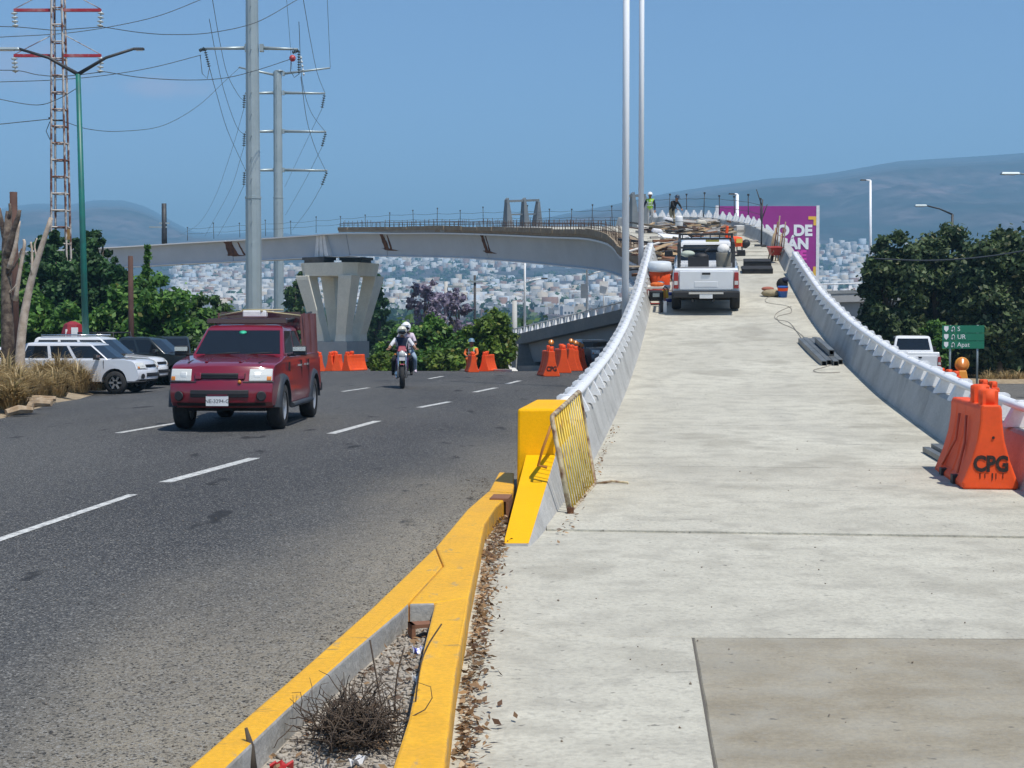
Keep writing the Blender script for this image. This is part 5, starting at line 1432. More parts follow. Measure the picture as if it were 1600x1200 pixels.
m_hivis = cloth('lime hi-vis vest', (.35, .62, .06)); m_silver = mat('reflective tape', (.7, .72, .7), .3); m_navy = cloth('navy cloth', (.02, .028, .06)); m_jeans = cloth('blue jeans', (.10, .16, .27)); m_palejeans = cloth('pale jeans', (.30, .40, .52))
m_khaki = cloth('khaki trousers', (.36, .30, .19)); m_boot = cloth('dark boots', (.03, .026, .022)); m_blackc = cloth('black cloth', (.015, .016, .018)); m_whitec = cloth('white cloth', (.72, .72, .74)); m_pinkc = cloth('pale pink cloth', (.66, .56, .66)); m_greyc = cloth('grey cloth', (.42, .42, .42))
m_hat_w = mat('white hard hat', (.82, .82, .82), .35); m_orc = cloth('orange hi-vis cloth', (.75, .16, .03))
def vest_bands(e, J):
    c = Vector(J['chest']); s_ = Vector(J['spine'])
    for z in (.0, .12):
        p = s_.lerp(c, z / .22 + .1)
        Q = Matrix.Translation(p)
        MB().lathe([(.158, -.018), (.160, .018)], 16, Q @ Matrix.Diagonal((1.05, .84, 1, 1)), caps=False).build('reflective_band', m_silver, e)
    for s in (-1, 1): MB().tube([c + Vector((s * .09, -.135, -.2)), c + Vector((s * .10, -.12, .05)), c + Vector((s * .09, 0, .12)), c + Vector((s * .10, .115, .03)), c + Vector((s * .09, .125, -.2))], .016, 5).build('reflective_strap', m_silver, e)
def on_deck(px, py, tguess):
    t = min(trange(tguess - 25, tguess + 25, .25), key=lambda q: abs(800 + FPX * pth(q, 0).x / pth(q, 0).y - px)); return t
def deck_at(px, t):
    """point on the deck at distance t that shows at column px"""
    o = min(trange(-2.6, 2.6, .02), key=lambda q: abs(800 + FPX * pth(t, q).x / pth(t, q).y - px)); return pth(t, o, .02)
W1 = deck_at(1015, 77)
person((W1.x, W1.y, W1.z + .0), R(165), dict(wl=(.30, .20, 1.0), el=(.30, -.02, 1.14)), dict(torso=m_hivis, arms=m_navy, legs=m_greyc, feet=m_boot, fore=1), 'standing worker in lime vest and white hard hat at the top of the ramp', helmet=('hard', m_hat_w), extra=vest_bands, group='workers')
W2 = deck_at(1050, 76.5)
person(W2, R(215), dict(pelvis=(0, -.12, .88), spine=(0, -.02, 1.04), chest=(0, .14, 1.22), neck=(0, .25, 1.31), headb=(0, .30, 1.37), sl=(.18, .17, 1.28), sr=(-.18, .17, 1.28), el=(.24, .32, 1.06), er=(-.24, .32, 1.06), wl=(.16, .48, .92), wr=(-.16, .48, .92), hl=(.09, -.10, .84), hr=(-.09, -.10, .84)), dict(torso=m_blackc, arms=m_blackc, legs=m_khaki, feet=m_boot, fore=1), 'worker in black top and khaki trousers bending over on the ramp top', head_dir=(0, .9, -.4), helmet=('hard', mat('dark hard hat', (.03, .05, .08), .4)), group='workers')
p = at(738, 577, 57.6)
SQUAT = dict(pelvis=(0, -.10, .42), spine=(0, -.02, .58), chest=(0, .08, .78), neck=(0, .12, .90), headb=(0, .14, .97), sl=(.18, .09, .84), sr=(-.18, .09, .84), el=(.25, .25, .64), er=(-.25, .25, .64), wl=(.14, .42, .58), wr=(-.14, .42, .58),
             hl=(.09, -.08, .40), hr=(-.09, -.08, .40), kl=(.17, .28, .48), kr=(-.17, .28, .48), al=(.13, .05, .09), ar=(-.13, .05, .09), tl=(.14, .2, .04), tr=(-.14, .2, .04))
person((p.x, p.y, gz(p.x, p.y)), R(170), SQUAT, dict(torso=m_hivis, arms=m_orc, legs=m_orc, feet=m_boot, fore=1), 'crouching worker in green vest and orange overalls behind the barriers by the shrubs', helmet=('hard', mat('blue hard hat', (.12, .22, .30), .4)), group='workers', extra=vest_bands)

# ------------------------------------------------------------------ motorcycle and its two riders
mo = ground_hit(626, 607)
bike = empty('motorcycle', (mo.x, mo.y + .62, mo.z), (0, 0, R(-90 + 4))); tag(bike, 'dark motorcycle with a bright headlamp riding towards the camera', 'motorcycle')
def bwheel(x, r, w):
    e = empty('wheel', (x, 0, r)); e.parent = bike; Q = Matrix.Rotation(R(90), 4, 'X')
    MB().lathe([(r * .76, -w / 2), (r * .93, -w / 2), (r, -w * .2), (r, w * .2), (r * .93, w / 2), (r * .76, w / 2)], 26, Q, caps=False).build('tyre', m_rubber, e)
    mb = MB(); mb.lathe([(r * .78, -w * .4), (r * .70, -w * .4), (r * .70, w * .4), (r * .78, w * .4)], 24, Q, caps=False)
    for k in range(5):
        a = 2 * math.pi * k / 5; mb.tube([(0, 0, 0), (r * .72 * math.cos(a), 0, r * .72 * math.sin(a))], .02, 5)
    mb.lathe([(0, -.07), (.05, -.07), (.05, .07), (0, .07)], 10, Q); mb.build('rim', m_dark, e)
bwheel(.68, .315, .12); bwheel(-.66, .315, .15)
for s in (-1, 1):
    MB().tube([(.68, s * .10, .315), (.46, s * .10, .86), (.42, s * .10, 1.0)], [.03, .026, .022], 8).build('fork_leg', m_chrome, bike)
    MB().tube([(.40, s * .06, 1.02), (.36, s * .28, 1.07), (.26, s * .40, 1.06)], .014, 6).build('handlebar', m_black, bike)
    MB().tube([(.30, s * .36, 1.07), (.31, s * .37, 1.07)], .025, 6).build('grip', m_rubber, bike)
    st = MB().tube([(.33, s * .24, 1.07), (.33, s * .36, 1.24)], .007, 5).build('mirror_stalk', m_black, bike); MB().ball((.33, s * .37, 1.26), (.015, .055, .032), 10, 6).build('mirror', m_black, st)
    MB().tube([(-.05, s * .12, .34), (-.05, s * .27, .35)], .014, 6).build('footpeg', m_dark, bike)
    MB().ball((.43, s * .19, .92), (.035, .035, .025), 8, 6).build('indicator', m_amber, bike)
    MB().hexa([(.55, s * .13, .48), (.15, s * .17, .45), (.15, s * .10, .45), (.52, s * .08, .48), (.50, s * .17, .80), (.16, s * .19, .84), (.16, s * .10, .84), (.50, s * .10, .80)]).build('side_fairing', mat('dark violet panel', (.05, .02, .07), .3), bike, bevel=.02, fix=True)
MB().ball((.50, 0, .93), (.085, .105, .115), 14, 10).build('headlight', m_lamp, bike)
MB().hexa([(.56, -.13, 1.0), (.56, .13, 1.0), (.36, .12, 1.02), (.36, -.12, 1.02), (.46, -.09, 1.15), (.46, .09, 1.15), (.40, .08, 1.15), (.40, -.08, 1.15)]).build('fly_screen', paint('red fairing', (.28, .015, .03)), bike, bevel=.02, fix=True)
MB().ball((.12, 0, .90), (.30, .155, .14), 14, 9).build('fuel_tank', paint('dark tank', (.03, .012, .03)), bike)
MB().box((.12, 0, .46), (.42, .30, .36), taper=(.8, .8)).build('engine', m_dark, bike, bevel=.03)
MB().box((-.42, 0, .83), (.78, .24, .10), taper=(.95, .8)).build('seat', m_black, bike, bevel=.03)
MB().box((.68, 0, .66), (.36, .13, .03), taper=(.9, .8)).build('front_mudguard', paint('red fairing', (.28, .015, .03)), bike, bevel=.01)
MB().tube([(.4, 0, .95), (.2, 0, .75), (-.3, 0, .65), (-.66, 0, .33)], .035, 6).build('frame_tube', m_dark, bike)
MB().tube([(.3, -.13, .3), (-.2, -.16, .25), (-.85, -.18, .38)], [.025, .03, .045], 8).build('exhaust', m_chrome, bike)
MB().box((-.86, 0, .80), (.2, .16, .12)).build('tail_unit', m_black, bike, bevel=.02)
MB().box((.60, 0, .80), (.012, .16, .09)).build('number_tag', m_white, bike)
SIT = dict(pelvis=(0, 0, .92), spine=(0, .04, 1.08), chest=(0, .09, 1.27), neck=(0, .12, 1.38), headb=(0, .14, 1.44), sl=(.18, .09, 1.33), sr=(-.18, .09, 1.33), el=(.33, .26, 1.12), er=(-.33, .26, 1.12), wl=(.37, .44, 1.07), wr=(-.37, .44, 1.07),
           hl=(.11, .03, .90), hr=(-.11, .03, .90), kl=(.24, .38, .78), kr=(-.24, .38, .78), al=(.25, .12, .42), ar=(-.25, .12, .42), tl=(.26, .28, .36), tr=(-.26, .28, .36))
M4 = bike.matrix_basis
r1 = M4 @ Vector((-.17, 0, 0))
person(r1, R(180 + 4), SIT, dict(torso=m_navy, arms=m_whitec, legs=m_blackc, feet=m_boot), 'motorcycle rider in navy vest and pale helmet holding the handlebars', helmet=('moto', mat('cream helmet', (.62, .60, .50), .3)), group='motorcycle riders')
r2 = M4 @ Vector((-.52, .17, .05))
SIT2 = dict(SIT); SIT2.update(el=(.30, .16, 1.08), wl=(.20, .34, 1.02), er=(-.26, .2, 1.08), wr=(-.18, .36, 1.04), kl=(.34, .34, .74), al=(.33, .12, .40), tl=(.34, .28, .36))
SIT2 = {k: (v[0] + (.06 if k not in ('hl', 'hr') else 0.02), v[1], v[2] + (.06 if v[2] > .9 else 0)) for k, v in SIT2.items()}
person(r2, R(180 + 4), SIT2, dict(torso=m_pinkc, arms=m_pinkc, legs=m_palejeans, feet=m_pinkc), 'pillion passenger in pale pink top and light jeans behind the rider', helmet=('moto', m_hat_w), group='motorcycle riders', head_dir=(.25, 1, 0))
# ------------------------------------------------------------------ vegetation
def leaf_mat(name, dark, light, dead=None, trans=.35):
    m = bpy.data.materials.new(name); m.use_nodes = True
    nt = m.node_tree; N, L = nt.nodes, nt.links; b = N['Principled BSDF']; b.inputs['Roughness'].default_value = .55; b.inputs['Specular IOR Level'].default_value = .35
    g = N.new('ShaderNodeNewGeometry'); r = N.new('ShaderNodeValToRGB'); L.new(g.outputs['Random Per Island'], r.inputs[0])
    r.color_ramp.elements[0].color = (*dark, 1); r.color_ramp.elements[1].color = (*light, 1); r.color_ramp.elements[0].position = .1
    if dead:
        e = r.color_ramp.elements.new(.93); e.color = (*light, 1); r.color_ramp.elements[-1].position = 1.0; r.color_ramp.elements[-1].color = (*dead, 1)
    tc = N.new('ShaderNodeTexCoord'); n = N.new('ShaderNodeTexNoise'); n.inputs['Scale'].default_value = 1.1; n.inputs['Detail'].default_value = 3; L.new(tc.outputs['Object'], n.inputs[0])
    mr = N.new('ShaderNodeMapRange'); mr.inputs[1].default_value = .3; mr.inputs[2].default_value = .7; mr.inputs[3].default_value = .62; mr.inputs[4].default_value = 1.4; L.new(n.outputs['Fac'], mr.inputs[0])
    sc = N.new('ShaderNodeVectorMath'); sc.operation = 'SCALE'; L.new(r.outputs[0], sc.inputs[0]); L.new(mr.outputs[0], sc.inputs['Scale'])
    L.new(sc.outputs[0], b.inputs['Base Color'])
    tr = N.new('ShaderNodeBsdfTranslucent'); L.new(sc.outputs[0], tr.inputs['Color'])
    mx = N.new('ShaderNodeMixShader'); mx.inputs[0].default_value = trans
    L.new(b.outputs[0], mx.inputs[1]); L.new(tr.outputs[0], mx.inputs[2]); L.new(mx.outputs[0], N['Material Output'].inputs['Surface'])
    return m
lf_dark = leaf_mat('dark foliage', (.022, .055, .015), (.095, .175, .045)); lf_mid = leaf_mat('mid foliage', (.035, .105, .018), (.15, .30, .055), (.26, .25, .07))
lf_bright = leaf_mat('bright foliage', (.050, .11, .014), (.19, .28, .045), (.28, .25, .06)); lf_purple = leaf_mat('jacaranda bloom', (.20, .17, .25), (.38, .34, .44), (.26, .20, .15)); lf_grey = leaf_mat('right tree foliage', (.020, .045, .016), (.135, .19, .075), (.28, .27, .15))
lf_con = leaf_mat('conifer foliage', (.015, .055, .018), (.085, .175, .055))
m_bark = mat('grey bark', (.11, .085, .06), .95, col2=(.20, .16, .12), scale=5, bump=.5, bscale=18); m_bark_d = mat('dark bark', (.045, .034, .026), .95, col2=(.09, .07, .05), scale=6)
def leaves(C, Rc, n, size, rg, flat=.35, aspect=1.7):
    """n leaf cards spread through clumps: C centres, Rc radii"""
    k = rg.integers(0, len(C), n)
    d = rg.normal(size=(n, 3)); d /= np.linalg.norm(d, axis=1)[:, None]
    rad = np.minimum(1.5, np.abs(rg.normal(size=n)) * .42 + rg.random(n) ** .5 * .45)
    P = C[k] + d * (Rc[k] * rad)[:, None] * np.array([1, 1, .8])
    nrm = d * .6 + rg.normal(size=(n, 3)) * .55 + np.array([0, 0, flat]); nrm /= np.linalg.norm(nrm, axis=1)[:, None]
    a = np.cross(nrm, rg.normal(size=(n, 3))); a /= np.linalg.norm(a, axis=1)[:, None]
    b = np.cross(nrm, a); s = size * (.6 + .8 * rg.random(n))[:, None]
    V = np.empty((n, 4, 3)); V[:, 0] = P - a * s * aspect * .5; V[:, 1] = P + b * s * .5 - a * s * .1; V[:, 2] = P + a * s * aspect * .5; V[:, 3] = P - b * s * .5 - a * s * .1
    return V.reshape(-1, 3)
def crown_mesh(name, V, m):
    me = mesh_np(name, V, np.arange(len(V)).reshape(-1, 4)); me.materials.append(m); return me
def tree(px, ytop, wpx, Y, m, label, n=13050, size=0.136, ybase=None, trunk=None, clumps=40, group='trees', name='tree', seed=0, shape='round', cat='tree', low=.12, bark=None, zb=None, dense=1.0):
    rg = np.random.default_rng(1000 + seed)
    b = at(px, 560, Y); z0 = gz(b.x, b.y) if zb is None else zb
    H = at(px, ytop, Y).z - z0; Wd = wpx * Y / FPX / 2
    e = empty(name, (b.x, b.y, z0 - .02)); tag(e, label, cat, group)
    tr = trunk if trunk is not None else max(.05, H * .022)
    C, Rc = [], []
    clumps = int(clumps * 1.7)
    for i in range(clumps):
        for _ in range(30):
            p = rg.uniform(-1, 1, 3)
            if np.linalg.norm(p) < 1 and np.linalg.norm(p) > .35: break
        h = low + (1 - low) * (p[2] * .5 + .5)
        if shape == 'cone': w = (1.02 - h) * 1.25
        elif shape == 'column': w = min(1, (1.08 - h) * 1.5 + .12)
        else: w = 1.0
        rc = (.14 + .17 * rg.random()) * Wd * (1 if shape == 'round' else max(.35, w))
        C.append((p[0] * Wd * w * .82, p[1] * Wd * w * .82, h * H - rc * .45)); Rc.append(rc)
    C = np.array(C); Rc = np.array(Rc); C[:, 2] = np.maximum(C[:, 2], Rc * .5)
    link('crown', crown_mesh('crown', leaves(C, Rc, n, size, rg), m), e)
    tb = MB(); lean = rg.normal(size=2) * .04 * H
    tb.tube([(0, 0, 0), (lean[0] * .3, lean[1] * .3, H * .25), (lean[0], lean[1], H * .6), (lean[0], lean[1], H * .85)], [tr * 1.3, tr, tr * .6, tr * .25], 8)
    for i in rg.choice(len(C), min(9, len(C)), replace=False):
        c = C[i]; h0 = min(c[2] * .6, H * .5); f = h0 / (H * .6)
        st = Vector((lean[0] * f, lean[1] * f, h0))
        tb.tube([st, st.lerp(Vector(c), .5) + Vector((0, 0, .1 * H * .3)), Vector(c)], [tr * .5, tr * .3, tr * .12], 5)
    tb.build('trunk', bark or m_bark_d, e)
    return e
# left side
tree(150, 345, 150, 70, lf_con, 'tall dark evergreen tree behind the teal lamp post', n=23925, size=0.160, clumps=60, shape='column', seed=1, low=.05)
tree(78, 348, 140, 71, lf_con, 'tall dark evergreen tree behind the rusty tower', n=19575, size=0.160, clumps=55, shape='column', seed=2, low=.05)
tree(40, 450, 120, 64, lf_mid, 'leafy green bush behind the dead tree', n=15225, size=0.160, seed=3, low=.0, group='shrubs', name='bush', cat='bush')
tree(-30, 420, 130, 66, lf_con, 'dark evergreen at the left edge behind the dead tree', n=13050, size=0.160, seed=4, low=.05, shape='column')
tree(110, 470, 110, 63, lf_mid, 'green bush low behind the rusty tower and the parked cars', n=15225, size=0.144, seed=5, low=.0, group='shrubs', name='bush', cat='bush')
tree(232, 374, 66, 66, lf_mid, 'small light green araucaria topping the left shrubs', n=7800, size=0.128, clumps=60, seed=6, shape='cone', low=.1)
tree(205, 425, 130, 64, lf_mid, 'rounded green tree right of the teal lamp post', n=17400, size=0.144, seed=7, low=.0)
tree(265, 428, 150, 63, lf_mid, 'broad green tree above the black patrol truck', n=19575, size=0.144, seed=8, low=.0)
tree(325, 455, 110, 66, lf_dark, 'low dark tree sloping down behind the red pickup', n=13050, size=0.144, seed=9, low=.0)
tree(385, 515, 80, 70, lf_mid, 'low bush behind the red pickup roof', n=7612, size=0.144, seed=10, low=.0, group='shrubs', name='bush', cat='bush')
tree(300, 520, 160, 61, lf_dark, 'dense low hedge bush behind the patrol truck', n=15225, size=0.136, seed=11, low=.0, group='shrubs', name='bush', cat='bush')
tree(170, 525, 170, 62, lf_dark, 'dense low hedge bush behind the white parked cars', n=15225, size=0.136, seed=12, low=.0, group='shrubs', name='bush', cat='bush')
tree(112, 356, 130, 74, lf_con, 'dark evergreen between the rusty tower and the teal lamp post', n=15000, size=.17, clumps=60, shape='column', seed=35, low=.05)
tree(185, 392, 110, 68, lf_con, 'lower dark evergreen just right of the teal lamp post', n=13000, size=.16, clumps=55, shape='column', seed=36, low=.05)
tree(20, 395, 120, 70, lf_mid, 'taller green tree directly behind the dead trunk', n=12000, size=.16, seed=37, low=.05)
# round the pier
tree(468, 425, 60, 134, lf_dark, 'dark tree left of the pier', n=7250, size=.3, seed=13, low=.02)
tree(592, 428, 62, 132, lf_con, 'dark cypress right of the pier', n=9425, size=.28, seed=14, low=.02, shape='column')
tree(440, 520, 90, 120, lf_dark, 'low dark bush left of the pier plinth', n=5075, size=.25, seed=33, low=.0, group='shrubs', name='bush', cat='bush')
tree(625, 505, 80, 68, lf_mid, 'green bush right behind the motorcycle, left side', n=14137, size=0.128, seed=15, low=.0, group='shrubs', name='bush', cat='bush')
tree(602, 550, 60, 61, lf_bright, 'low bright green bush beside the pier plinth', n=6525, size=0.120, seed=16, low=.0, group='shrubs', name='bush', cat='bush')
tree(672, 492, 84, 66, lf_mid, 'tall shrub with bare stems behind the motorcycle', n=11962, size=0.128, seed=17, low=.15, group='shrubs', name='bush', cat='bush', bark=m_bark)
tree(704, 545, 90, 61, lf_bright, 'low yellowish bush between motorcycle and worker', n=10875, size=0.128, seed=18, low=.0, group='shrubs', name='bush', cat='bush')
tree(764, 480, 92, 62, lf_bright, 'rounded light green tree beside the access ramp', n=16312, size=0.136, seed=19, low=.0, clumps=48)
tree(655, 548, 80, 62, lf_mid, 'low green bush directly behind the riders', n=9787, size=0.128, seed=34, low=.0, group='shrubs', name='bush', cat='bush')
tree(728, 515, 60, 75, lf_mid, 'mid green bush left of the rounded light tree', n=6525, size=0.144, seed=20, low=.0, group='shrubs', name='bush', cat='bush')
tree(665, 430, 76, 110, lf_purple, 'hazy purple jacaranda left of the concrete pole', n=2400, size=.2, seed=21, low=.3, clumps=34, bark=m_bark)
tree(716, 440, 54, 112, lf_purple, 'thin purple jacaranda right of the concrete pole', n=1500, size=.2, seed=22, low=.3, clumps=26, bark=m_bark)
tree(700, 500, 130, 118, lf_dark, 'dark tree line behind the central shrubs', n=6525, size=.28, seed=23, low=.0)
tree(955, 505, 90, 122, lf_dark, 'dark tree seen under the access ramp', n=4350, size=.28, seed=24, low=.0)
# right mass
tree(1398, 356, 118, 70, lf_grey, 'leftmost big dark tree right of the ramp', n=30450, size=0.152, seed=25, low=.08, clumps=70, bark=m_bark)
tree(1470, 342, 150, 74, lf_grey, 'big dark tree around the dark lamp post', n=32625, size=0.160, seed=26, low=.1, clumps=75, bark=m_bark)
tree(1560, 350, 170, 71, lf_grey, 'big dark tree behind the green road sign', n=36975, size=0.160, seed=27, low=.1, clumps=80, bark=m_bark)
tree(1640, 335, 160, 73, lf_grey, 'dark tree filling the right edge', n=26100, size=0.160, seed=28, low=.1, clumps=60, bark=m_bark)
tree(1462, 500, 60, 67, lf_mid, 'lighter green bush above the white pickup at right', n=6525, size=0.136, seed=29, low=.3, group='shrubs', name='bush', cat='bush')
tree(1392, 520, 100, 76, lf_grey, 'low dark bush below the leftmost right tree', n=10875, size=0.152, seed=30, low=.0, group='shrubs', name='bush', cat='bush')
tree(1560, 530, 190, 76, lf_grey, 'dark undergrowth below the right trees', n=17400, size=0.152, seed=31, low=.0, group='shrubs', name='bush', cat='bush')
tree(1369, 402, 18, 84, lf_mid, 'small pale green treetop beside the far white lamp post', n=1957, size=0.128, seed=32, low=.6)
# dead pruned tree at the left edge
DT = 49.0
dt0 = at(14, 590, DT); dt0.z = gz(dt0.x, dt0.y)
dtree = empty('dead_tree', dt0); tag(dtree, 'dead pruned tree with pale bare limbs at the left edge', 'tree')
def dl(*pts): return [at(x, y, DT + dy) - dt0 for x, y, dy in pts]
m_pale = mat('bleached dead wood', (.52, .44, .36), .9, col2=(.30, .23, .17), scale=4, contrast=(.4, .7), bump=.4, bscale=20); m_dbark = mat('black dead bark', (.06, .042, .034), .95, col2=(.26, .21, .16), scale=5, contrast=(.4, .75), bump=.5, bscale=16)
MB().tube(dl((14, 600, 0), (12, 520, 0), (10, 450, 0), (10, 380, .1), (14, 330, .1)), [.24, .20, .17, .14, .10], 10).build('trunk', m_dbark, dtree)
for pts, rr, mm in (([(30, 590, -.2), (34, 520, -.2), (46, 450, -.2), (62, 395, -.3), (80, 340, -.3)], [.17, .15, .13, .10, .07], m_pale),
                    ([(24, 470, -.1), (30, 430, -.2), (38, 385, -.2), (37, 374, -.2)], [.08, .07, .05, .04], m_pale), ([(50, 430, -.3), (50, 395, -.3), (48, 378, -.3)], [.05, .04, .03], m_pale),
                    ([(10, 400, 0), (20, 365, -.1), (28, 340, -.2), (31, 328, -.2)], [.12, .10, .07, .05], m_dbark), ([(12, 390, .1), (4, 355, .2), (-2, 325, .2)], [.11, .08, .06], m_dbark), ([(14, 420, -.1), (24, 385, -.1), (30, 345, -.1)], [.09, .07, .05], m_pale),
                    ([(58, 405, -.3), (54, 385, -.3), (58, 372, -.3)], [.035, .025, .02], m_pale), ([(12, 430, -.1), (26, 410, -.3), (34, 388, -.3)], [.04, .03, .02], m_dbark), ([(10, 460, 0), (22, 450, -.2), (30, 436, -.2)], [.035, .03, .02], m_pale), ([(10, 350, .1), (16, 332, 0), (15, 318, 0)], [.07, .05, .04], m_dbark)):
    MB().tube(catmull(dl(*pts), 4), [rr[0] + (rr[-1] - rr[0]) * i / (4 * (len(pts) - 1)) for i in range(4 * (len(pts) - 1) + 1)], 8).build('limb', mm, dtree)

# ------------------------------------------------------------------ dry verge at the left
def gh(px, py, dz=0.0): return ground_hit(px, py, dz)
m_verge = mat('dry verge soil', (.25, .185, .115), .95, col2=(.38, .30, .19), scale=3, bump=.6, bscale=25, fine=.2)
front = [gh(-120, 690), gh(-60, 672), gh(0, 657), gh(40, 648), gh(75, 636), gh(110, 626), gh(150, 617), gh(168, 611)]
front = [front[i].lerp(front[i + 1], q / 6) for i in range(len(front) - 1) for q in range(6)] + [front[-1]]
front = [p + Vector((0, .18 * fbm(p.x * 2.2, p.y * .7), 0)) for p in front]
NF = len(front) - 1
back = [Vector((p.x - 7.5, p.y + 5.5 - 3.5 * i / NF, 0)) for i, p in enumerate(front)]
V, F = [], []
rows = 14
for i, (a, b) in enumerate(zip(front, back)):
    for j in range(rows + 1):
        t = j / rows; x, y = a.x + (b.x - a.x) * t, a.y + (b.y - a.y) * t
        edge = min(1, t * 8) * min(1, (NF - i) / 6.0)
        V.append((x, y, gz(x, y) - .03 + edge * (.19 + .06 * fbm(x * .8, y * .8))))
for i in range(len(front) - 1):
    for j in range(rows): q = i * (rows + 1) + j; F.append((q, q + rows + 1, q + rows + 2, q + 1))
me = mesh_np('verge', V, F, True); o = link('verge', me); o.data.materials.append(m_verge); structure(o)
m_dry = leaf_mat('dry grass', (.30, .21, .09), (.66, .52, .28), (.42, .36, .14), trans=.4)
def tussock(px, py, Y, hpx, wpx, label, seed, n=900, m=m_dry):
    rg = np.random.default_rng(seed); p = gh(px, py, .1) if Y < 60 else at(px, py, Y); Y = p.y; z = gz(p.x, p.y) + .10
    H, Wd = hpx * 1.4 * Y / FPX, wpx * 1.25 * Y / FPX / 2
    a = rg.uniform(0, 2 * math.pi, n); r = np.sqrt(rg.random(n)) * Wd * .55; h = H * (1.05 - .6 * r / (Wd * .55 + 1e-6)) * (.45 + .6 * rg.random(n)); out = Wd * (.2 + 1.25 * rg.random(n)); w = .008 + .012 * rg.random(n)
    bx_, by = r * np.cos(a), r * np.sin(a); a2 = a + rg.normal(size=n) * .6; tx, ty = -np.sin(a2), np.cos(a2)
    V = np.zeros((n, 6, 3))
    for q, (f, hh, ww) in enumerate(((0, 0, 1), (.5, .78, .8), (1, .92, .15))):
        cx, cy = bx_ + np.cos(a2) * out * f * f, by + np.sin(a2) * out * f * f
        V[:, 2 * q, 0], V[:, 2 * q, 1], V[:, 2 * q, 2] = cx - tx * w * ww, cy - ty * w * ww, h * hh
        V[:, 2 * q + 1, 0], V[:, 2 * q + 1, 1], V[:, 2 * q + 1, 2] = cx + tx * w * ww, cy + ty * w * ww, h * hh
    base = np.arange(n)[:, None] * 6
    F = np.concatenate([base + np.array([0, 1, 3, 2]), base + np.array([2, 3, 5, 4])])
    me = mesh_np('grass_tussock', V.reshape(-1, 3), F); me.materials.append(m); o = link('grass_tussock', me, None, (p.x, p.y, z)); tag(o, label, 'grass', 'dry grass tussocks on the verge'); return o
TS = [(-20, 628, 40, 62, 70), (12, 626, 40.5, 64, 60), (38, 610, 43, 50, 55), (66, 612, 42.5, 46, 50), (92, 612, 42.5, 54, 52), (116, 606, 44, 48, 46), (134, 608, 44, 46, 46), (152, 610, 44.5, 38, 36), (30, 628, 39.5, 50, 46), (80, 600, 45, 44, 50), (108, 612, 43, 40, 40), (55, 600, 45, 40, 50), (20, 640, 40, 44, 50), (60, 624, 40, 42, 46), (88, 620, 40, 42, 44), (122, 613, 40, 44, 44), (146, 609, 40, 44, 40)]
LB = ['leftmost dry grass tussock at the frame edge', 'tall dry tussock under the dead tree', 'dry tussock just right of the dead tree', 'dry tussock left of the middle of the verge', 'tallest dry tussock mid verge', 'dry tussock left of the teal lamp post', 'dry tussock at the foot of the teal lamp post', 'last small dry tussock beside the white car wheel', 'front dry tussock by the firewood', 'rear dry tussock mid verge', 'short front tussock near the teal lamp post', 'rear dry tussock near the dead tree', 'dry tussock behind the short left logs', 'dry tussock directly behind the long logs', 'low front tussock mid verge right of the logs', 'front tussock just left of the teal lamp post foot', 'front tussock just right of the teal lamp post foot']
for k, (a, l) in enumerate(zip(TS, LB)): tussock(*a, l, 50 + k)
# firewood and rubble at the verge's front edge
m_log = mat('split firewood', (.28, .19, .11), .9, col2=(.45, .35, .24), scale=6)
for k, (px, py, L_, yw) in enumerate(((8, 642, .7, 10), (22, 640, .8, -6), (46, 633, 1.0, 8), (56, 629, .9, 14), (30, 647, .5, 40), (60, 636, .6, -12))):
    p = gh(px, py, .05); d = Vector((math.cos(R(yw)), math.sin(R(yw)), .05)) * L_ / 2
    o = MB().tube([p - d + Vector((0, 0, .04)), p + Vector((0, 0, .09)), p + d + Vector((0, 0, .06))], [.075, .085, .06], 7, smooth=False).build('log', m_log)
    tag(o, ['short log at the left end of the firewood', 'pale log second from left', 'long log on top of the firewood', 'right-hand long log of the firewood', 'small front chunk of firewood', 'short log in front of the long ones'][k], 'log', 'firewood on the verge edge')
# red kiosk behind the parked cars
p = at(114, 545, 61); kz = gz(p.x, p.y)
ki = empty('kiosk', (p.x, p.y, kz), (0, 0, R(12))); tag(ki, 'small red kiosk with a white panel behind the parked cars', 'kiosk')
m_kred = mat('kiosk red', (.34, .02, .03), .5, col2=(.25, .015, .025), scale=2); kh = at(114, 502, 61).z - kz
MB().lathe([(.44, 0), (.44, kh * .8), (.34, kh * .95), (.1, kh)], 6, smooth=False).build('body', m_kred, ki)
MB().box((.10, -.41, kh * .72), (.26, .03, kh * .36)).build('panel', m_white, ki); MB().box((-.22, -.36, kh * .72), (.08, .03, kh * .3), (0, 0, .5)).build('side_panel', m_white, ki)
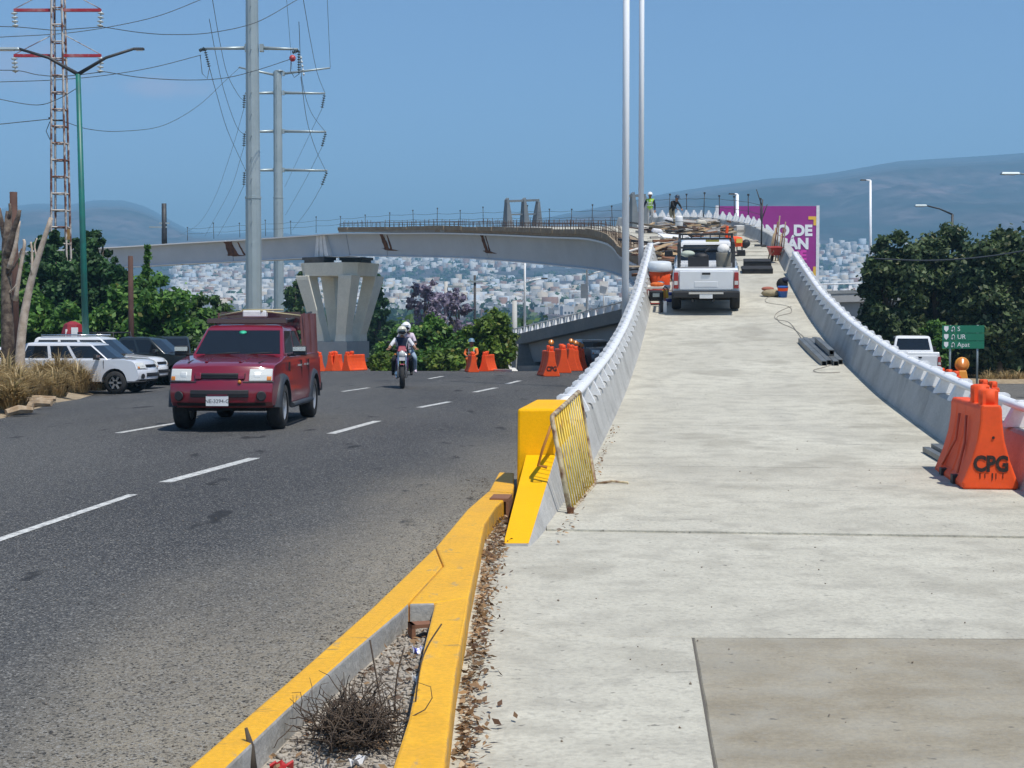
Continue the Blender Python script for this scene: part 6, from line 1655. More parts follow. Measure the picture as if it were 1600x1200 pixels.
# low pale kerb in front of the shrubs and a white block
k0, k1 = gh(470, 578.5), gh(800, 581.5)
MB().hexa([(k0.x, k0.y, gz(k0.x, k0.y) - .1), (k1.x, k1.y, gz(k1.x, k1.y) - .1), (k1.x, k1.y + .25, gz(k1.x, k1.y) - .1), (k0.x, k0.y + .25, gz(k0.x, k0.y) - .1), (k0.x, k0.y, gz(k0.x, k0.y) + .09), (k1.x, k1.y, gz(k1.x, k1.y) + .09), (k1.x, k1.y + .25, gz(k1.x, k1.y) + .09), (k0.x, k0.y + .25, gz(k0.x, k0.y) + .09)])
o = MB().hexa([(k0.x, k0.y, gz(k0.x, k0.y) - .1), (k1.x, k1.y, gz(k1.x, k1.y) - .1), (k1.x, k1.y + .25, gz(k1.x, k1.y) - .1), (k0.x, k0.y + .25, gz(k0.x, k0.y) - .1), (k0.x, k0.y, gz(k0.x, k0.y) + .1), (k1.x, k1.y, gz(k1.x, k1.y) + .1), (k1.x, k1.y + .25, gz(k1.x, k1.y) + .1), (k0.x, k0.y + .25, gz(k0.x, k0.y) + .1)]).build('kerb', mat('pale kerb concrete', (.55, .53, .48), .9, col2=(.45, .43, .38), scale=2))
tag(o, 'low pale kerb along the far side of the road before the shrubs', 'kerb')
p = gh(795, 579); bo = empty('bollard', p); tag(bo, 'short white concrete bollard on a slab beside the access ramp', 'bollard')
MB().box((0, .1, .28), (.22, .2, .56)).build('post', m_white, bo, bevel=.02); MB().box((0, .05, .05), (.75, .5, .12), taper=(.7, .7)).build('slab', m_white, bo)
# verge beyond the right-hand road
V, F = [], []
for i, px in enumerate(range(1380, 1760, 20)):
    for j, (py, dz) in enumerate(((592, .0), (589.5, .16), (585, .2), (560, .2))):
        p = at(px, py, 66 + (0, .6, 2, 14)[j]); V.append((p.x, p.y, gz(p.x, p.y) + dz))
for i in range(len(range(1380, 1760, 20)) - 1):
    for j in range(3): q = i * 4 + j; F.append((q, q + 4, q + 5, q + 1))
o = link('verge', mesh_np('verge', V, F, True)); o.data.materials.append(m_verge); structure(o)
for k, (px, l) in enumerate(((1545, 'small dry tussock on the right verge nearest the sign post'), (1570, 'dry tussock on the right verge, middle'), (1592, 'dry tussock on the right verge at the frame edge'))): tussock(px, 588, 68, 16, 34, l, 90 + k, 200)

# green direction sign among the right trees
SY = 64.0
s0, s1 = at(1472, 545, SY), at(1538, 508, SY)
sg = empty('road_sign', (s0.x, SY, gz(s0.x + .9, SY))); tag(sg, 'green three-row direction sign half hidden by the right trees', 'road sign')
m_sgreen = mat('sign green', (.010, .16, .085), .45); sz = sg.location.z; sw = s1.x - s0.x
rows_ = ['S', 'UR', 'Apat']
for k in range(3):
    hh = (s1.z - s0.z) / 3; zc = s1.z - sz - hh * (k + .5)
    MB().box((sw / 2, 0, zc), (sw, .04, hh - .02)).build('sign_board', m_sgreen, sg)
    sh = MB(); sh.prism([(-.09, .12), (.09, .12), (.09, -.02), (0, -.12), (-.09, -.02)], lambda a, b, d: (.16 + a, d, zc + b), -.03, -.0205); sh.build('route_shield', m_white, sg, fix=True)
    ar_ = MB(); ar_.tube([(.50, -.03, zc - .11), (.50, -.03, zc + .05), (.45, -.03, zc + .10), (.40, -.03, zc + .05), (.40, -.03, zc - .04)], .016, 5); ar_.prism([(-.05, 0), (.05, 0), (0, -.07)], lambda a, b, d: (.40 + a, d, zc - .04 + b), -.035, -.025); ar_.build('turn_arrow', m_white, sg, fix=True)
    text_ob('lettering', rows_[k], .27, sg, (.62, -.022, zc), (R(90), 0, 0), m_white, .003, align='LEFT')
MB().tube([(sw * .85, .06, 0), (sw * .85, .06, s1.z - sz)], .045, 8).build('post', m_galv, sg); MB().tube([(sw * .2, .06, 0), (sw * .2, .06, s1.z - sz)], .045, 8).build('post', m_galv, sg)

# ------------------------------------------------------------------ far wood and the town on the hillside
rg = np.random.default_rng(5)
C, Rc = [], []
for _ in range(900):
    y = 130 + 480 * rg.random() ** 1.3; u = rg.uniform(-.42, .42); x = u * y
    r = rg.uniform(1.6, 3.6); C.append((x, y, -2 + r * .6)); Rc.append(r)
o = link('far_wood', crown_mesh('far_wood', leaves(np.array(C), np.array(Rc), 42000, .75, rg), lf_dark)); o['kind'] = 'stuff'; o['label'] = 'dark low woodland filling the valley floor'; o['category'] = 'woodland'
C, Rc = [], []
for _ in range(2600):
    y = 640 + 1900 * rg.random() ** .9; u = rg.uniform(-.40, .40); x = u * y
    if fbm(x * .004 + 9, y * .004) < -.05: continue
    r = rg.uniform(3, 7); C.append((x, y, hill_z(x, y) + r * .4)); Rc.append(r)
o = link('hillside_wood', crown_mesh('hillside_wood', leaves(np.array(C), np.array(Rc), 42000, 2.6, rg), lf_dark)); o['kind'] = 'stuff'; o['label'] = 'scattered trees between the houses on the far hillside'; o['category'] = 'woodland'
m_hw = [mat('town white', (.58, .575, .56), .8), mat('town cream', (.52, .45, .36), .8), mat('town grey', (.30, .30, .30), .85), mat('town brick', (.27, .16, .12), .85), mat('town pale blue', (.50, .56, .62), .8)]
m_hwin = mat('town window', (.05, .06, .07), .4)
def house_mesh(w, d, h, m, k):
    mb = MB(); mb.box((0, 0, h / 2 - 1), (w, d, h + 2))
    if k % 2: mb.box((w * .2, d * .1, h + 1.1), (w * .5, d * .6, 2.2))
    mb.box((-w * .3, d * .2, h + .8), (1.1, 1.1, 1.6))
    for s in (-1, 1): mb.box((0, s * d * .49, h + .25), (w, .2, .5))
    mb.box((w * .49, 0, h + .25), (.2, d * .96, .5)); mb.box((-w * .49, 0, h + .25), (.2, d * .96, .5))
    nf = max(1, int(h / 3))
    for f in range(nf):
        for q in (-.28, .05, .32):
            mb.box((w * q, -d / 2 - .02, 1.5 + f * 3), (1.3, .1, 1.3), m=1)
    return mb.mesh('house', [m, m_hwin])
HM = [house_mesh(w * .8, d * .8, h * .85, m_hw[c], k) for k, (w, d, h, c) in enumerate(((9, 9, 6, 0), (12, 8, 6, 0), (7, 9, 3.4, 0), (15, 10, 6, 0), (8, 8, 9, 0), (10, 9, 6, 1), (8, 9, 3.5, 1), (11, 9, 6, 2), (8, 7, 4, 3), (9, 9, 6.5, 4), (20, 12, 5, 0), (7, 7, 6, 2)))]
spots = []
for _ in range(60000):
    y = 900 + 1900 * rg.random() ** .8; u = rg.uniform(-.36, .36); x = u * y
    d_ = fbm(x * .0035 + 2, y * .0035 + 5)
    if d_ < -.22 + .55 * rg.random() - .1: continue
    px, z = 800 + FPX * u, hill_z(x, y); py = 506 - FPX * (z - EYE) / y
    vis = (270 < px < 1010 and 395 < py < 515) or (1275 < px < 1420 and 380 < py < 500) or (470 < px < 1010 and py > 398)
    if not vis: 
        continue
    spots.append((y, x, z, px, py))
    if len(spots) >= 3200: break
spots.sort()
big, rest = spots[:300], spots[300:]
for y, x, z, px, py in big:
    o = link('house', HM[int(rg.choice(len(HM), p=[.14, .12, .12, .06, .06, .12, .08, .1, .06, .05, .02, .07]))], None, (x, y, z), (0, 0, rg.uniform(-.5, .5)), float(rg.uniform(.65, 1.05)))
    tag(o, 'small flat-roofed house in the town on the far hillside', 'house', 'houses of the far hillside town')
Vs, Fs, Ms, nv = [], [], [], 0
for y, x, z, px, py in rest:
    w, d, h = rg.uniform(5, 10), rg.uniform(5, 9), rg.choice([3.0, 3.2, 5.6, 6, 8]); a = rg.uniform(-.6, .6)
    c, s = math.cos(a), math.sin(a)
    for zz in (-3, h):
        for sx, sy in ((-1, -1), (1, -1), (1, 1), (-1, 1)):
            lx, ly = sx * w / 2, sy * d / 2; Vs.append((x + lx * c - ly * s, y + lx * s + ly * c, z + zz))
    for f in ((4, 5, 6, 7), (0, 1, 5, 4), (1, 2, 6, 5), (2, 3, 7, 6), (3, 0, 4, 7)): Fs.append([nv + q for q in f])
    Ms += [int(rg.choice(5, p=[.40, .18, .22, .13, .07]))] * 5; nv += 8
me = mesh_np('town', Vs, Fs)
for m in m_hw: me.materials.append(m)
me.polygons.foreach_set('material_index', Ms)
o = link('town', me); o['kind'] = 'stuff'; o['label'] = 'rest of the pale town spread over the far hillside'; o['category'] = 'town'
# ------------------------------------------------------------------ building material and tools on the ramp
def deck_M(t, off, yaw=0.0, h=0.0):
    a = ptan(t); f = (pth(t + .5, off) - pth(t - .5, off)).normalized(); r_ = (pth(t, off + .5) - pth(t, off - .5)).normalized(); u = r_.cross(f).normalized(); r_ = f.cross(u)
    M = Matrix(((r_.x, f.x, u.x, 0), (r_.y, f.y, u.y, 0), (r_.z, f.z, u.z, 0), (0, 0, 0, 1))); M.translation = pth(t, off, .012) + u * h
    return M @ Matrix.Rotation(yaw, 4, 'Z')
def off_at(px, t): return min(trange(-2.05, 2.05, .02), key=lambda q: abs(800 + FPX * pth(t, q).x / pth(t, q).y - px))
def dthing(name, px, t, label, cat, yaw=0.0, group=None, h=0.0):
    e = empty(name); e.matrix_basis = deck_M(t, off_at(px, t), yaw, h); tag(e, label, cat, group); return e
woods = [m_form, m_black, m_rebar, mat('fresh pine', (.48, .34, .19), .85, col2=(.38, .26, .14), scale=4), mat('red brown ply', (.20, .085, .045), .85, col2=(.27, .13, .07), scale=3), mat('grey board', (.38, .36, .33), .9, col2=(.28, .26, .24), scale=3), mat('pale board', (.66, .63, .58), .85)]
rd_ = random.Random(4)
PILES = [(1030, 60, 'heap of mixed planks at the left of the ramp behind the white pickup', 33, 1.1, 2.6), (1068, 64, 'middle heap of planks and plywood on the ramp', 43, 1.2, 2.8), (1110, 66, 'right heap of reddish planks beside the orange mixer', 38, 1.1, 2.6),
         (1035, 71, 'upper left heap of formwork boards near the standing worker', 33, 1.1, 2.4), (1085, 74, 'upper heap of long pale boards near the bending worker', 33, 1.3, 3.0), (1025, 53, 'loose boards leaning beside the left wall', 19, .7, 2.0), (1140, 71, 'small heap of boards by the bend of the right wall', 19, .8, 1.8), (1062, 56, 'low heap of boards just in front of the white pickup', 19, 1.0, 2.0)]
for px, t, lab, n, sp, L_ in PILES:
    e = dthing('timber_heap', px, t, lab, 'timber', group='timber heaps on the ramp')
    for k in range(n):
        w, th, ln = rd_.choice((.08, .12, .2, .45 if k % 6 == 0 else .15)), rd_.choice((.03, .05, .09)), L_ * rd_.choice((.12, .2, .35, .6, .9))
        z = .05 + .45 * (k / n) * rd_.uniform(.5, 1.0)
        MB().box((rd_.uniform(-sp, sp) * .8, rd_.uniform(-1.6, 1.6), z), (ln, w, th), (rd_.uniform(-.25, .25), rd_.uniform(-.2, .2), rd_.gauss(0, .8))).build('plank', rd_.choice(woods), e)
# scattered sacks, buckets, sheets among the timber
m_sackc = mat('cement sack', (.62, .58, .50), .9, col2=(.5, .46, .38), scale=4)
for k, (px, t, kind, lab) in enumerate(((1060, 69, 'drum', 'pale plastic drum standing among the planks'), (1055, 62, 'sheet', 'grey sheet lying on the middle planks'), (1080, 72, 'sheet', 'pale sheet lying on the upper planks'), (1020, 64, 'sack', 'white sack by the left wall among planks'), (1095, 70, 'sack', 'cement sack on the right planks'), (1043, 74, 'sack', 'white sack near the standing worker'), (1120, 73, 'sheet', 'white sheet near the bend'))):
    e = dthing({'drum': 'drum', 'sheet': 'board_sheet', 'sack': 'sack'}[kind], px, t, lab, {'drum': 'drum', 'sheet': 'sheet', 'sack': 'sack'}[kind], h=.40 if kind != 'drum' else .35)
    if kind == 'drum': MB().lathe([(.15, 0), (.17, .06), (.17, .40), (.15, .46), (.08, .48)], 14).build('body', m_white, e); MB().lathe([(.172, .2), (.176, .22), (.172, .24)], 14, caps=False).build('hoop', m_greyc, e)
    elif kind == 'sheet': MB().box((0, 0, .05), (1.3, .7, .03), (.15, .1, .3)).build('sheet', m_white if k % 2 else woods[5], e); MB().box((.1, .1, .02), (.9, .08, .05)).build('batten', woods[0], e)
    else: MB().box((0, 0, .12), (.5, .34, .16), (.1, .15, .2), taper=(.75, .7)).build('body', m_sackc if k == 4 else m_whitec, e, bevel=.05); MB().box((.27, 0, .14), (.08, .2, .03)).build('seam', m_sackc, e)
# orange mixer
e = dthing('concrete_mixer', 1146, 60, 'orange machine with an upright arm right of the timber heaps', 'machine', .3)
e.scale = (.8, .8, .8)
MB().box((0, 0, .55), (.7, .8, .45), taper=(.9, .8)).build('housing', m_or, e, bevel=.05); MB().box((-.35, .1, 1.0), (.12, .14, .6), (0, .1, 0)).build('arm', m_or, e, bevel=.02)
MB().lathe([(.10, 0), (.2, .1), (.2, .3), (.12, .4)], 14, Matrix.Translation((.3, -.3, .35)) @ Matrix.Rotation(R(60), 4, 'Y')).build('drum', m_black, e)
for sx in (-.3, .3):
    for sy in (-.35, .35): MB().tube([(sx, sy, 0), (sx * .9, sy * .9, .4)], .03, 6).build('leg', m_dark, e)
MB().box((.1, -.42, .62), (.3, .05, .2)).build('panel', mat('yellow panel', (.7, .55, .1), .5), e)
# black mats on the deck right of the pickup
for k, (t, lab) in enumerate(((53.5, 'nearer black rubber mat to the right of the white pickup'), (54.8, 'farther black rubber mat to the right of the white pickup'))):
    e = dthing('rubber_mat', 1182, t, lab, 'mat', group='rubber mats'); MB().box((0, 0, .09 + .06 * k), (1.05 - .1 * k, .9, .18 + .1 * k)).build('mat', m_rubber, e, bevel=.02); MB().box((0, -.44, .16 + .12 * k), (1.0 - .1 * k, .04, .02)).build('edge_strip', m_dark, e)
# pale steps of raw slab beyond the mats
st_ = empty('slab_step'); tag(st_, 'flight of low pale concrete ledges right of the timber on the ramp', 'steps')
for k in range(6):
    t = 57.5 + 1.5 * k; M = deck_M(t, 1.25 + .0 * k); mb = MB(); mb.M = M; mb.box((0, 0, .0), (1.5, .5, .05)); mb.build('ledge', m_deck, st_)
# orange drum with a white tank on top, table and tools at the left wall
e = dthing('water_cooler', 1031, 48.5, 'orange drum with a large pale bucket upside down on top, left of the white pickup', 'drum')
MB().lathe([(.29, 0), (.31, .05), (.34, .62), (.31, .65)], 20).build('drum', m_or, e); MB().lathe([(.37, .63), (.385, .67), (.36, .90), (.30, .92)], 20).build('bucket', mat('pale grey plastic', (.62, .66, .68), .5), e)
for s in (-1, 1): MB().ball((s * .45, .05, .42), (.13, .13, .15), 9, 6).build('handle', m_black, e)
e = dthing('work_table', 1026, 46.5, 'makeshift pale board table beside the left ramp wall', 'table')
MB().box((0, 0, .36), (.80, .55, .05)).build('top', woods[6], e)
for sx in (-.33, .33):
    for sy in (-.22, .22): MB().box((sx, sy, .17), (.05, .05, .34)).build('leg', woods[0], e)
e = dthing('jacket', 1020, 46.5, 'orange and white cloth folded on the work table', 'cloth', h=.385); MB().ball((0, 0, .05), (.22, .18, .08), 10, 6).build('cloth', m_orc, e); MB().ball((.1, .05, .10), (.12, .1, .05), 8, 5).build('fold', m_whitec, e)
e = dthing('generator', 1021, 45.2, 'small dark generator with red frame by the left ramp wall', 'generator')
MB().box((0, 0, .26), (.42, .34, .30)).build('engine', m_black, e, bevel=.04); MB().tube([(-.26, -.2, .05), (.26, -.2, .05), (.26, -.2, .45), (-.26, -.2, .45), (-.26, -.2, .05)], .02, 6).build('frame', mat('red tube', (.4, .03, .02), .5), e); MB().box((.0, -.18, .3), (.2, .04, .12)).build('panel', m_galv, e)
e = dthing('toolbox', 1038, 45.3, 'yellow power tool beside the generator on the ramp', 'tool'); MB().box((0, 0, .30), (.26, .3, .24), taper=(.7, .8)).build('case', mat('tool yellow', (.75, .45, .03), .5), e, bevel=.04); MB().tube([(-.05, 0, .42), (0, .0, .52), (.1, 0, .46)], .02, 6).build('handle', m_black, e)
e = dthing('paint_tin', 1046, 45.8, 'blue and white tin beside the yellow tool', 'tin'); MB().lathe([(.11, 0), (.11, .26), (.10, .27)], 14).build('can', mat('tin blue', (.05, .08, .35), .4), e); MB().lathe([(.112, .1), (.112, .2)], 14, caps=False).build('label', m_white, e)
e = dthing('board_offcut', 1036, 43.4, 'upright short board with dark and pale halves left of the pickup', 'board'); MB().box((-.05, 0, .16), (.09, .05, .32)).build('dark_half', m_black, e); MB().box((.045, 0, .16), (.09, .05, .32)).build('pale_half', m_white, e)
# right wall: bucket, bag, boots-like rags, wheelbarrow, poles
e = dthing('bucket', 1222, 46.8, 'blue bucket with an orange band against the right ramp wall', 'bucket'); MB().lathe([(.13, 0), (.16, .32), (.165, .33), (.15, .33)], 16).build('pail', mat('bucket blue', (.02, .10, .38), .4), e); MB().lathe([(.150, .2), (.162, .29)], 16, caps=False).build('band', m_or, e)
e = dthing('bag', 1221, 47.8, 'black bag piled behind the blue bucket', 'bag'); MB().ball((0, 0, .28), (.18, .16, .2), 12, 8).build('body', m_blackc, e); MB().ball((.08, -.06, .42), (.11, .10, .09), 9, 6).build('flap', m_navy, e)
e = dthing('rag_heap', 1205, 47.0, 'small heap of khaki rags left of the blue bucket', 'rags'); MB().ball((0, 0, .10), (.32, .2, .12), 10, 6).build('rag', m_khaki, e); MB().ball((-.12, .1, .22), (.2, .12, .07), 9, 6).build('rag', mat('rust cloth', (.35, .12, .08), .9), e)
e = dthing('wheelbarrow', 1209, 56.5, 'red wheelbarrow tipped against the right wall of the ramp', 'wheelbarrow', .2)
e.scale = (.6, .6, .8)
MB().loft([[Vector((x * .25, y * .3, .35)) for x, y in ((-1, -1), (1, -1), (1, 1), (-1, 1))], [Vector((x * .38, y * .5, .72)) for x, y in ((-1, -1), (1, -1), (1, 1), (-1, 1))]]).build('tray', mat('barrow red', (.36, .03, .02), .5), e, fix=True)
MB().lathe([(.12, -.04), (.2, -.04), (.2, .04), (.12, .04)], 16, Matrix.Translation((0, .65, .2)) @ Matrix.Rotation(R(90), 4, 'Y')).build('wheel', m_rubber, e)
for s in (-1, 1): MB().tube([(s * .05, .65, .2), (s * .22, 0, .36), (s * .28, -.85, .6)], .02, 6).build('handle', woods[0], e)
e = dthing('pole_bundle', 1213, 57.0, 'bundle of timber poles standing against the right wall', 'poles')
for k in range(7): MB().tube([(-.25 + .09 * k, .1 * (k % 3), 0), (-.05 + .07 * k, .1, 1.0 + .22 * (k % 4))], .025, 6).build('pole', woods[(0, 3, 4)[k % 3]], e)
e = dthing('steel_stand', 1210, 62.5, 'tall thin dark steel stand beside the bend of the right wall', 'stand')
MB().tube([(0, 0, 0), (.0, 0, 1.9)], .035, 6).build('mast', m_dark, e); MB().tube([(.0, 0, 1.6), (-.25, 0, 2.3)], .02, 5).build('stay', m_dark, e); MB().tube([(0, 0, 1.1), (.2, 0, 1.7)], .02, 5).build('stay', m_dark, e); MB().box((0, 0, .04), (.5, .5, .06)).build('foot', m_dark, e)
e = dthing('crate', 1180, 68, 'pale box standing by the upper right wall', 'crate', .3); MB().box((0, 0, .22), (.38, .3, .44)).build('box', woods[6], e, bevel=.02); MB().box((0, -.155, .22), (.32, .02, .08)).build('batten', woods[5], e)
# trapezoid steel frames on the viaduct
def steel_frame(px, t, off, w, h, label, seg=2):
    e = empty('steel_trestle'); e.matrix_basis = deck_M(t, off, R(10)); tag(e, label, 'trestle', 'steel trestles on the deck')
    for k in range(seg):
        x0 = -w / 2 + k * w / seg
        a, b, tl = (x0 + .05, x0 + w / seg * .55, .1)
        MB().hexa([(a - .1, -.25, 0), (a + .42, -.25, 0), (a + .42, .25, 0), (a - .1, .25, 0), (a + .02, -.12, h), (a + .16, -.12, h + .1), (a + .16, .12, h + .1), (a + .02, .12, h)]).build('upright', m_steelf, e, fix=True)
    MB().hexa([(w / 2 - .45, -.25, 0), (w / 2 + .1, -.25, 0), (w / 2 + .1, .25, 0), (w / 2 - .45, .25, 0), (w / 2 - .15, -.12, h * .92), (w / 2, -.12, h * .92), (w / 2, .12, h * .92), (w / 2 - .15, .12, h * .92)]).build('upright', m_steelf, e, fix=True)
    MB().box((0, 0, h * .95), (w, .14, .14), (0, -.02, 0)).build('top_beam', m_steelf, e); MB().box((0, 0, h * .45), (w * .9, .08, .1)).build('mid_beam', m_steelf, e)
m_steelf = mat('grey primer steel', (.13, .155, .175), .6, col2=(.18, .20, .21), scale=2)
tf = t_inner(815, 1.5); steel_frame(815, tf, 1.5, 2.8, 1.7, 'pair of grey trapezoid steel trestles standing on the viaduct deck', 2)
tf2 = t_inner(997, .5); steel_frame(997, tf2, .5, .9, 1.75, 'dark steel trestle standing on the deck beside the white lamp posts', 1)
# bundle of grey channels by the right wall
e = empty('channel_bundle'); e.matrix_basis = deck_M(34.4, 1.86, R(2)); tag(e, 'bundle of grey steel channels lying along the right ramp wall', 'steel channels')
m_chan = mat('galvanised channel', (.13, .14, .14), .5, metal=.4, col2=(.2, .21, .21), scale=3)
for k in range(5):
    x = -.24 + .12 * k if k < 4 else .02; z = .0 if k < 4 else .13; y = rd_.uniform(-.2, .2); ln = 4.6 if k < 4 else 2.6
    mb = MB(); mb.box((x, y, z + .012), (.11, ln, .02)); mb.box((x - .05, y, z + .06), (.012, ln, .1)); mb.box((x + .05, y, z + .06), (.012, ln, .1)); mb.box((x, y, z + .115), (.11, ln, .014)); mb.build('channel', m_chan, e)
o = MB().box((.45, 0, 0), (.1, .1, .1)); 
e = empty('channel_bundle'); e.matrix_basis = deck_M(18.2, 1.95, R(2)); tag(e, 'short grey channel end showing behind the orange CPG barrier', 'steel channels')
MB().box((0, 0, .06), (.12, 1.6, .10)).build('channel', m_chan, e); MB().box((-.12, .1, .04), (.08, 1.4, .06)).build('channel', m_chan, e)
# thin cables trailing over the deck
def cable(pts, label):
    P = []
    for px, py in pts:
        t = 30.0; d = ray(px, py)
        for q in trange(16, 60, .05):
            k = q / d.y
            if EYE + d.z * k <= pz(q): t = q; break
        P.append(pth(t, off_at(px, t), .025))
    o = MB().tube(catmull(P, 6), .007, 5).build('cable', m_cable); tag(o, label, 'cable', 'cables on the ramp')
m_cable = mat('dusty cable', (.24, .22, .19), .8)
cable([(1222, 462), (1200, 466), (1198, 474), (1230, 480), (1236, 490), (1215, 496), (1220, 506), (1240, 515), (1258, 530), (1266, 541)], 'thin cable winding from the blue bucket to the steel channels')
cable([(1236, 480), (1214, 490), (1212, 500), (1232, 505), (1245, 520), (1262, 545)], 'second thin cable looping beside the first on the ramp')
cable([(1302, 571), (1285, 576), (1272, 580), (1282, 584), (1312, 583)], 'loose cable end at the foot of the steel channels')

# ------------------------------------------------------------------ planter between the kerbs, with its rubbish
inner = [Vector((x, y, .0)) for x, y in in_l] + [Vector((x, y, 0)) for x, y in reversed(in_r)]
mb = MB(); mb.add([(p.x, p.y, .035) for p in inner], [tuple(range(len(inner)))]); o = mb.build('planter_soil', mat('pale rubble soil', (.30, .26, .21), .95, col2=(.42, .38, .32), scale=9, bump=.8, bscale=30, fine=.3), fix=True); structure(o)
def in_planter(rg):
    while True:
        y = rg.uniform(3.9, 8.7); 
        xl = np.interp(y, [p[1] for p in in_l], [p[0] for p in in_l]); xr = np.interp(y, [p[1] for p in in_r], [p[0] for p in in_r])
        if xr - xl > .05: return rg.uniform(xl + .02, xr - .02), y
rg = np.random.default_rng(11)
def stones(name, pts, smin, smax, m):
    V, F, nv = [], [], 0
    for x, y, z in pts:
        s = rg.uniform(smin, smax); J = rg.uniform(.6, 1.3, (6, 3))
        B = np.array([(1, 0, 0), (-1, 0, 0), (0, 1, 0), (0, -1, 0), (0, 0, 1), (0, 0, -1)], float) * J * s * np.array([1, 1, .7]) + rg.normal(size=(6, 3)) * s * .15
        V += [(x + b[0], y + b[1], z + s * .3 + b[2]) for b in B]
        F += [[nv + i for i in f] for f in ((0, 2, 4), (2, 1, 4), (1, 3, 4), (3, 0, 4), (2, 0, 5), (1, 2, 5), (3, 1, 5), (0, 3, 5))]; nv += 6
    me = mesh_np(name, V, F); me.materials.append(m); o = link(name, me); o['kind'] = 'stuff'; return o
stones('rubble', [(*in_planter(rg), .035) for _ in range(3200)], .004, .019, mat('pale rubble', (.42, .39, .34), .95, col2=(.24, .20, .16), scale=14))
bits = []
for _ in range(1500):       # grit swept along the road side of the kerb
    y = 4.5 + 13 * rg.random() ** 1.4; xk = np.interp(y, [p[1] for p in out_l], [p[0] for p in out_l]); bits.append((xk - abs(rg.normal()) * .14 - .015, y, 0))
for _ in range(700):
    y = rg.uniform(5, 30); bits.append((.111 * y - 1.95 - rg.random() ** 1.5 * 4, y, 0))
stones('road_grit', bits, .003, .011, mat('dark grit', (.10, .085, .07), .95, col2=(.26, .23, .19), scale=20))
bits = [(rg.uniform(-.2, 5.5), 5 + 25 * rg.random() ** 1.6, 0) for _ in range(150)]
bits = [(x, y, pz(y) + .014) for x, y, z in bits if x < .115 * y + 3.2 and x > (.115 * y - 1.0 if y > 12 else -.2)]
stones('deck_grit', bits, .003, .010, mat('brown grit', (.20, .16, .12), .95))
# dead leaves blown against the kerb and nose
def dry_leaf_mesh(name, pts, size, m):
    n = len(pts); P = np.array(pts); nrm = rg.normal(size=(n, 3)) * .5 + np.array([0, 0, 1]); nrm /= np.linalg.norm(nrm, axis=1)[:, None]
    a = np.cross(nrm, rg.normal(size=(n, 3))); a /= np.linalg.norm(a, axis=1)[:, None]; b = np.cross(nrm, a); s = size * (.5 + rg.random(n))[:, None]
    V = np.empty((n, 4, 3)); V[:, 0] = P - a * s; V[:, 1] = P + b * s * .45 + np.array([0, 0, .004]); V[:, 2] = P + a * s; V[:, 3] = P - b * s * .45
    V[:, :, 2] = np.maximum(V[:, :, 2], (P[:, 2] - .006)[:, None])
    o = link(name, crown_mesh(name, V.reshape(-1, 3), m)); o['kind'] = 'stuff'; return o
m_dl = leaf_mat('dead leaves', (.09, .045, .022), (.36, .23, .12), (.5, .42, .3), trans=.1)
pts = []
for _ in range(1150):
    y = 5.2 + 6.6 * rg.random(); xk = np.interp(y, [p[1] for p in out_r], [p[0] for p in out_r]); d_ = abs(rg.normal()) * .055 + abs(rg.normal()) * .03 * (fbm(y * 1.3, 4) + .7)
    pts.append((xk + .01 + d_, y, .024 + rg.random() * .02))
for _ in range(500):
    y = rg.uniform(11.2, 13.6); x0_ = np.interp(y, [11.2, 13.6], [-.16, -.06]); pts.append((x0_ + rg.normal() * .05, y, .02 + rg.random() * .03))
for _ in range(160):
    y = rg.uniform(12, 22); pts.append((.115 * y - 1.08 + abs(rg.normal()) * .06, y, pz(y) + .022))
for _ in range(260): x, y = in_planter(rg); pts.append((x, y, .05 + rg.random() * .02))
for _ in range(220):
    y = rg.uniform(8.2, 14); xk = np.interp(y, [p[1] for p in out_l], [p[0] for p in out_l]); pts.append((xk - .015 - abs(rg.normal()) * .03, y, .012 + rg.random() * .05))
o = dry_leaf_mesh('dead_leaves', pts, .021, m_dl); o['label'] = 'brown dead leaves gathered along the yellow kerb'; o['category'] = 'leaves'
# dried tumble bush in the planter
m_twig = mat('dry twigs', (.060, .040, .028), .95, col2=(.11, .08, .055), scale=30)
bc = onz(552, 1160, .05)
bush = empty('dry_bush', bc); tag(bush, 'dried dark tangle of twigs growing in the kerbed planter', 'bush')
mb = MB(); rr = random.Random(9)
for k in range(420):
    a = rr.uniform(0, 2 * math.pi); L_ = rr.uniform(.13, .28); el = rr.uniform(.15, 1.4)
    p = Vector((rr.gauss(0, .07), rr.gauss(0, .10), rr.uniform(0, .10))); d_ = Vector((math.cos(a) * math.cos(el) * .9, math.sin(a) * math.cos(el) * 1.2, math.sin(el) * .95)); pts = [p]
    for q in range(5):
        d_ = (d_ + Vector((rr.gauss(0, .65), rr.gauss(0, .65), rr.gauss(-.05, .55)))).normalized(); n_ = pts[-1] + d_ * L_ / 5
        n_.z = max(.005, n_.z); pts.append(n_)
    mb.tube(pts, [.0036 - .0005 * q for q in range(6)], 4)
o = mb.build('twigs', m_twig, bush); o['kind'] = 'stuff'
for px, py, tops in ((600, 1085, ((585, 1040), (578, 1000))), (645, 1100, ((655, 1050), (668, 1010), (690, 975))), (615, 1090, ((620, 1060), (632, 1010)))):
    b = onz(px, py + 40, .05); P = [b - bc] + [at(x, y, b.y + .05 * i) - bc for i, (x, y) in enumerate(tops)]
    MB().tube(catmull(P, 5), .0035, 4).build('stem', m_twig, bush)
s2 = onz(395, 1210, .05)
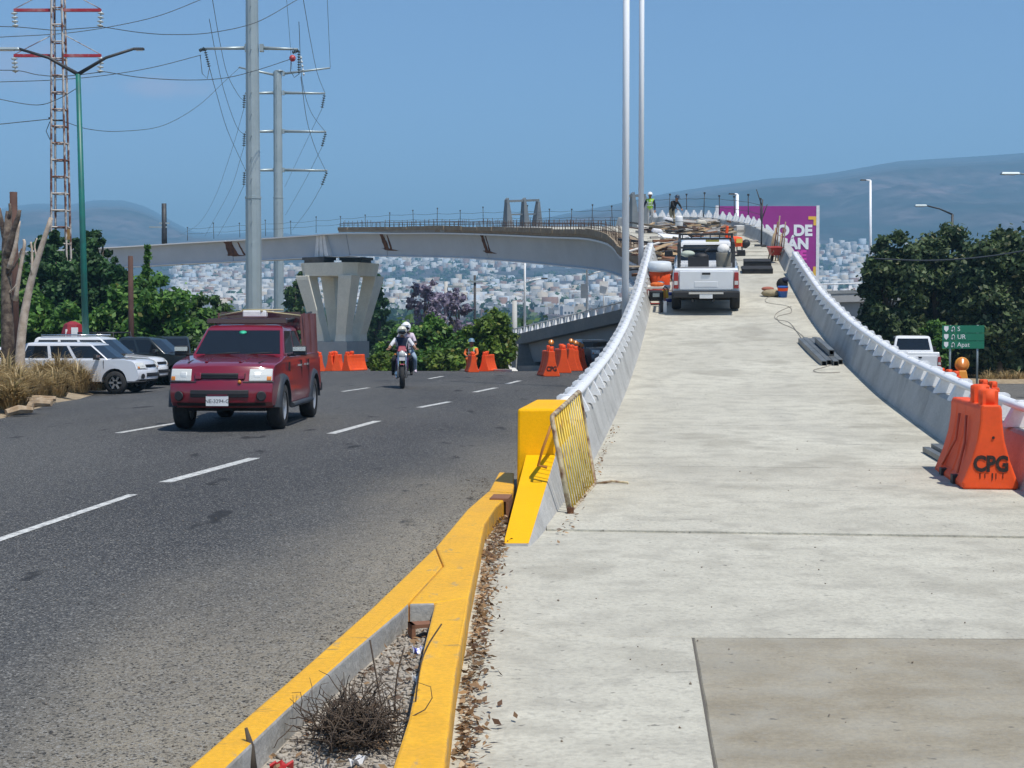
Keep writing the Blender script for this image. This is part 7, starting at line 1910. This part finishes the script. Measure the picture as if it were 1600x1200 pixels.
o = MB().tube([s2, s2 + Vector((-.01, .02, .10)), s2 + Vector((-.03, .03, .17))], [.02, .014, .006], 6).build('stump', m_bark_d); tag(o, 'small dry stump at the front end of the planter', 'stump')
# litter
def flat_bit(px, py, s, m, lab, name='litter', yaw=.3, z=.06):
    p = onz(px, py, z); mb = MB(); n = 5; V = []
    for i in range(n):
        for j in range(n):
            V.append((p.x + (i / (n - 1) - .5) * s[0] * math.cos(yaw) - (j / (n - 1) - .5) * s[1] * math.sin(yaw), p.y + (i / (n - 1) - .5) * s[0] * math.sin(yaw) + (j / (n - 1) - .5) * s[1] * math.cos(yaw), z + .025 * math.sin(i * 2.1 + px) * math.cos(j * 1.7)))
    mb.add(V, [(i * n + j, (i + 1) * n + j, (i + 1) * n + j + 1, i * n + j + 1) for i in range(n - 1) for j in range(n - 1)]); o = mb.build(name, m); so = o.modifiers.new('solid', 'SOLIDIFY'); so.thickness = .002; tag(o, lab, 'litter', 'litter in the planter')
flat_bit(655, 1016, (.06, .05), mat('blue white wrapper', (.75, .76, .82), .4, col2=(.05, .08, .6), scale=18, contrast=(.5, .56)), 'crumpled blue and white wrapper in the planter corner')
flat_bit(560, 1188, (.08, .03), m_white, 'torn white paper at the foot of the dry bush', yaw=.9)
flat_bit(440, 1196, (.09, .03), mat('red wrapper', (.5, .03, .03), .5), 'red wrapper strip at the front of the planter', yaw=.2)
flat_bit(655, 1060, (.06, .05), m_white, 'small white scrap beside the right kerb arm', yaw=.2)
p = onz(660, 990, .06); e = empty('wooden_box', (p.x, p.y, .04), (0, 0, .3)); tag(e, 'broken brown wooden box end in the planter corner', 'box')
for k, (x, z, w, h) in enumerate(((0, .07, .14, .02), (-.06, .03, .02, .10), (.06, .03, .02, .10))): MB().box((x, 0, z), (w, .10, h)).build('board', woods[4], e)
e = empty('wooden_box', (-.10, 13.9, 0), (0, 0, -.1)); tag(e, 'brown wooden frame wedged between the kerb and the yellow nose', 'box')
for x, z, w, h in ((0, .17, .17, .03), (-.075, .08, .025, .16), (.075, .08, .025, .16), (.0, .02, .15, .03)): MB().box((x, 0, z), (w, .35, h)).build('board', woods[4], e)
